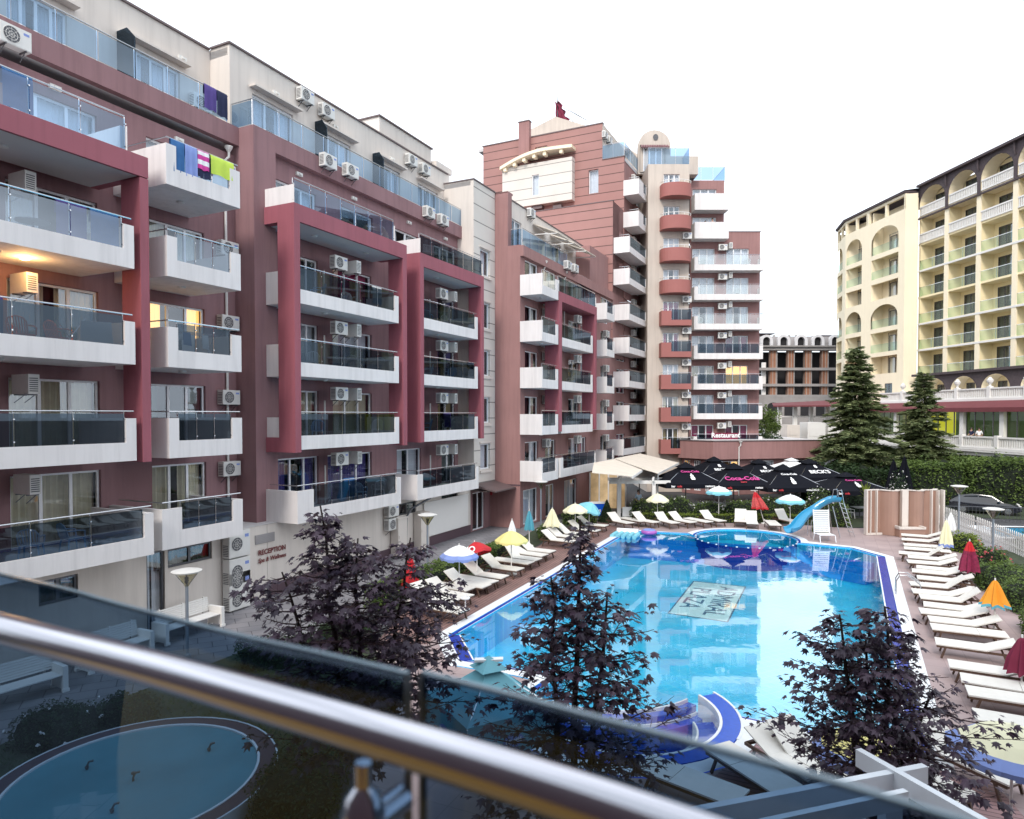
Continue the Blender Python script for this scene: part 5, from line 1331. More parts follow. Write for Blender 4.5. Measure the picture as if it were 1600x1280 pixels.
# lettered mosaic on the floor
fc=[Vector((*G(x,y,-1.2)[:2],-1.29)) for x,y in ((1084,905.5),(1165,914),(1137,968.5),(1044,955))]
b=MB(); b.quad(*fc); pm=b.build('pool_mosaic',M['mosaic'] if 'mosaic' in M else M['coping_w']); tag(pm,kind='structure')
M['mosaic']=mat('pale mosaic',(.55,.86,.90),.4,.1,8); pm.data.materials.clear(); pm.data.materials.append(M['mosaic'])
ex=(fc[2]-fc[1]).normalized(); ey=(fc[1]-fc[0]).normalized(); c=(fc[0]+fc[1]+fc[2]+fc[3])/4
wd=(fc[1]-fc[0]).length
M['mosaic_ink']=mat('dark mosaic letters',(.01,.12,.22),.4,0)
o=lettering('lettering','ADMIRAL',1.22,c+ey*.50+Vector((0,0,.006)),ex,ey,M['mosaic_ink'],pm,world=False)
o=lettering('lettering','PLAZA',1.22,c-ey*.62+Vector((0,0,.006)),ex,ey,M['mosaic_ink'],pm,world=False)
b=MB()
for i in range(4): b.bar(fc[i]+Vector((0,0,.004)),fc[(i+1)%4]+Vector((0,0,.004)),.06,.01)
b.build('mosaic_border',M['mosaic_ink'],pm,world=False)
# ---- round fountain basin at the near left
fp=thing('fountain_basin','round raised fountain basin with stone rim and pale blue water, below the balcony','fountain',(RPC[0],RPC[1],0))
b=MB(); ringwall(b,RPC,RPR,RPR+.30,0,360,-.01,.40,48); b.build('rim',M['mauve_dark'],fp)
b=MB(); ringwall(b,RPC,RPR-.05,RPR-.004,0,360,.0,.415,48); ringwall(b,RPC,RPR+.30,RPR+.33,0,360,.0,.412,48); b.build('rim_edge',M['coping_w'],fp)
M['fountain_floor']=mat('pale basin paint',(.10,.30,.36),.6,.15,1)
b=MB(); b.lathe([(RPR-.05,.38),(RPR-.06,.02),(0,.0)],(RPC[0],RPC[1],.0),40); b.build('basin',M['fountain_floor'],fp)
b=MB(); b.lathe([(RPR-.06,.25),(0,.25)],(RPC[0],RPC[1],0),40); b.build('water',M['water'],fp)
for k,(dx,dy) in enumerate(((0,-.1),(-1.1,.3),(.9,1.0),(.2,-1.1))):
    b=MB(); p=Vector((RPC[0]+dx,RPC[1]+dy,0)); b.tube([p,p+Vector((0,0,.45)),p+Vector((.03,.02,.52)),p+Vector((.10,.04,.53))],.02,8); b.lathe([(.03,0),(.04,.04),(0,.05)],p+Vector((0,0,.40)) if k else p+Vector((0,0,.5)),8); b.build('nozzle',M['dsteel'],fp)
# ================================================================= FURNITURE
def make_lounger(back,name='sun_lounger',fm='wood',sl='lounger'):
    r=thing(name,'white sun lounger','sun lounger'); L=1.95; W=.33; h=.36; sx=1.22
    fr=MB()
    for s in (-1,1): fr.bar((0,s*W,h-.03),(L-.05,s*W,h-.03),.045,.06)
    fr.bar((.02,-W,h-.03),(.02,W,h-.03),.045,.06); fr.bar((L-.08,-W,h-.03),(L-.08,W,h-.03),.045,.06); fr.bar((1.0,-W,h-.05),(1.0,W,h-.05),.04,.04)
    fr.build('frame',M[fm],r)
    for x in (.22,1.62):
        for s in (-1,1):
            l=MB(); l.bar((x,s*W,h-.05),(x+(.12 if x>1 else -.10),s*(W+.01),0),.05,.05); l.build('leg',M[fm],r)
    def pad(x0,z0,x1,z1,t=.035,sag=.018):
        b=MB(); n=8; d=Vector((x1-x0,0,z1-z0)); u=d.normalized(); nn=Vector((-u.z,0,u.x)); vs=[];
        for j,(yy) in enumerate((-W-.02,-W*.5,0,W*.5,W+.02)):
            for i in range(n+1):
                t_=i/n; p=Vector((x0,yy,z0))+d*t_; s_=sag*(1-abs(yy)/(W+.02))*math.sin(math.pi*t_)
                vs.append(p+nn*(t-s_))
        for j,(yy) in enumerate((-W-.02,-W*.5,0,W*.5,W+.02)):
            for i in range(n+1): vs.append(Vector((x0,yy,z0))+d*(i/n))
        m=n+1; k=5*m; fs=[]
        for j in range(4):
            for i in range(n): a=j*m+i; fs.append([a,a+1,a+m+1,a+m]); fs.append([k+a,k+a+m,k+a+m+1,k+a+1])
        for i in range(n): fs.append([i,k+i,k+i+1,i+1]); a=4*m+i; fs.append([a,a+1,k+a+1,k+a])
        for j in range(4): a=j*m; fs.append([a,a+m,k+a+m,k+a]); a=j*m+n; fs.append([a,k+a,k+a+m,a+m])
        b.add(vs,fs); return b
    pad(-.02,h,sx,h).build('seat',M[sl],r)
    a=R(back); bl=L-sx+.02; x1=sx+.01+bl*math.cos(a); z1=h+bl*math.sin(a)
    pad(sx+.012,h+.003,x1,z1).build('backrest',M[sl],r)
    if back>4:
        s=MB()
        for q in (-1,1):
            s.bar((sx,q*(W-.04),h-.01),(x1-.03,q*(W-.04),z1-.02),.035,.03); s.bar((sx+bl*.62*math.cos(a),q*(W-.05),h+bl*.62*math.sin(a)-.02),(sx+bl*.95,q*(W-.05),h-.03),.025,.025)
        s.build('backrest_support',M[fm],r)
    return r
LP={k:make_lounger(k) for k in (0,22,38,52)}
LUSED=set(); LGRP={'L':'sun loungers along the left side of the pool','F':'sun loungers along the far end of the pool','R':'sun loungers along the right side of the pool','N':'sun loungers on the near deck'}
def lounger(back,foot,ang_,label,grp,jit=0):
    k=back; p=(foot[0],foot[1],0); rz=R(ang_)+RW.uniform(-.06,.06)
    if k not in LUSED:
        LUSED.add(k); o=LP[k]; o.location=p; o.rotation_euler=(0,0,rz); o['label']=label; o['group']=LGRP[grp]; return o
    return dup(LP[k],p,rz,label,LGRP[grp])
zl=lambda x,y:(620+x/4.21,720+y/4.21)
angL=148
rowL=[(440,990,0),(375,925,38),(470,895,38),(485,845,0),(590,825,38),(635,800,0),(710,765,38),(810,715,38),(880,672,0),(930,650,52),(972,622,22),(1025,598,38),(1165,530,38),(1195,505,38),(1255,485,38),(1325,460,38),(1380,427,38)]
st_={0:'lying flat',22:'with its back slightly raised',38:'with its back raised',52:'with its back steeply raised'}
NTH=['first','second','third','fourth','fifth','sixth','seventh','eighth','ninth','tenth','eleventh','twelfth','thirteenth','fourteenth','fifteenth','sixteenth','seventeenth','eighteenth','nineteenth','twentieth','twenty-first','twenty-second','twenty-third']
for i,(x,y,bk) in enumerate(rowL):
    q=zl(x,y); lounger(bk,G(*q,.38),angL,f'{NTH[i]} white lounger from the near end of the left row, {st_[bk]}','L')
zf_=lambda x,y:(920+x/3.478,680+y/3.478)
rowF=[(225,478,38,125),(300,468,0,125),(368,474,38,125),(472,478,38,116),(568,474,38,120),(655,472,0,122),(725,467,38,112),(822,470,52,72),(890,482,52,74),(1015,490,0,80),(1130,470,52,110)]
for i,(x,y,bk,a) in enumerate(rowF):
    q=zf_(x,y); lounger(bk,G(*q,.38),a,f'{NTH[i]} white lounger from the left in the far row, {st_[bk]}','F')
zr=lambda x,y:(1340+x/4.265,700+y/4.265)
rowR=[(305,582,22),(308,612,22),(320,648,0),(325,672,0),(290,702,38),(352,730,22),(348,762,22),(410,800,22),(380,824,22),(415,870,22),(367,912,38),(384,962,22),(436,1000,38),(462,1052,22),(437,1097,22),(499,1152,22)]
pr=[G(*zr(x,y),.38) for x,y,_ in rowR]
rowR2=[(865,452,0),(885,517,22),(945,617,22),(1000,680,0),(1028,738,0),(1062,845,22)]
pr+=[G(1150+x/2.782,820+y/2.782,.38) for x,y,_ in rowR2]; bks=[b_ for *_,b_ in rowR]+[b_ for *_,b_ in rowR2]
N_R=len(pr)
for i,(p,bk) in enumerate(zip(pr,bks)):
    lounger(bk,p+Vector((.05,.25,0)),-27,f'{NTH[N_R-1-i]} white lounger from the near end of the right row, {st_[bk]}','R')
near=[(G(940+1090/5,1040+1030/5,.40),142,0,'lone lounger seen through the balcony glass beside the round bay'),(G(1150+255/2.782,820+1165/2.782,.4),118,0,'lounger on the near deck left of the pergola beam'),
      (G(1150+420/2.782,820+1120/2.782,.4),112,22,'lounger on the near deck just above the pergola beams'),(G(1150+520/2.782,820+1110/2.782,.4),114,38,'lounger half hidden by the right maple above the pergola corner'),
      (G(1150+1010/2.782,820+1190/2.782,.4),118,38,'brown framed lounger at the lower right beside the maple'),(G(1150+1230/2.782,820+1110/2.782,.4),115,38,'brown framed lounger under the yellow and blue parasol')]
for p,a,bk,l in near: lounger(bk,p,a,l,'N')
# ---- parasols
def parasol_open(label,loc,h,r,m1,m2=None,n=8,droop=.42,tilt=(0,0),border=.3,scallop=True,base=True,grp=None,pole='hotel_white',rot=0,mp=None):
    t=thing('parasol',label,'parasol',loc,0,grp)
    tm=Matrix.Rotation(tilt[0],3,'X')@Matrix.Rotation(tilt[1],3,'Y'); O=Vector(loc)
    def T(v,zp=h-.45): 
        v=Vector(v); w=tm@(v-Vector((0,0,zp)))+Vector((0,0,zp)); return O+w
    b=MB(); b.tube([O,T((0,0,h-.45)),T((0,0,h+.06))],.022,8); b.build('pole',M[pole],t)
    prof=[(0,h),(.3,h-droop*.16),(.55,h-droop*.40),(.8,h-droop*.72),(1.,h-droop)]
    seg=4; cv={'a':MB(),'b':MB()}
    def P_(q,i,z):      # slack cloth between ribs
        a=2*math.pi*i/(n*seg)+rot; k=i%seg; sg=(1-.06*math.sin(math.pi*k/seg)); 
        rr=q*r*(math.cos(math.pi/n)/math.cos((k/seg-.5)*2*math.pi/n))*1.0/math.cos(math.pi/n)*1.0
        rr=q*r*sg
        return T((rr*math.cos(a),rr*math.sin(a),z-.03*math.sin(math.pi*k/seg)*q))
    for i in range(n*seg):
        for (q0,z0),(q1,z1) in zip(prof,prof[1:]):
            which='a'
            if m2 and (q0>=1-border-.01): which='b'
            if mp and (i//seg)%2: which='b'
            if q0==0: cv[which].quad(T((0,0,h)),P_(q1,i,z1),P_(q1,i+1,z1))
            else: cv[which].quad(P_(q0,i,z0),P_(q1,i,z1),P_(q1,i+1,z1),P_(q0,i+1,z0))
        z1=h-droop; s=.10 if not scallop else .06+.05*math.sin(math.pi*((i%seg)+.5)/seg)
        a0,a1=P_(1,i,z1),P_(1,i+1,z1); dn=tm@Vector((0,0,-s)); cv['b' if m2 else 'a'].quad(a0,a1,a1+dn,a0+dn)
        if m2 and scallop and not mp:          # rounded colour border
            k=i%seg; e=.10*math.sin(math.pi*k/seg); e1=.10*math.sin(math.pi*(k+1)/seg)
            q0=1-border
            cv['b'].quad(P_(q0-e,i,h-droop*.66+.012+e*.5),P_(q0,i,h-droop*.66+.012),P_(q0,i+1,h-droop*.66+.012),P_(q0-e1,i+1,h-droop*.66+.012+e1*.5))
    c=cv['a'].build('canopy',M[m1],t)
    if m2 and c: cv['b'].build('border',M[m2],c)
    rb=MB()
    for i in range(n): rb.tube([T((0,0,h-.03)),P_(.98,i*seg,h-droop-.01)],.007,4); 
    rb.build('ribs',M['steel'],t)
    if base: b=MB(); b.lathe([(.24,0),(.24,.05),(.06,.10),(.03,.35)],O,12); b.build('base',M['hotel_white'],t)
    return t
def parasol_closed(label,loc,h,cols,wid=.17,ln=1.0,lean=(0,0),grp=None,flare=1.,pole='hotel_white'):
    t=thing('parasol',label,'parasol',loc,0,grp); O=Vector(loc); le=Vector((lean[0],lean[1],0))
    b=MB(); b.tube([O,O+le+Vector((0,0,h+.05))],.022,8); b.build('pole',M[pole],t)
    n=24; prof=[(0.0,1.0),(.25,.90),(.55,.65),(.85,.35),(1.*flare,.10),(1.05*flare,0)]
    k=len(cols)
    def pt(i,q,z):
        a=2*math.pi*i/n; w=wid*q*(1+.34*(1 if i%3==0 else -.5)+.08*math.sin(i*2.1)); zz=h-ln+ln*z-(.05 if i%3==0 and z<.2 else 0)
        return O+le*(zz/h)+Vector((w*math.cos(a),w*math.sin(a),zz))
    parts={}
    for j,((q0,z0),(q1,z1)) in enumerate(zip(prof,prof[1:])):
        m=cols[min(k-1,int(j*k/5))] if k<=3 else None
        mb=parts.setdefault(m,MB())
        for i in range(n): mb.quad(pt(i,q0,z0),pt(i,q1,z1),pt(i+1,q1,z1),pt(i+1,q0,z0))
    c=None
    for m,mb in parts.items():
        o=mb.build('canopy' if c is None else 'border',M[m],t if c is None else c); c=c or o
    b=MB(); b.lathe([(.22,0),(.22,.05),(.05,.09),(.03,.3)],O,12); b.build('base',M['hotel_white'],t)
    return t
def g2(x,Y): return ((x-800)*Y/FPX,Y,0)
parasol_open('blue and white parasol with scalloped border over the left hedge',g2(717,26.3),2.02,.76,'c_white','c_blue',border=.3)
ro=parasol_open('red promotional parasol tipped over beside the blue and white one',g2(745,28.5),1.75,.62,'c_red',None,tilt=(R(-18),R(-14)),scallop=False,n=6)
lettering('lettering','VO',.36,Vector(g2(741,28.5))+Vector((-.18,-.52,1.50)),(1,-.1,.18),(0,.55,.8),M['text_white'],ro,bold=.01)
parasol_open('yellow parasol standing in the left hedge near the tipped red one',g2(799,30),1.95,.74,'yellow',None)
parasol_closed('furled white parasol behind the yellow one at the left hedge',g2(800,33),1.98,['c_white'],.16,.75)
parasol_closed('furled teal parasol by the brown corner of the middle wing',g2(827,36.5),1.95,['c_teal'],.2,1.05)
parasol_closed('furled pale yellow parasol left of the lamp by the middle wing',g2(863,38),1.85,['yellow_pale'],.30,1.0,flare=1.25)
parasol_open('yellow parasol over the far loungers of the left row',g2(899,40),1.85,.74,'yellow_pale',None)
parasol_open('pale aqua parasol tipped behind the yellow one at the far left loungers',g2(921,41.5),1.75,.74,'c_aqua',None,tilt=(R(10),R(22)))
parasol_open('pale yellow parasol in front of the white gazebo',g2(1028,44.2),1.95,.75,'yellow_pale',None)
parasol_open('aqua and white parasol behind the far row, left of the tipped red one',g2(1124,45),2.35,.88,'c_white','c_aqua',border=.3)
parasol_open('aqua and white parasol at the far row next to the blue slide',g2(1236,42.4),2.1,.92,'c_white','c_aqua',border=.3)
parasol_closed('red and white checked parasol half furled and leaning at the far row',g2(1196,44),2.1,['c_red','c_red2','c_red'],.36,1.1,lean=(-.65,0),flare=1.1)
parasol_closed('small furled white parasol at the far end of the right row',g2(1488,37.5),1.7,['c_white'],.2,1.0)
parasol_closed('furled cream parasol with blue hem at the far right loungers',g2(1481,33.9),1.85,['yellow_pale','yellow_pale','c_blue'],.24,1.35)
parasol_closed('furled wine red parasol with pink top beside the right row',g2(1518,27.7),1.95,['c_red','c_wine2','c_wine2'],.28,1.25)
parasol_closed('furled orange parasol with teal hem above the right hedge',g2(1559,21.9),1.75,['c_orange','c_orange','c_teal'],.27,.85,flare=1.2)
parasol_closed('furled wine red parasol cut by the right edge of the view',g2(1603,17.0),1.5,['c_wine'],.28,.9)
parasol_open('yellow parasol with blue scallops over the lower right loungers',g2(1590,11.0),2.02,.95,'yellow_pale','c_blue',border=.40,grp=None)
parasol_open('yellow and violet parasol mostly hidden behind the right maple',g2(1345,11.6),1.7,.75,'yellow','c_blue',border=.3)
# square parasols
def square_parasol(label,loc,w,h,eave,m,rz=0.,val=.3,texts=(),vent=True,grp=None,trim=None,bottle=None,valtext=True):
    t=thing('square_parasol',label,'parasol',loc,0,grp); O=Vector(loc)
    b=MB(); b.tube([O,O+Vector((0,0,h))],.04,8); b.build('pole',M['dsteel'],t)
    cs=[Vector((math.cos(rz+math.pi/4+k*math.pi/2),math.sin(rz+math.pi/4+k*math.pi/2),0))*w*.7071 for k in range(4)]
    top=O+Vector((0,0,h)); b=MB(); vl=MB()
    for k in range(4):
        a,c=cs[k],cs[(k+1)%4]; n=6
        for i in range(n):
            for j in range(5):
                def q(i_,j_):
                    e=a+(c-a)*i_/n; s=j_/5; sag=.06*math.sin(math.pi*i_/n)*s+.10*math.sin(math.pi*s); return O+e*s+Vector((0,0,h+(eave-h)*s-sag*.6))
                if j==0: b.quad(q(i,0),q(i,1),q(i+1,1))
                else: b.quad(q(i,j),q(i,j+1),q(i+1,j+1),q(i+1,j))
            e0,e1=q(i,5),q(i+1,5); vl.quad(e0,e1,e1-Vector((0,0,val)),e0-Vector((0,0,val)))
    c_=b.build('canopy',M[m],t); vl.build('valance',M[trim or m],t)
    if vent:
        b=MB()
        for k in range(4): b.quad(top+Vector((0,0,.12)),O+cs[k]*.30+Vector((0,0,h+(eave-h)*.30+.10)),O+cs[(k+1)%4]*.30+Vector((0,0,h+(eave-h)*.30+.10)))
        b.build('vent_cap',M[m],t)
    b=MB()
    for k in range(4): b.tube([top-Vector((0,0,.1)),O+cs[k]+Vector((0,0,eave-.03))],.015,4)
    b.build('ribs',M['steel'],t)
    # print on the faces turned to the pool
    for k in range(4):
        mid=(cs[k]+cs[(k+1)%4])/2; nn=mid.normalized()
        if nn.y>-.3: continue
        xd=Vector((-nn.y,nn.x,0)); 
        if xd.dot(Vector((1,0,0)))<0: xd=-xd
        up=(Vector((0,0,h-eave))-mid).normalized()
        nrm=xd.cross(up); nrm=nrm if nrm.z>0 else -nrm
        mk=lambda s:O+mid*s+Vector((0,0,h+(eave-h)*s))+nrm*.03
        for (txt,sz,s,mm) in texts: lettering('lettering',txt,sz,mk(s),xd,up,M[mm],c_,bold=sz*.03)
        if bottle:
            bp=[(-.13,-.34),(.13,-.34),(.16,-.1),(.10,.05),(.13,.16),(.05,.26),(.05,.38),(-.05,.38),(-.05,.26),(-.13,.16),(-.10,.05),(-.16,-.1)]
            g=MB(); o_=mk(bottle); g.prism([o_+xd*x+up*y for x,y in bp],nrm*.006); g.build('bottle_print',M['text_white'],c_)
        if valtext:
            vv=O+mid+Vector((0,0,eave-val*.55))+nn*.03
            for sx_,tx,mm in ((-.3,'cola','text_red'),(.3,'restaurant','text_white'),(-.42,'bar','text_white')): lettering('lettering',tx,.20,vv+xd*w*sx_*.9,xd,(0,0,1),M[mm],t,bold=.01)
    return t
BG='black square parasols over the restaurant terrace'
for l,x,Y,h,ev,tx,bt in (('black square parasol, left end of the front row, with a bottle print',1072,48.5,3.6,2.35,(('Coca-Cola',.3,.42,'text_pink'),),.68),
    ('black square parasol of the front row with large pink script',1147,48.5,3.55,2.25,(('Coca-Cola',.56,.70,'text_pink'),('zero',.24,.86,'text_red')),None),
    ('black square parasol of the front row with a bottle print, second from the right',1224,48.0,3.5,2.15,(('Coca-Cola',.26,.42,'text_white'),),.72),
    ('lowest black square parasol at the right end, with a bottle print',1323,46.5,3.05,2.1,(('Coca-Cola',.26,.42,'text_pink'),),.68)):
    square_parasol(l,g2(x,Y),4.1,h,ev,'black',rz=R(4),texts=tx,bottle=bt,grp=BG)
for l,x,Y,h,ev,tx in (('black square parasol of the back row, left one with a white crest',1116,55,3.6,2.4,(("BECK'S",.4,.72,'text_white'),('8',.5,.5,'text_white'))),
    ('black square parasol of the back row, middle one with a white crest',1186,55,3.4,2.3,(("BECK'S",.4,.72,'text_white'),('8',.5,.5,'text_white'))),
    ('black square parasol of the back row, right one with large white capitals',1265,54,3.5,2.3,(("BECK'S",.56,.72,'text_white'),('8',.5,.42,'text_white')))):
    square_parasol(l,g2(x,Y),4.0,h,ev,'black',rz=R(8),texts=tx,grp=BG,valtext=False)
for l,x,Y in (('tall furled black parasol left of the pair behind the brown panel wall',1397,52),('tall furled black parasol right of the pair behind the brown panel wall',1414,51)):
    t=parasol_closed(l,g2(x,Y),4.0 if x>1400 else 3.7,['black'],.42,2.7,grp='furled black parasols',flare=1.1,pole='dsteel')
sp=square_parasol('big pale teal square parasol with oval badges, seen through the balcony glass',(-.42,12.2,0),1.75,2.62,1.95,'c_teal2',rz=R(30),val=.0001,vent=True,valtext=False)
b=MB(); P0=Vector((-.42,12.2,2.66)); b.obox(P0,(1,.1,0),(0,1,0),(0,0,1),.26,.07,.02); b.build('top_frame',M['c_white'],sp)
b=MB()
for k in range(4):
    a0=R(30+45+90*k); a1=R(30+135+90*k); c0=Vector((-.42,12.2,0))+Vector((math.cos(a0),math.sin(a0),0))*1.2374; c1=Vector((-.42,12.2,0))+Vector((math.cos(a1),math.sin(a1),0))*1.2374
    b.quad(c0+Vector((0,0,1.95)),c1+Vector((0,0,1.95)),c1+Vector((0,0,1.3)),c0+Vector((0,0,1.3)))
    mid=(c0+c1)/2; nn=(mid-Vector((-.42,12.2,0))).normalized()
    if nn.y<.3:
        xd=Vector((-nn.y,nn.x,0)); xd=xd if xd.x>0 else -xd; g=MB(); o_=mid+nn*.01+Vector((0,0,1.55)); g.prism([o_+xd*.20*math.cos(q*.3927)+Vector((0,0,.12*math.sin(q*.3927))) for q in range(16)],nn*.008); go=g.build('badge',M['c_blue'],sp)
        lettering('lettering','Nestlé',.12,mid+nn*.025+Vector((0,0,1.55)),xd,(0,0,1),M['text_white'],go,bold=.003)
b.build('side_cloth',M['c_teal2'],sp)
# ---- benches
def bench(label,a,b_,flip=1,grp='white slatted garden benches'):
    a=Vector(a);b_=Vector(b_); u=(b_-a).normalized(); n=Vector((u.y,-u.x,0))*flip; ln=(b_-a).length; c=(a+b_)/2
    t=thing('garden_bench',label,'bench',c,0,grp); fr=Frame(a,u,n)
    m=MB(fr)
    for k in range(6): m.box(.12,ln-.12,.05+k*.085,.05+k*.085+.07,.42,.45)
    m.build('seat',M['hotel_white'],t)
    m=MB(fr)
    for k in range(7): m.box(.12,ln-.12,-.02-.01*k,.005-.01*k,.50+k*.065,.55+k*.065)
    for s in (.25,ln/2,ln-.3): m.box(s,s+.05,-.10,-.04,.42,.97)
    m.build('backrest',M['hotel_white'],t)
    for s in (0,ln-.12):
        m=MB(fr); m.box(s,s+.12,-.05,.6,.0+.08,.66); m.box(s-.02,s+.14,.54,.62,0,.08); m.box(s-.02,s+.14,-.05,.03,0,.08); m.build('armrest',M['hotel_white'],t)
    return t
bench('white slatted bench by the glass door behind the street lamp',(-11.15,20.9,0),(-10.2,22.9,0))
bench('white slatted bench seen through the railing glass, left of the lamp',(-12.05,18.6,0),(-11.2,20.35,0))
bench('white slatted bench at the far left edge below the rail',(-13.3,15.4,0),(-11.9,17.6,0))
# ---- street lamps
def lamp(label,x,y,h):
    t=thing('garden_lamp',label,'lamp',(x,y,0),0,'garden lamps with cone shades')
    b=MB(); b.tube([(x,y,0),(x,y,h-.45)],.045,10); b.lathe([(.09,0),(.09,.12),(.05,.16)],(x,y,0),10); b.build('pole',M['lamp_pole'],t)
    b=MB(); b.lathe([(.06,h-.5),(.10,h-.42),(.33,h-.08)],(x,y,0),20); b.build('shade',M['lamp_glass'],t)
    b=MB(); b.lathe([(.40,h-.09),(.42,h-.05),(.25,h-.01),(0,h)],(x,y,0),20); b.build('cap',M['ac'],t)
    b=MB()
    for k in range(4): a=k*math.pi/2+.4; b.tube([(x+.07*math.cos(a),y+.07*math.sin(a),h-.45),(x+.34*math.cos(a),y+.34*math.sin(a),h-.07)],.010,4)
    b.lathe([(.05,h-.42),(.06,h-.25),(0,h-.2)],(x,y,0),8); b.build('lamp_frame',M['dsteel'],t)
lamp('slim garden lamp with cone shade in front of the white bench, nearest of all',-9.45,19.6,2.62)
lamp('garden lamp with cone shade against the white service panel',-3.64,29.1,2.85)
lamp('garden lamp with cone shade by the ground floor windows of the middle wing',1.75,41,3.1)
lamp('garden lamp with cone shade beside the black car and brown panel wall',24.45,37.0,3.25)
lamp('garden lamp with cone shade in front of the white picket fence',21.5,30.2,2.95)
# ---- water slide
sl=thing('water_slide','curved blue water slide with a steel ladder at the far pool edge','water slide',(17.6,39.4,0))
path=[(19.05,39.4,2.02),(18.7,39.45,2.0),(18.25,39.55,1.78),(17.8,39.6,1.42),(17.3,39.5,1.12),(16.85,39.3,.78),(16.45,39.0,.48),(16.05,38.75,.36),(15.75,38.65,.34)]
# smooth the chute path
def smooth(p,k=4):
    out=[]
    for i in range(len(p)-1):
        p0=Vector(p[max(i-1,0)]);p1=Vector(p[i]);p2=Vector(p[i+1]);p3=Vector(p[min(i+2,len(p)-1)])
        for j in range(k):
            t=j/k; out.append(.5*((2*p1)+(p2-p0)*t+(2*p0-5*p1+4*p2-p3)*t*t+(3*p1-p0-3*p2+p3)*t**3))
    out.append(Vector(p[-1])); return out
sp_=smooth(path,4); b=MB(); vs=[];m=9
for i,p in enumerate(sp_):
    d=(sp_[min(i+1,len(sp_)-1)]-sp_[max(i-1,0)]).normalized(); x=d.cross(Vector((0,0,1))).normalized(); y=x.cross(d)
    w=.33+(.05 if i<6 else 0)
    for k in range(m):
        a=math.pi*(k/(m-1)); vs.append(p+x*(-math.cos(a))*w+y*(.30-math.sin(a)*.30))
    for k in range(m):
        a=math.pi*(1-k/(m-1)); vs.append(p+x*(-math.cos(a))*(w+.035)+y*(.315-math.sin(a)*.345))
fs=[]
for i in range(len(sp_)-1):
    for k in range(2*m): k2=(k+1)%(2*m); fs.append([i*2*m+k,i*2*m+k2,(i+1)*2*m+k2,(i+1)*2*m+k])
fs.append(list(range(2*m))[::-1]); fs.append([(len(sp_)-1)*2*m+k for k in range(2*m)])
b.add(vs,fs); b.build('chute',M['slide'],sl,smooth='auto')
b=MB()
for s in (-.28,.28):
    b.tube([(19.75+.1,39.4+s,0),(19.2,39.4+s,1.95),(19.05,39.4+s,2.75),(18.85,39.4+s,2.7),(18.75,39.4+s,2.15)],.022,6)
for k in range(7): z=.28+k*.27; b.tube([(19.78-.28*z,39.12,z),(19.78-.28*z,39.68,z)],.02,5)
b.build('ladder',M['steel'],sl)
b=MB()
for s in (-.25,.25):
    b=MB(); b.tube([(18.9,39.4+s*2,0),(18.55,39.4+s,1.8)],.025,6); b.build('support_leg',M['steel'],sl)
    b=MB(); b.tube([(17.3,39.35+s,0),(17.35,39.4+s*.8,1.0)],.022,6); b.build('support_leg',M['steel'],sl)
# white slatted lifeguard seat at the pool edge
ws=thing('folding_chair','tall white slatted deck chair at the pool edge below the slide','chair',(17.6,38.0,0)); cxx=17.55
b=MB()
for k in range(11): b.box(cxx-.42,cxx+.42,-(38.3+.015*k),-(38.27+.015*k),.45+k*.115,.54+k*.115)
for s in (-.45,.41): b.bar((cxx+s+.02,38.28,.35),(cxx+s+.02,38.46,1.72),.045)
b.build('backrest',M['plastic'],ws)
b=MB()
for k in range(6): b.box(cxx-.42,cxx+.42,-(37.55+.12*k+.10),-(37.55+.12*k),.38,.41)
b.build('seat',M['plastic'],ws)
for sx_ in (-.43,.43):
    for yy in (37.6,38.25): b=MB(); b.bar((cxx+sx_,yy,.38),(cxx+sx_,yy+(-.1 if yy<38 else .15),0),.04); b.build('leg',M['plastic'],ws)
# ---- brown screen wall
kk=thing('panel_wall','curved brown panel wall with cream pilasters at the far right of the pool','screen wall',(24,40,0))
def zk(x,y): return (1180+x/5.333,760+y/5.333)
YK=39.9; kx=lambda x:X(zk(x,0)[0],YK)
prof=[(935,.9),(960,.55),(1000,.35),(1040,.15),(1075,.05)]
b=MB(); pts=[]
for x,dy in ((940,.0),(1000,.15),(1068,.25)): pts.append((kx(x),YK+dy))
for i in range(9): t=i/8; pts.append((kx(1070+155*t),YK+.25+.0-.55*math.sin(math.pi*t)))
pts.append((kx(1232),YK+.1)); pts.append((kx(1276),YK+.1))
for i in range(9): t=i/8; pts.append((kx(1282+155*t),YK+.25-.55*math.sin(math.pi*t)))
for x,dy in ((1440,.25),(1480,.1),(1535,.25),(1570,.6)): pts.append((kx(x),YK+dy))
H_=2.62; n=len(pts)
vs=[(x,y,0) for x,y in pts]+[(x,y,H_) for x,y in pts]+[(x,y+.18,0) for x,y in pts]+[(x,y+.18,H_) for x,y in pts]
b.add(vs,[[i,i+1,n+i+1,n+i] for i in range(n-1)]+[[2*n+i,3*n+i,3*n+i+1,2*n+i+1] for i in range(n-1)]+[[n+i,n+i+1,3*n+i+1,3*n+i] for i in range(n-1)]+[[0,n,3*n,2*n],[n-1,3*n-1,4*n-1,2*n-1]])
b.build('panel',M['kiosk'],kk)
def post(x0,x1,name='pilaster',dy=-.08,z1=H_+.04):
    b=MB(); b.box(kx(x0),kx(x1),-(YK+.25),-(YK+dy),0,z1); b.build(name,M['cream'],kk)
for x0,x1 in ((932,944),(966,972),(1018,1024),(1228,1280),(1474,1482),(1533,1538),(1572,1584)): post(x0,x1)
b=MB()
for (x0,y0),(x1,y1) in zip(pts,pts[1:]): b.bar((x0,y0+.09,H_+.02),(x1,y1+.09,H_+.02),.24,.05)
b.bar((kx(944),YK-.05,.06),(kx(1075),YK+.1,.06),.08,.12); b.build('coping',M['cream'],kk)
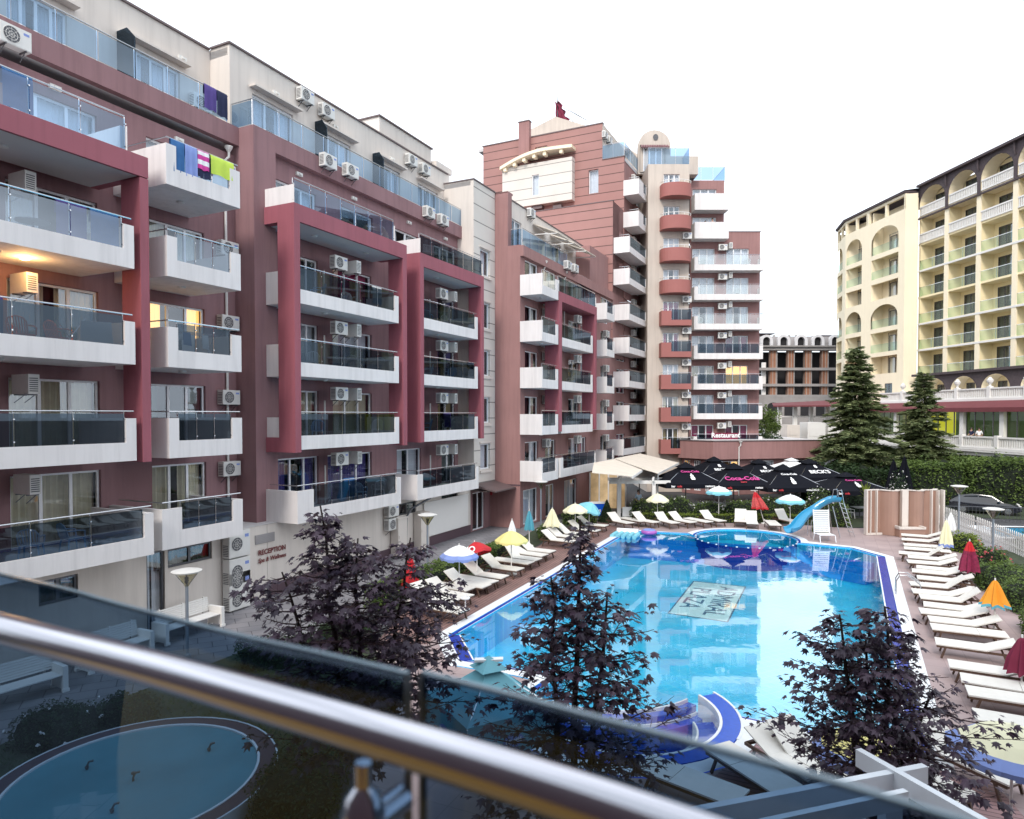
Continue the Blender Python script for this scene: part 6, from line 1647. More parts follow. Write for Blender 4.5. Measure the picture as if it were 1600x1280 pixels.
b=MB(); b.box(kx(1155),kx(1365),-(YK-.2),-(YK-.75),0,.45); b.build('bench',M['kiosk'],kk); b=MB(); b.box(kx(1150),kx(1368),-(YK-.18),-(YK-.8),.453,.52); b.box(kx(1148),kx(1162),-(YK-.18),-(YK-.8),.523,.62); b.box(kx(1350),kx(1368),-(YK-.18),-(YK-.8),.523,.60); b.build('bench_top',M['cream'],kk)
# ---- pool ladder rails on the right edge
ra=thing('pool_handrail','curved steel hand rail at the right pool edge','handrail',(15.6,26.5,0))
for s in (0,.55):
    b=MB(); e=Vector((.45,.89,0)); o_=Vector((15.15,26.6,0))+e*s; rgt=Vector((.89,-.45,0))
    b.tube([o_+Vector((0,0,-.4)),o_+Vector((0,0,.55)),o_+rgt*.12+Vector((0,0,.78)),o_+rgt*.4+Vector((0,0,.80)),o_+rgt*.8+Vector((0,0,.5)),o_+rgt*.95+Vector((0,0,0))],.024,8); b.build('rail',M['steel'],ra)
# ---- small side table, white boxes
sb=thing('side_table','little white drinks table at the foot of the first left loungers','side table',G(727,951,.0)); p=Vector(sb.location)
b=MB(); b.lathe([(.17,.36),(.18,.40),(0,.41)],p,14); b.build('tabletop',M['plastic'],sb); b=MB(); b.lathe([(.12,0),(.03,.03),(.025,.36)],p,8); b.lathe([(.05,.41),(.04,.52),(0,.53)],p,8); b.build('leg',M['plastic'],sb)
# ---- inflatables in the far left corner of the pool
fl=thing('pool_float','aqua and white inflatable mattress in the far left pool corner','pool float',(6.9,39.6,0)); b=MB()
for k in range(5): 
    pp=Vector((6.25+.3*k,40.35-.12*k,.05)); b.tube([pp,pp+Vector((-.45,-1.1,0))],.13,8)
b.build('tube',M['c_aqua'],fl,smooth='auto'); b=MB(); b.tube([(6.3,40.5,.12),(7.5,40.1,.12)],.2,10); b.build('pillow',M['c_white'],fl,smooth='auto')
fl=thing('swim_ring','pink and violet swim ring beside the aqua float','swim ring',(8.1,40.35,0)); b=MB(); b.tube([(8.15+.36*math.cos(a),40.2+.36*math.sin(a),.12) for a in [2*math.pi*i/20 for i in range(20)]],.12,8,closed=True); b.build('ring',M['towel_violet'],fl,smooth=True)
b=MB(); b.tube([(8.15+.3*math.cos(a),40.2+.3*math.sin(a),.2) for a in [2*math.pi*i/20 for i in range(20)]],.09,8,closed=True); b.build('stripe',M['c_blue'],fl,smooth=True)
# ---- awnings and gazebo
def sheet3(name,pts,label,m='beige',th=.05):
    c=sum((Vector(p) for p in pts),Vector())/len(pts); t=thing(name,label,'awning',(c.x,c.y,0),0,'cream terrace awnings')
    b=MB(); b.prism(pts,(0,0,-th)); b.build('fabric',M[m],t)
    b=MB()
    for p,q in ((pts[-2],pts[-3]),): b.bar(Vector(p)-Vector((0,0,.08)),Vector(q)-Vector((0,0,.08)),.08,.16)
    b.build('valance',M['hotel_white'],t); return t
aw=sheet3('awning',[AT(928,723,46),AT(960,717.5,49),AT(1003,734,46.5),AT(988,744,43),AT(925,738,42.5)],'left cream awning stretched out from under the lowest corner balconies')
aw=sheet3('awning',[AT(960,716.5,50),AT(1000,708.5,58),AT(1060,723,56),AT(1028,739,47),AT(1003,732,47)],'right cream awning beneath the tower next to the black parasols')
for q in (AT(1028,740,47),): b=MB(); b.tube([(q.x,q.y,0),q],.05,8); b.build('post',M['steel'],aw)
gz=thing('gazebo','white square gazebo with flat beams behind the far loungers','gazebo',(8.4,47.6,0))
b=MB()
gzp=[(7.35,46.6),(9.75,46.6),(7.75,48.8),(10.3,48.8)]
for k,(x,y) in enumerate(gzp): b=MB(); b.box(x-.12,x+.12,-y-.12,-y+.12,0,2.35); b.build('post',M['hotel_white'],gz)
b=MB()
b.box(6.7,10.9,-46.7,-46.5,2.352,2.56); b.box(6.9,11.1,-48.9,-48.7,2.352,2.56); b.bar((7.2,46.1,2.66),(7.95,49.4,2.66),.12,.18); b.bar((9.6,46.1,2.66),(10.4,49.4,2.66),.12,.18)
b.build('beam',M['hotel_white'],gz)
b=MB(); b.box(7.6,9.6,-46.55,-46.5,.1,.75); b.build('cloth_panel',M['c_white'],gz)
tn=square_parasol('white square canopy peeping above the gazebo',(9.6,51,0),2.6,3.3,2.6,'c_white',rz=.1,val=.2,valtext=False)
tn=square_parasol('small white parasol top between the black ones',g2(1237,58),3.0,3.3,2.6,'c_white',rz=.1,val=.2,valtext=False)
# freezer, shop front
fz=thing('ice_cream_freezer','blue ice cream freezer against the brown wall of the middle wing','freezer',AT(932,790,47.5)*1); p=Vector((fz.location.x,47.0,0)); fz.location=p
b=MB(); b.box(p.x-.55,p.x+.55,-p.y-.3,-p.y+.3,.1,.95); b.build('body',M['tile_blue'],fz); b=MB(); b.box(p.x-.58,p.x+.58,-p.y-.33,-p.y+.33,.953,1.02); b.build('lid',M['c_white'],fz)
lettering('lettering','ice',.4,p+Vector((0,-.315,.5)),(1,0,0),(0,0,1),M['text_white'],fz)
# warm lit shop window under the awning
sw=thing('shop_front','lit glass shop front under the cream awning','shop front',(6.8,50.5,0)); b=MB(); b.box(5.9,8.6,-51.5,-51.3,0,2.7); b.build('glazing',M['shop_lit'],sw)
b=MB()
for x in (5.9,6.6,7.3,8.0,8.6): b.box(x-.05,x+.05,-51.3,-51.2,0,2.7)
b.build('mullion',M['hotel_white'],sw)
# terrace tables and chairs under the black parasols
tp=thing('dining_set','tables and pale chairs','dining table'); bpy.data.objects.remove(tp)
TB=None
def dining(loc,label):
    global TB
    if TB is None:
        t=thing('dining_table',label,'table',(0,0,0),0,'dining tables under the black parasols'); b=MB(); b.box(-.45,.45,-.45,.45,.72,.76); b.build('tabletop',M['c_white'],t)
        b=MB(); b.lathe([(.28,0),(.04,.03),(.04,.72)],(0,0,0),8); b.build('leg',M['dsteel'],t); TB=t; t.location=loc; return t
    return dup(TB,loc,0,label)
dc=[0]
DCN=None
for i,(x,Y) in enumerate(((1075,48),(1110,49.5),(1150,48),(1190,50),(1225,48),(1262,49),(1300,46.5),(1345,46.5))):
    p=Vector(g2(x,Y)); dining(p,f'{NTH[i]} dining table from the left under the black parasols')
    for s in (-1,1):
        q=p+Vector((s*.75,-.1,0)); l=f'woven chair {"left" if s<0 else "right"} of the {NTH[i]} dining table under the black parasols'
        chair('white',q,R(90*s*-1),l)
zc_=lambda L:zG[L]+.29
for L,x,side in ((0,1090,'left'),(1,1086,'left'),(1,1150,'right'),(2,1088,'left'),(2,1100,'middle'),(3,1160,'right'),(3,1096,'left'),(4,1092,'left'),(5,1150,'right'),(6,1095,'left'),(6,1165,'right')):
    chair('white',(X(x,65.2),65.25,zc_(L)),R(170+40*RW.random()),f'white chair at the {side} on the {ORD[L+1]} floor balcony of the frontal tower wing')
for fr_,f_,sp_s in (('large red frame','wide',(21.8,24.0)),('far red frame','narrow',(30.2,32.6))):
    for L in (2,3,4):
        for k,s in enumerate(sp_s):
            if fr_=='large red frame' and L in(2,3) and k==1: continue
            chair('white' if (L+k)%2 else 'blue',FA.p(s+RW.uniform(-.3,.3),-19.9,LV[L]+.28),math.atan2(FA.u.y,FA.u.x)+R(RW.uniform(0,360)),f'{"white" if (L+k)%2 else "pale blue"} chair at the {["left","right"][k]} of the {ORD[L]} floor balcony in the {fr_}')
for L in (1,2,3,4):
    for nm_,s in (('near balcony',39.6),('framed balcony',44.5)):
        chair('white',FA.p(s,-17.2,LD[L]+.28),R(RW.uniform(0,360)),f'white chair on the {ORD[L]} floor {nm_} of the middle wing')
for k,(s,L,m_) in enumerate(((22.9,1,'towel_blue'),(33.6,3,'navy'),(24.9,4,'c_white'),(31.0,2,'towel_purple'))):
    towel(FA,s,s+.7,dF-.2,LV[L]+1.48,LV[L]+.7,m_,['blue towel at the lowest balcony under the large frame','navy towel on the third floor of the far red frame','white towel on the fourth floor of the large red frame','purple towel on the second floor of the far red frame'][k])
# planter with palms, flower urn etc. come with the plants
# ---- picket fence and second pool on the right
fpts=[Vector((28.3,45.2,0)),Vector((27.2,39.6,0)),Vector((25.3,33.0,0))]
pf=thing('picket_fence','white picket fence running along the path at the right','fence',(27,39,0))
b=MB(); 
for a,c in zip(fpts,fpts[1:]):
    u=(c-a).normalized(); n=int((c-a).length/.25)
    for k in range(n):
        q=a+u*(k+.5)*.25; x_=u*.06; w_=Vector((u.y,-u.x,0))*.02; z1=1.05
        b.prism([q-x_+w_,q+x_+w_,q+x_+w_+Vector((0,0,z1)),q+w_+Vector((0,0,z1+.1)),q-x_+w_+Vector((0,0,z1))],-w_*1.2)
b.build('pickets',M['hotel_white'],pf)
b=MB()
for a,c in zip(fpts,fpts[1:]):
    for z in (.3,.85): b.bar(a+Vector((0,0,z)),c+Vector((0,0,z)),.03,.08)
b.build('rail',M['hotel_white'],pf)
rf=thing('railing','dark metal railing at the far side of the second pool','fence',(34,44,0)); b=MB(); a,c=Vector((28.4,45.3,0)),Vector((46,42,0)); u=(c-a).normalized()
for k in range(int((c-a).length/.22)): q=a+u*.22*k; b.tube([q,q+Vector((0,0,1.0))],.014,4)
b.build('bars',M['dsteel'],rf); b=MB(); b.bar(a+Vector((0,0,1.0)),c+Vector((0,0,1.0)),.05); b.bar(a+Vector((0,0,.12)),c+Vector((0,0,.12)),.04); b.build('rail',M['dsteel'],rf)
rf=thing('railing','low dark railing in front of the second pool','fence',(30,36,0)); b=MB(); a,c=Vector((26.4,37.2,0)),Vector((46,36,0)); b.bar(a+Vector((0,0,.9)),c+Vector((0,0,.9)),.05); b.build('rail',M['dsteel'],rf); u=(c-a).normalized(); b=MB()
for k in range(80): q=a+u*.24*k; b.tube([q,q+Vector((0,0,.9))],.012,4)
b.build('bars',M['dsteel'],rf)
M['water2']=M['water']
sheet('second_pool_water',[(29.6,42.6),(46,40.8),(46,38.0),(28.4,39.2)],.03,M['slide'])
sheet('second_pool_edge',[(29.1,43.3),(47,41.3),(47,37.3),(27.9,38.7)],.02,M['coping_w'])
# ---- car
cr=thing('parked_car','black hatchback parked beside the hedge behind the lamp','car',(0,0,0),0)
def car(t):
    L=4.3; W=.86
    side=[(0,.35),(.05,.62),(.35,.78),(1.05,.88),(1.75,1.32),(2.9,1.42),(3.6,1.30),(4.1,.98),(4.28,.85),(4.3,.40),(3.95,.25),(.3,.22)]
    b=MB(); vs=[];m=len(side)
    for k,(yy,s) in enumerate(((-W,.94),(-W*.97,1.),(W*.97,1.),(W,.94))):
        for (x,z) in side:
            tum=1-.18*max(0,(z-.85)/.57); vs.append((L/2+(x-L/2)*(s),yy*tum,.25+(z-.25)*(s if z>.9 else 1)))
    fs=[[k*m+i,k*m+(i+1)%m,(k+1)*m+(i+1)%m,(k+1)*m+i] for k in range(3) for i in range(m)]+[list(range(m))[::-1],list(range(3*m,4*m))]
    b.add(vs,fs); b.build('body',M['car_paint'],t,smooth='auto',world=False)
    for s in (-1,1):
        g=MB(); y=s*(W*.93); g.quad((1.25,y*.99,.93),(1.85,y*.93,1.26),(2.5,y*.92,1.32),(2.5,y*.985,.93)); g.quad((2.56,y*.985,.93),(2.56,y*.92,1.32),(3.3,y*.93,1.26),(3.75,y*.985,.97)); g.build('side_window',M['car_glass'],t,world=False)
    g=MB(); g.quad((1.08,-.68,.93),(1.72,-.60,1.33),(1.72,.60,1.33),(1.08,.68,.93)); o=g.build('windscreen',M['car_glass'],t,world=False)
    g=MB(); g.quad((3.66,-.6,1.3),(4.12,-.66,1.0),(4.12,.66,1.0),(3.66,.6,1.3)); o=g.build('rear_window',M['car_glass'],t,world=False)
    for x in (.8,3.45):
        for s in (-1,1):
            w_=MB(); y=s*.80; n=20
            w_.tube([(x,y-.1,.31),(x,y+.1,.31)],.31,20); o=w_.build('wheel',M['tyre'],t,world=False)
            q=MB(); q.tube([(x,y+s*.1,.31),(x,y+s*.115,.31)],.2,14); q.build('rim',M['steel'],o,world=False)
    for s in (-1,1):
        h=MB(); h.obox((.12,s*.6,.66),(1,0,.4),(0,1,0),(0,0,1),.1,.14,.06); h.build('headlight',M['ac'],t,world=False)
        h=MB(); h.obox((4.2,s*.62,.8),(1,0,0),(0,1,0),(0,0,1),.05,.12,.09); h.build('tail_light',M['text_red'],t,world=False)
        h=MB(); h.obox((1.35,s*.95,.93),(1,0,0),(0,1,0),(0,0,1),.08,.09,.07); h.build('mirror',M['car_paint'],t,world=False)
car(cr); cr.location=(35.9,47.7,0); cr.rotation_euler=(0,0,R(148))
# ---- white pergola at the lower right
pg=thing('pergola','white pergola with crossing beams at the lower right under the balcony','pergola',(4.3,7.6,0))
Zp=3.05; c=G(1391,1216,Zp); 
dl=(G(1165,1262,Zp)-c); dr=(G(1445,1209,Zp)-c); d2=(G(1341,1187,Zp)-c)
b=MB(); b.bar(c+dl*1.6,c+dr*1.0,.085,.20); b.build('beam',M['perg'],pg)
b=MB(); d2n=d2.normalized(); b.bar(c+d2+Vector((0,0,.03)),c-d2n*4+Vector((0,0,.03)),.085,.20); b.build('beam',M['perg'],pg)
b=MB(); q=c-Vector((0,0,.1)); b.box(q.x-.09,q.x+.09,-q.y-.09+.0,-q.y+.09,0,Zp-.12); b.build('post',M['perg'],pg)
b=MB(); b.bar(c+dl*.02+Vector((0,-.35,-.02)),c+dl*1.6+Vector((0,-.35,-.02)),.07,.18); b.build('beam',M['perg'],pg)
# ---- people
def person(label,loc,rz,shirt,legs,hairc,pose='stand',skin=(.50,.30,.22),h=1.72,arms='rest'):
    t=thing('person',label,'person',(0,0,0)); k=h/1.72
    V=[];E=[];Rr=[]
    def v(p,r,par=None):
        V.append(Vector(p)*k); Rr.append(r*k); 
        if par is not None: E.append((par,len(V)-1))
        return len(V)-1
    pel=v((0,0,.95),.135); wa=v((0,.01,1.12),.125,pel); ch=v((0,0,1.32),.15,wa); nk=v((0,.01,1.47),.062,ch); n2=v((0,-.005,1.53),.06,nk); hd=v((0,-.01,1.60),.088,n2); h2=v((0,-.01,1.67),.075,hd)
    arm=[];leg=[]
    for s in (-1,1):
        sh=v((s*.17,0,1.41),.065,ch); el=v((s*.25,.02,1.14),.045,sh)
        wr=v((s*.22,-.16,.98) if arms=='rest' else (s*.18,-.30,1.12),.032,el); ha=v((s*.20,-.24,.95) if arms=='rest' else (s*.15,-.38,1.13),.036,wr); f=v((s*.195,-.30,.93) if arms=='rest' else (s*.14,-.45,1.13),.02,ha); arm.append((sh,el,wr,ha))
        hp=v((s*.09,0,.88),.10,pel); kn=v((s*.11,-.02,.49),.065,hp); an=v((s*.11,.03,.09),.04,kn); to=v((s*.12,-.12,.035),.035,an); leg.append((hp,kn,an,to))
    def skin_mesh(name,idx,grow,m,par):
        me=bpy.data.meshes.new(name); mp={i:j for j,i in enumerate(idx)}
        me.from_pydata([tuple(V[i]) for i in idx],[(mp[a],mp[b_]) for a,b_ in E if a in mp and b_ in mp],[]); 
        o=bpy.data.objects.new(name,me); COL.objects.link(o); md=o.modifiers.new('s','SKIN')
        for i in idx: q=me.skin_vertices[0].data[mp[i]]; q.radius=(Rr[i]*grow,Rr[i]*grow*(.78 if i in(0,1,2) else 1)); q.use_root=(i==idx[0])
        sb_=o.modifiers.new('d','SUBSURF'); sb_.levels=2; sb_.render_levels=2
        bpy.context.view_layer.update(); dg=bpy.context.evaluated_depsgraph_get(); m2=bpy.data.meshes.new_from_object(o.evaluated_get(dg)); bpy.data.objects.remove(o)
        m2.materials.clear(); m2.materials.append(m); m2.polygons.foreach_set('use_smooth',[True]*len(m2.polygons)); m2.name=name
        o=bpy.data.objects.new(name,m2); COL.objects.link(o); o.parent=par; return o
    body=skin_mesh('body',list(range(len(V))),1.,M['skin'],t)
    skin_mesh('shirt',[0,1,2]+[i for a in arm for i in a[:2]],1.14,M[shirt],t)
    E.append((0,leg[0][0])) if (0,leg[0][0]) not in E else None
    skin_mesh('trousers',[0]+[i for a in leg for i in a[:(3 if legs!='shorts' else 2)]],1.16,M['navy'] if legs=='shorts' else M[legs],t)
    b=MB(); b.lathe([(.0,1.775*k),(.06*k,1.765*k),(.095*k,1.70*k),(.10*k,1.63*k),(.085*k,1.60*k)],(0,.02,0),12); b.build('hair',M[hairc],t,smooth=True,world=False)
    f=MB(); f.obox((0,-.10*k,1.625*k),(1,0,0),(0,1,0),(0,0,1),.012,.02,.02)
    for s in (-1,1): f.obox((s*.033*k,-.088*k,1.65*k),(1,0,0),(0,1,0),(0,0,1),.012,.008,.006)
    f.obox((0,-.09*k,1.575*k),(1,0,0),(0,1,0),(0,0,1),.022,.008,.005); f.build('face_features',M['hair_dark'],t,world=False)
    t.location=loc; t.rotation_euler=(0,0,rz); return t
person('person in a pale blue shirt standing inside the white gazebo',(X(998,48.2),48.2,0),R(20),'cloth_pale','navy','hair_dark')
person('person leaning on the solid white balcony high on the frontal tower wing',(X(1110,65.4),65.15,zG[7]+.29),0,'cloth_grey','navy','hair_dark',arms='fwd')
person('shorter person left of the other one on the high white tower balcony',(X(1099.5,65.4),65.2,zG[7]+.29),R(30),'navy','navy','hair_dark',h=1.5,arms='fwd')
for k,(x,z_) in enumerate(((1518,0),(1530,0))):
    s_,zz_=FT.hit(x,670,-1.3); person(['dark clothed diner near the yellow lit restaurant window','pale clothed diner right of the dark clothed one on the hotel terrace'][k],FT.p(s_,-1.3,zT),R(-80+40*k),['navy','c_white'][k],'navy','hair_dark')
# ================================================================= PLANTS
RV=random.Random(21)
def leafquad(mb,p,s,up=.4,asp=.5,droop=None):
    d=Vector((RV.gauss(0,1),RV.gauss(0,1),RV.gauss(0,1)*.6 if droop is None else RV.gauss(0,.3)+droop)).normalized()
    n=Vector((RV.gauss(0,1),RV.gauss(0,1),RV.gauss(0,1)+up*3)); x=d.cross(n)
    if x.length<1e-4: x=Vector((1,0,0))
    x.normalize(); l=s*RV.uniform(.7,1.3)
    mb.add([p-d*l*.5,p+x*l*asp*.5,p+d*l*.5,p-x*l*asp*.5],[[0,1,2,3]])
def bush(label,cat,c,size,n,leaf,m='leaf_hedge',boxy=.5,rz=0.,name='hedge',grp=None,flowers=0,fm='petal',core=True,lump=.22,kind=None):
    """leafy mound: leaves scattered through a noisy rounded box"""
    sx,sy,sz=size; t=thing(name,label,cat,(c[0],c[1],0),0,grp); O=Vector((c[0],c[1],0)); M2=Matrix.Rotation(rz,3,'Z')
    ph=[RV.uniform(0,6) for _ in range(6)]
    def surf(th,fi):
        d=Vector((math.cos(th)*math.cos(fi),math.sin(th)*math.cos(fi),math.sin(fi))); p=2+boxy*8
        k=(abs(d.x)**p+abs(d.y)**p+abs(d.z)**p)**(-1/p)
        nz=1+lump*(math.sin(th*3+ph[0])*math.cos(fi*4+ph[1])*.5+math.sin(th*7+ph[2]+fi*3)*.3+math.sin(th*13+ph[3])*math.sin(fi*9+ph[4])*.25)
        return Vector((d.x*k*sx/2*nz,d.y*k*sy/2*nz,max(-.0,d.z*k*sz*nz)))
    b=MB()
    for i in range(n):
        th=RV.uniform(0,2*math.pi); fi=math.asin(RV.uniform(0,1)); q=surf(th,fi)*(1-abs(RV.gauss(0,.10))); q.z=max(.03,q.z)
        if boxy>.4:      # even spread over long hedges
            a=RV.random()
            if a<.42: q=Vector((RV.uniform(-sx/2,sx/2),RV.uniform(-sy/2,sy/2),sz*(1-abs(RV.gauss(0,.05))-lump*.4*(math.sin(q.x*2+ph[0])+1)*.5)))
            elif a<.85: s_=RV.choice((-1,1)); q=Vector((RV.uniform(-sx/2,sx/2),s_*sy/2*(1-abs(RV.gauss(0,.10))),RV.uniform(.02,sz)))
        leafquad(b,O+M2@q,leaf,.5)
    b.build('foliage',M[m],t)
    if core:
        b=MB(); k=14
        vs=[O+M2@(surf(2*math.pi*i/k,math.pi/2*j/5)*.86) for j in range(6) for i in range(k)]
        b.add(vs,[[j*k+i,j*k+(i+1)%k,(j+1)*k+(i+1)%k,(j+1)*k+i] for j in range(5) for i in range(k)]); b.build('shade_core',M['leaf_core'],t)  # dark shell inside the mound stands in for shade between leaves
    if flowers:
        b=MB()
        for i in range(flowers):
            th=RV.uniform(0,2*math.pi); fi=math.asin(RV.uniform(.1,1)); q=O+M2@(surf(th,fi)*1.03)
            for k in range(4): leafquad(b,q+Vector((RV.gauss(0,.02),RV.gauss(0,.02),RV.gauss(0,.02))),.07,.2,.8)
        b.build('blossoms',M[fm],t)
    return t
M['leaf_core']=mat('dark foliage core',(.010,.016,.008),.95,.3,4)  # near-black colour standing in for the shade deep inside foliage
M['grass']=leafmat('lawn',(.02,.05,.012),(.06,.11,.025),.8,2.)
M['soil']=mat('soil and ground cover',(.045,.06,.03),.95,.4,3,bump=.4,bscale=25)
# beds
sheet('lawn',[(-11.8,12.9),(-9.6,10.2),(-4.4,9.5),(-2.6,17.6),(-4.4,20.8),(-7.9,20.6),(-9.4,17.6)],.0,M['soil'],[hole_r])
sheet('flower_bed',[(-5.2,24.3),(-4.1,24.3),(1.3,36.6),(3.4,42.6),(5.0,45.2),(5.0,46.4),(1.6,42.6),(0.1,37.2)],-.002,M['soil'])
sheet('flower_bed',[(5.2,45.3),(18.3,44.1),(21.4,42.6),(27.6,42.4),(27.6,47.4),(10.9,47.6)],-.001,M['soil'])
sheet('flower_bed',[(16.0,19.5),(19.2,18.6),(24.6,26.6),(25.9,35.5),(25.3,35.5),(17.5,20.2)],.002,M['soil'])
sheet('flower_bed',[(26,49),(60,36),(80,60),(60,80),(28,72)],.003,M['soil'])
b=MB()
for i in range(9000):
    x=RV.uniform(-11.6,-3); y=RV.uniform(9.8,20.6)
    if math.hypot(x-RPC[0],y-RPC[1])<RPR+.35: continue
    if (x+11.8)*(20.8-12.9)-(y-12.9)*(7.4)<-6: continue
    if y>17.6+(x+9.4)*2: continue
    if x>-4.4 and y>9.5+(x+4.4)*4.5+8: continue
    leafquad(b,Vector((x,y,.05)),.12,0,.18,droop=1.2)
tag(b.build('grass',M['grass']),kind='stuff')
# left hedges
for k,(c,sz,l) in enumerate((((-4.55,25.6),(1.0,2.4,.85),'clipped green hedge at the furled red parasol, nearest of the left hedges'),((-3.3,28.2),(1.1,2.9,.8),'green hedge behind the blue and white parasol'),((-1.95,31.2),(1.1,3.0,.85),'green hedge between the tipped red and the yellow parasol'),((-.8,34.0),(1.0,2.2,.6),'low green hedge by the entrance path beyond the yellow parasol'))):
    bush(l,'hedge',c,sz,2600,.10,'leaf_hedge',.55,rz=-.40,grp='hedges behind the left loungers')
parasol_closed('furled red parasol with white lettering at the near end of the left row',(-3.85,25.6,0),1.75,['c_red'],.24,1.15,flare=1.15)
bush('loose flowering shrub beside the furled teal parasol','shrub',(2.1,39.2),(1.2,2.4,.7),1200,.12,'leaf_hedge',.2,flowers=20,name='shrub')
bush('dark green shrub left of the cone topiary','shrub',(4.4,44.2),(2.2,1.8,1.1),1800,.12,'leaf_hedge',.2,name='shrub')
cn=thing('cone_topiary','dark green clipped cone shrub near the blue freezer','topiary',(6.3,44.9,0)); b=MB()
for i in range(2200):
    z=RV.random()**1.3*1.45; a=RV.uniform(0,6.28); r=.62*(1-z/1.5)*(1-abs(RV.gauss(0,.08))); leafquad(b,Vector((6.3+r*math.cos(a),44.9+r*math.sin(a),z)),.09)
b.build('foliage',M['leaf_dark'],cn); b=MB(); b.lathe([(.5,0),(.02,1.35)],(6.3,44.9,0),12); b.build('shade_core',M['leaf_core'],cn)  # dark inner cone stands in for shade behind the leaves
# far beds
for k in range(5):
    bush(f'lime green low border hedge behind the far loungers, {NTH[k]} from the left','hedge',(9.6+2.45*k,45.3-.17*k),(2.4,.7,.5),900,.12,'leaf_lime',.6,rz=-.06,grp='lime border hedges')
for k in range(6):
    bush(f'dark shrub with pale blossoms in front of the terrace, {NTH[k]} from the left','shrub',(9.2+2.1*k,46.5-.12*k),(2.2,1.1,1.25+.2*math.sin(k*2)),1300,.13,'leaf_hedge',.2,flowers=14,name='shrub',grp='terrace front shrubs')
bush('dark leafy shrub between slide ladder and brown panel wall','shrub',(20.5,43.4),(2.2,1.4,1.6),1700,.13,'leaf_hedge',.25,name='shrub',flowers=10)
bush('yellow green tuft under the blue slide','shrub',(18.7,41.0),(.9,.8,.6),500,.14,'leaf_lime',.1,name='shrub')
bush('white flowering shrub at the left side of the brown panel wall','shrub',(20.4,44.9),(1.8,1.3,2.1),1200,.13,'leaf_hedge',.1,name='shrub',flowers=60)
# right beds
bush('lime green shrub behind the cream and blue furled parasol','shrub',(23.6,35.2),(1.3,1.6,.9),1100,.13,'leaf_lime',.15,name='shrub')
bush('shrub with pink and red blossoms right of the wine red parasol','shrub',(21.6,30.6),(1.3,1.8,1.1),1500,.11,'leaf_hedge',.15,name='shrub',flowers=50,fm='petal_red')
bush('rounded green hedge mound behind the wine red parasol','hedge',(20.2,27.8),(2.0,2.6,.9),3200,.10,'leaf_hedge',.3,rz=-.4)
bush('rounded green hedge mound right of the orange parasol','hedge',(19.3,24.6),(2.2,3.2,1.0),4000,.10,'leaf_hedge',.3,rz=-.4)
bush('rounded green hedge mound below the orange parasol at the right edge','hedge',(17.2,21.2),(1.8,2.6,.85),3600,.09,'leaf_hedge',.3,rz=-.4)
bush('white flowering shrub behind the picket fence','shrub',(27.0,34.6),(1.5,1.8,1.2),1200,.12,'leaf_hedge',.2,name='shrub',flowers=30)
bush('green shrub in the bottom right corner below the brown loungers','shrub',(6.9,8.4),(1.6,1.4,.7),3000,.06,'leaf_hedge',.2,name='shrub')
bush('dark hedge beyond the fountain, beside the maple trunk','hedge',(-6.6,19.2),(2.4,1.0,.7),3200,.07,'leaf_dark',.5,rz=.3)
bush('dark clipped hedge near the lamp in front of the bench','hedge',(-5.2,20.9),(2.0,.9,.65),2600,.07,'leaf_dark',.5,rz=-.2)
bush('dark shrub with white blossoms left of the fountain','shrub',(-9.9,14.6),(1.6,1.3,.75),2600,.07,'leaf_dark',.2,name='shrub',flowers=14)
bush('dark rounded shrub at the back of the fountain rim','shrub',(-8.9,15.6),(1.3,.9,.6),2000,.07,'leaf_dark',.2,name='shrub')
bush('dark shrub under the left maple beside the fountain','shrub',(-3.9,12.3),(1.6,2.2,.8),3000,.07,'leaf_dark',.2,name='shrub')
# big hedge bank in front of the hotel
for k,(x,y,sx,h) in enumerate(((29.2,54.5,5,2.8),(33.4,54.0,5,3.4),(37.8,53.0,5.4,3.8),(42.2,51.6,5.2,3.7),(46.4,50.2,5.0,3.4))):
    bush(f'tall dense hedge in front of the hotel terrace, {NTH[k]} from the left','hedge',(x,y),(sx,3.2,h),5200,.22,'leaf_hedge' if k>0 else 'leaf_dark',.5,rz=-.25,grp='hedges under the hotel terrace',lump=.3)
bush('dark bush mass at the foot of the tall fir','bush',(26.5,55.5),(5.5,3,3.0),4200,.22,'leaf_dark',.2,name='bush')
bush('dark bush between the podium wall and the tall fir','bush',(24.6,50.5),(3.6,2.4,1.9),2600,.18,'leaf_dark',.2,name='bush')
# spiky palm tuft and oleander behind panel wall
pt=thing('palm_tuft','spiky green yucca tuft behind the left part of the brown panel wall','plant',(23.3,44.6,0)); b=MB()
for i in range(46):
    a=RV.uniform(0,6.28); e=RV.uniform(.3,1.4); l=RV.uniform(.9,1.5); o_=Vector((23.3,44.6,1.6)); d=Vector((math.cos(a)*math.cos(e),math.sin(a)*math.cos(e),math.sin(e))); s=d.cross(Vector((0,0,1))).normalized()*.045
    b.add([o_-s,o_+s,o_+d*l*.6+s*.8,o_+d*l*.6-s*.8,o_+d*l+Vector((0,0,-.15))],[[0,1,2,3],[3,2,4]])
b.build('fronds',M['leaf_lime'],pt); b=MB(); b.tube([(23.3,44.6,0),(23.3,44.6,1.7)],.09,8); b.build('trunk',M['bark'],pt)
bush('oleander with white and pink blossoms behind the brown panel wall','shrub',(24.9,43.6),(1.8,1.2,3.2),1500,.14,'leaf_dark',.0,name='shrub',flowers=60,core=False)
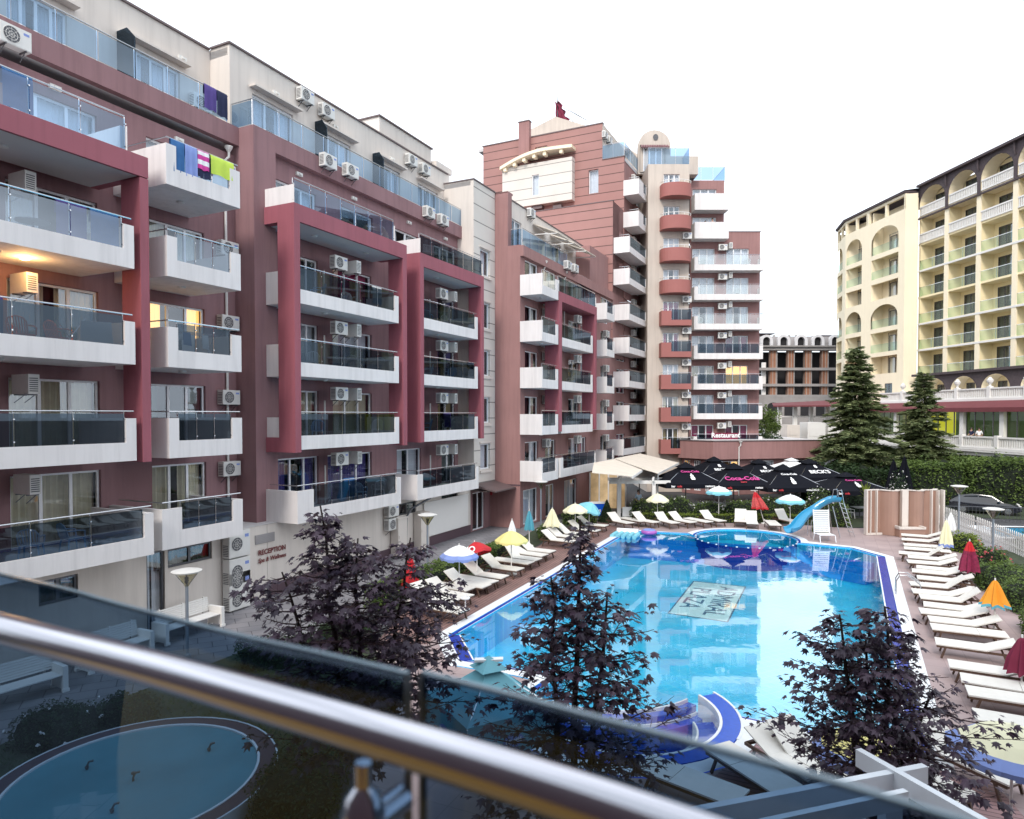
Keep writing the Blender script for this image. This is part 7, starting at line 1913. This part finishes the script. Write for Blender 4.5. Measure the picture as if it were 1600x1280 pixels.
# ---- firs
def fir(label,x,y,h,r,seed,m='leaf_fir',n=13000,bare=.12,dens=1.):
    rv=random.Random(seed); t=thing('fir_tree',label,'fir tree',(x,y,0)); O=Vector((x,y,0))
    b=MB(); b.tube([O,O+Vector((0,0,h*.5)),O+Vector((.05,0,h*.97))],[h*.018,h*.011,.02],8); b.build('trunk',M['bark'],t)
    br=MB(); nd=MB(); z=h*bare; tiers=[]
    while z<h*.985:
        f=(z-h*bare)/(h*(1-bare)); R0=r*(1-f)**.85*(.9+.2*rv.random())+.12; k=int(8+7*(1-f)); tiers.append((z,R0,k)); z+=.22+.18*(1-f)*1.4+rv.random()*.08
    tot=sum(R0*k for _,R0,k in tiers)
    for (z,R0,k) in tiers:
        a0=rv.uniform(0,6.28)
        for i in range(k):
            z_=z+rv.uniform(-.22,.22); a=a0+6.283*i/k+rv.uniform(-.3,.3); L=R0*rv.uniform(.5,1.2)*(1.12 if math.cos(a-seed)>.3 else .95); rise=.10+.5*(z/h)**2; 
            def pt(s): return O+Vector((math.cos(a)*L*s,math.sin(a)*L*s,z_+L*(rise*s-.42*s*s+.10*s**3)))
            br.tube([pt(0),pt(.5),pt(1)],[.03,.018,.006],4)
            m_=int(n*L/tot*1.0)
            for q in range(m_):
                s=rv.random()**.62; wdt=.30*L*(1-s*.75)*rv.uniform(-1,1); p=pt(s)+Vector((-math.sin(a)*wdt,math.cos(a)*wdt,-abs(wdt)*.25+rv.gauss(0,.035)))
                d=Vector((math.cos(a)+ -math.sin(a)*math.copysign(.9,wdt),math.sin(a)+math.cos(a)*math.copysign(.9,wdt),rv.gauss(-.10,.22))).normalized(); l=rv.uniform(.24,.50)
                x_=d.cross(Vector((rv.gauss(0,.5),rv.gauss(0,.5),1))).normalized()*rv.uniform(.05,.095)
                nd.add([p-x_,p+x_,p+d*l+x_*.3,p+d*l-x_*.3],[[0,1,2,3]])
    br.build('branches',M['bark'],t); nd.build('needles',M[m],t)
    return t
fir('tall fir tree rising in front of the yellow hotel, the larger of two',29.3,58,12.9,3.9,5,n=52000,bare=.14)
fir('smaller fir tree right of the tall one, before the hotel terrace',35.2,58,10.8,3.0,9,n=33000,bare=.12)
def ball_tree(label,x,y,h,r,seed,m='leaf_hedge',z0=.35,n=4500,lf=.25,name='broadleaf_tree'):
    rv=random.Random(seed); t=thing(name,label,'tree',(x,y,0)); O=Vector((x,y,0)); b=MB(); b.tube([O,O+Vector((.1,0,h*.7))],[.14,.05],7)
    cl=[]
    for i in range(16):
        a=rv.uniform(0,6.28); q=rv.random()**.5; z=h*(z0+(1-z0)*rv.random()*.85); rr=r*(1-((z/h-z0)/(1-z0))*.55); c=O+Vector((math.cos(a)*rr*q*.75,math.sin(a)*rr*q*.75,z)); cl.append((c,r*rv.uniform(.3,.5))); b.tube([O+Vector((0,0,h*.4)),c],[.04,.01],4)
    b.build('trunk',M['bark'],t); b=MB()
    for i in range(n):
        c,s=rv.choice(cl); d=Vector((rv.gauss(0,1),rv.gauss(0,1),rv.gauss(0,.8))).normalized()*s*rv.random()**.35; leafquad(b,c+d,lf)
    b.build('crown',M[m],t); return t
ball_tree('small green tree beside the tower, over the podium roof',26.3,70,8.2,1.9,3,n=3500)
ball_tree('round green tree left of the tall fir behind the podium',25.2,66,5.4,1.6,4,'leaf_dark',n=2600)
# ---- purple maples
LOBE=[(90,1.),(72,.52),(50,.86),(27,.44),(2,.64),(-35,.30),(-90,.20),(-145,.30),(178,.64),(153,.44),(130,.86),(108,.52)]
def maple_leaf(mb,p,d,n,s):
    d=d.normalized(); x=d.cross(n); 
    if x.length<1e-3: x=Vector((1,0,0))
    x.normalize(); n=x.cross(d).normalized(); b=len(mb.v); c=p+d*s*.28
    mb.v.append(c+n*s*.03)
    for a,r in LOBE:
        a=R(a); q=c+(x*math.cos(a)*r*.58+d*math.sin(a)*r*.66)*s; q-=n*(abs(math.cos(a))*r*.16+max(0,math.sin(a))*r*r*.12)*s; mb.v.append(q)
    k=len(LOBE)
    for i in range(k): mb.f.append([b,b+1+i,b+1+(i+1)%k]); mb.m.append(0)
def maple(label,x,y,seed,leaders,prof,nleaf,ls=.15):
    """leaders: list of (dx,dy,ztop); prof: list of (z,radius) of the crown"""
    rv=random.Random(seed); t=thing('purple_maple',label,'maple tree',(x,y,0)); O=Vector((x,y,0)); tr=MB(); tw=MB(); lf=MB()
    def pr(z):
        for (a,ra),(b_,rb) in zip(prof,prof[1:]):
            if a<=z<=b_: return ra+(rb-ra)*(z-a)/(b_-a)
        return prof[-1][1] if z>prof[-1][0] else prof[0][1]
    z0=prof[0][0]; tr.tube([O,O+Vector((0,0,z0))],[.10,.075],8); twigs=[]
    for (dx,dy,zt) in leaders:
        pts=[O+Vector((0,0,z0*.8))]
        for i in range(1,9):
            s=i/8; pts.append(O+Vector((dx*s**.6+rv.gauss(0,.02),dy*s**.6+rv.gauss(0,.02),z0*.8+(zt-z0*.8)*s)))
        tr.tube(pts,[.055*(1-i/9)+.006 for i in range(9)],6)
        nb=int((zt-z0)*17)
        for i in range(nb):
            s=.08+.9*(i+rv.random())/nb; j=min(7,int(s*8)); p=pts[j].lerp(pts[j+1],s*8-j); a=i*2.4+rv.uniform(-.4,.4)
            rr=pr(p.z)*rv.uniform(.55,1.1)*(1.1-.5*max(0,s-.6)); e=rv.uniform(.15,.55)
            d=Vector((math.cos(a),math.sin(a),math.tan(e)*.8)); end=p+Vector((d.x*rr,d.y*rr,d.z*rr*.6)); mid=p.lerp(end,.5)+Vector((0,0,-.05*rr))
            tw.tube([p,mid,end],[.014,.009,.004],5)
            for q in (.3,.5,.68,.84,1.):
                b0=p.lerp(mid,q*2) if q<.5 else mid.lerp(end,(q-.5)*2); twigs.append((b0,Vector((d.x,d.y,0)).normalized() if rr>.05 else Vector((1,0,0)),q))
                for sgn in (-1,1):
                    if rv.random()<.75:
                        sd=Vector((-d.y*sgn,d.x*sgn,.15)).normalized()*rr*.28*(1.15-q)+d*rr*.12; tw.tube([b0,b0+sd],[.005,.003],4); twigs.append((b0+sd,(sd+Vector((0,0,0))).normalized(),q))
        twigs.append((pts[-1],Vector((1,0,.5)),1.))
    for i in range(nleaf):
        p,d,q=rv.choice(twigs) if rv.random()<.65 else rv.choice(twigs[::2])
        a=rv.uniform(-1.5,1.5); dd=Matrix.Rotation(a,3,'Z')@d; dd=Vector((dd.x,dd.y,rv.uniform(-.75,.05))).normalized(); base=p+Vector((rv.gauss(0,.05),rv.gauss(0,.05),rv.gauss(0,.04)-.01))
        if rv.random()<.0: continue
        maple_leaf(lf,base+dd*.03,dd,Vector((rv.gauss(0,.35),rv.gauss(0,.35),1)),ls*rv.uniform(.45,1.35))
    tr.build('trunk',M['bark'],t); tw.build('branches',M['bark_purple'],t); lf.build('leaves',M['leaf_purple'],t)
    return t
M['bark_purple']=mat('purple twigs',(.045,.018,.022),.7,.2,20)
def xy(x,Y): return (x-800)*Y/FPX
zy=lambda y,Y: EYE-(y-648)*Y/FPX
Y1=10.0
maple('broad purple maple in front of the reception corner, left of three',xy(560,Y1),Y1,11,[(xy(500,Y1)-xy(560,Y1),.0,zy(790,Y1)),(xy(636,Y1)-xy(560,Y1),.2,zy(845,Y1)),(xy(450,Y1)-xy(560,Y1),-.2,zy(890,Y1)),(xy(560,Y1)-xy(560,Y1),-.1,zy(840,Y1)),(xy(670,Y1)-xy(560,Y1),-.1,zy(915,Y1))],[(2.3,.9),(3.2,1.05),(4.2,.75),(5.0,.40),(5.9,.10)],4300,.16)
Y2=8.2
maple('slender purple maple standing before the pool, middle of three',xy(890,Y2),Y2,23,[(xy(907,Y2)-xy(890,Y2),0,zy(812,Y2)),(xy(860,Y2)-xy(890,Y2),.1,zy(905,Y2)),(xy(950,Y2)-xy(890,Y2),-.1,zy(930,Y2))],[(2.2,1.05),(3.2,1.0),(3.9,.72),(4.6,.50),(5.2,.20),(5.9,.03)],2900,.145)
Y3=8.8
maple('wide purple maple at the right corner of the pool, right of three',xy(1385,Y3),Y3,31,[(xy(1395,Y3)-xy(1385,Y3),0,zy(950,Y3)),(xy(1320,Y3)-xy(1385,Y3),.1,zy(965,Y3)),(xy(1450,Y3)-xy(1385,Y3),-.1,zy(1085,Y3)),(xy(1370,Y3)-xy(1385,Y3),.2,zy(1010,Y3))],[(2.0,.9),(2.9,1.05),(3.6,.66),(4.2,.38),(4.7,.12)],3700,.145)
# ================================================================= THE BALCONY THE PHOTO WAS TAKEN FROM
ob=thing('balcony_railing','blurred polished hand rail with smoked glass panels in the foreground','railing',(0,.8,EYE-1.4))
def AZ(x,y,dz):          # point dz below the eye seen at a pixel
    return G(x,y,EYE-dz)
zr_=.30
pts=[AZ(x,y,zr_) for x,y in ((-500,868),(-200,925),(0,981),(225,1040),(450,1106),(640,1164),(850,1230),(1050,1300),(1300,1398),(1700,1570))]
sm=smooth([tuple(p) for p in pts],5)
b=MB(); b.tube(sm,.0208,24); b.build('handrail',M['chrome'],ob,smooth=True)
u=(sm[-1]-sm[0]).normalized()
# knob that carries the rail
kp=AZ(570,1212,.385)
kp=sm[min(range(len(sm)),key=lambda i:abs((sm[i]-kp).length))]+Vector((0,.01,0))
kp=AZ(567,1143,zr_)
b=MB(); b.lathe([(.008,-.03),(.008,-.052),(.017,-.062),(.021,-.078),(.021,-.095),(.018,-.11),(.017,-.5),(.017,-1.1)],kp,20); b.build('post',M['chrome'],ob,smooth='auto')
b=MB(); b.tube([kp+Vector((0,0,-.093)),kp+Vector((.030,.045,-.090))],.014,16); b.build('glass_clamp',M['chrome'],ob,smooth='auto')
# glass panels standing outside the rail
def gpan(p0,p1,name='glass_panel'):
    b=MB(); n=8; q=[Vector(p0).lerp(Vector(p1),i/n) for i in range(n+1)]
    for i,(x0,y0) in enumerate(()): pass
    return q
gl=[((-420,812),(0,897),(180,943),(356,989),(500,1021),(637,1053)),((660,1051),(800,1086),(930,1121),(1100,1164),(1250,1206),(1500,1281),(1800,1380))]
for g_ in gl:
    q=smooth([tuple(AZ(x,y,.262)) for x,y in g_],4); b=MB(); n=len(q); dn=Vector((0,0,-1.05)); 
    for i in range(n-1): b.quad(q[i],q[i+1],q[i+1]+dn,q[i]+dn)
    b.build('glass_panel',M['glass_near'],ob)
    e=MB(); 
    for i in range(n-1):
        t_=Vector((0,0,.0)); w_=Vector((0,.008,0)); a,c=q[i],q[i+1]; e.quad(a,c,c+w_,a+w_); e.quad(a+Vector((0,0,-.004)),c+Vector((0,0,-.004)),c,a)
    for p in (q[0],q[-1]): e.quad(p,p+dn,p+dn+w_,p+w_); e.quad(p-Vector((.004,0,0)),p+Vector((.004,0,0)),p+Vector((.004,0,0))+dn,p-Vector((.004,0,0))+dn)
    e.build('glass_edge',M['glass_edge'],ob)
ow=Bld('apartment_building','unseen block for the building behind the viewer, added to shade the foreground','building',(-2,-6,0))  # block out of view, added to throw shade over the near ground
A=ow.W('mauve_dark',FG); A.box(-46,26,1.3,13,0,15.5);  # wall kept dark so it mirrors as a brown band in the rail
sl_=MB(); sl_.box(-4,4,-1.05,1.297,EYE-1.65,EYE-1.42,fr=FG); sl_.build('balcony_slab',M['gold_reflect'],ow.root)  # floor out of view, coloured gold to mirror in the rail
ow.done()
# ================================================================= camera, light, sky
cam=bpy.data.cameras.new('camera'); cam.sensor_width=36; cam.lens=36*FPX/1600; cam.shift_y=(PY-640)/1600
cam.clip_start=.05; cam.clip_end=3000
co=bpy.data.objects.new('camera',cam); COL.objects.link(co); co.location=(0,0,EYE); co.rotation_euler=(R(90)-PIT,0,0); sc.camera=co
cam.dof.use_dof=True; cam.dof.focus_distance=34; cam.dof.aperture_fstop=3.6
SUN_AZ=R(200); SUN_EL=R(38)      # azimuth measured from +Y clockwise; light comes from behind the camera, right
w=bpy.data.worlds.new('World'); sc.world=w; w.use_nodes=True; nt=w.node_tree; nt.nodes.clear()
out=nt.nodes.new('ShaderNodeOutputWorld'); bg=nt.nodes.new('ShaderNodeBackground'); nt.links.new(bg.outputs[0],out.inputs[0])
sky=nt.nodes.new('ShaderNodeTexSky'); sky.sky_type='NISHITA'; sky.sun_disc=False; sky.sun_elevation=SUN_EL; sky.sun_rotation=SUN_AZ; sky.air_density=1.; sky.dust_density=2.
tc=nt.nodes.new('ShaderNodeTexCoord'); mp=nt.nodes.new('ShaderNodeMapping'); mp.inputs['Scale'].default_value=(1,1,2.6); mp.inputs['Location'].default_value=(.55,.2,.1); nt.links.new(tc.outputs['Generated'],mp.inputs[0])
nz=nt.nodes.new('ShaderNodeTexNoise'); nz.inputs['Scale'].default_value=2.1; nz.inputs['Detail'].default_value=7; nz.inputs['Roughness'].default_value=.5; nt.links.new(mp.outputs[0],nz.inputs['Vector'])
cr_=nt.nodes.new('ShaderNodeValToRGB'); cr_.color_ramp.elements[0].position=.40; cr_.color_ramp.elements[0].color=(0,0,0,1); cr_.color_ramp.elements[1].position=.60; cr_.color_ramp.elements[1].color=(1,1,1,1)
nt.links.new(nz.outputs['Fac'],cr_.inputs[0])
pb=nt.nodes.new('ShaderNodeMix'); pb.data_type='RGBA'; pb.inputs['Factor'].default_value=.78; nt.links.new(sky.outputs[0],pb.inputs['A']); pb.inputs['B'].default_value=(5.6,6.2,6.7,1)
mx=nt.nodes.new('ShaderNodeMix'); mx.data_type='RGBA'; nt.links.new(cr_.outputs[0],mx.inputs['Factor']); nt.links.new(pb.outputs['Result'],mx.inputs['A']); mx.inputs['B'].default_value=(11.2,11.9,12.9,1)
nt.links.new(mx.outputs['Result'],bg.inputs[0]); bg.inputs[1].default_value=.10
sl=bpy.data.lights.new('sun','SUN'); sl.energy=1.3; sl.angle=R(14); sl.color=(1,.93,.86)
so=bpy.data.objects.new('sun',sl); COL.objects.link(so)
dv=Vector((math.sin(SUN_AZ)*math.cos(SUN_EL),math.cos(SUN_AZ)*math.cos(SUN_EL),math.sin(SUN_EL)))   # towards the sun
so.rotation_euler=dv.to_track_quat('Z','Y').to_euler()
sc.view_settings.view_transform='Standard'; sc.view_settings.look='None'; sc.view_settings.exposure=0.84; sc.view_settings.gamma=1
sc.cycles.max_bounces=8; sc.cycles.transparent_max_bounces=24; sc.cycles.diffuse_bounces=3; sc.cycles.glossy_bounces=3; sc.cycles.caustics_reflective=False; sc.cycles.caustics_refractive=False
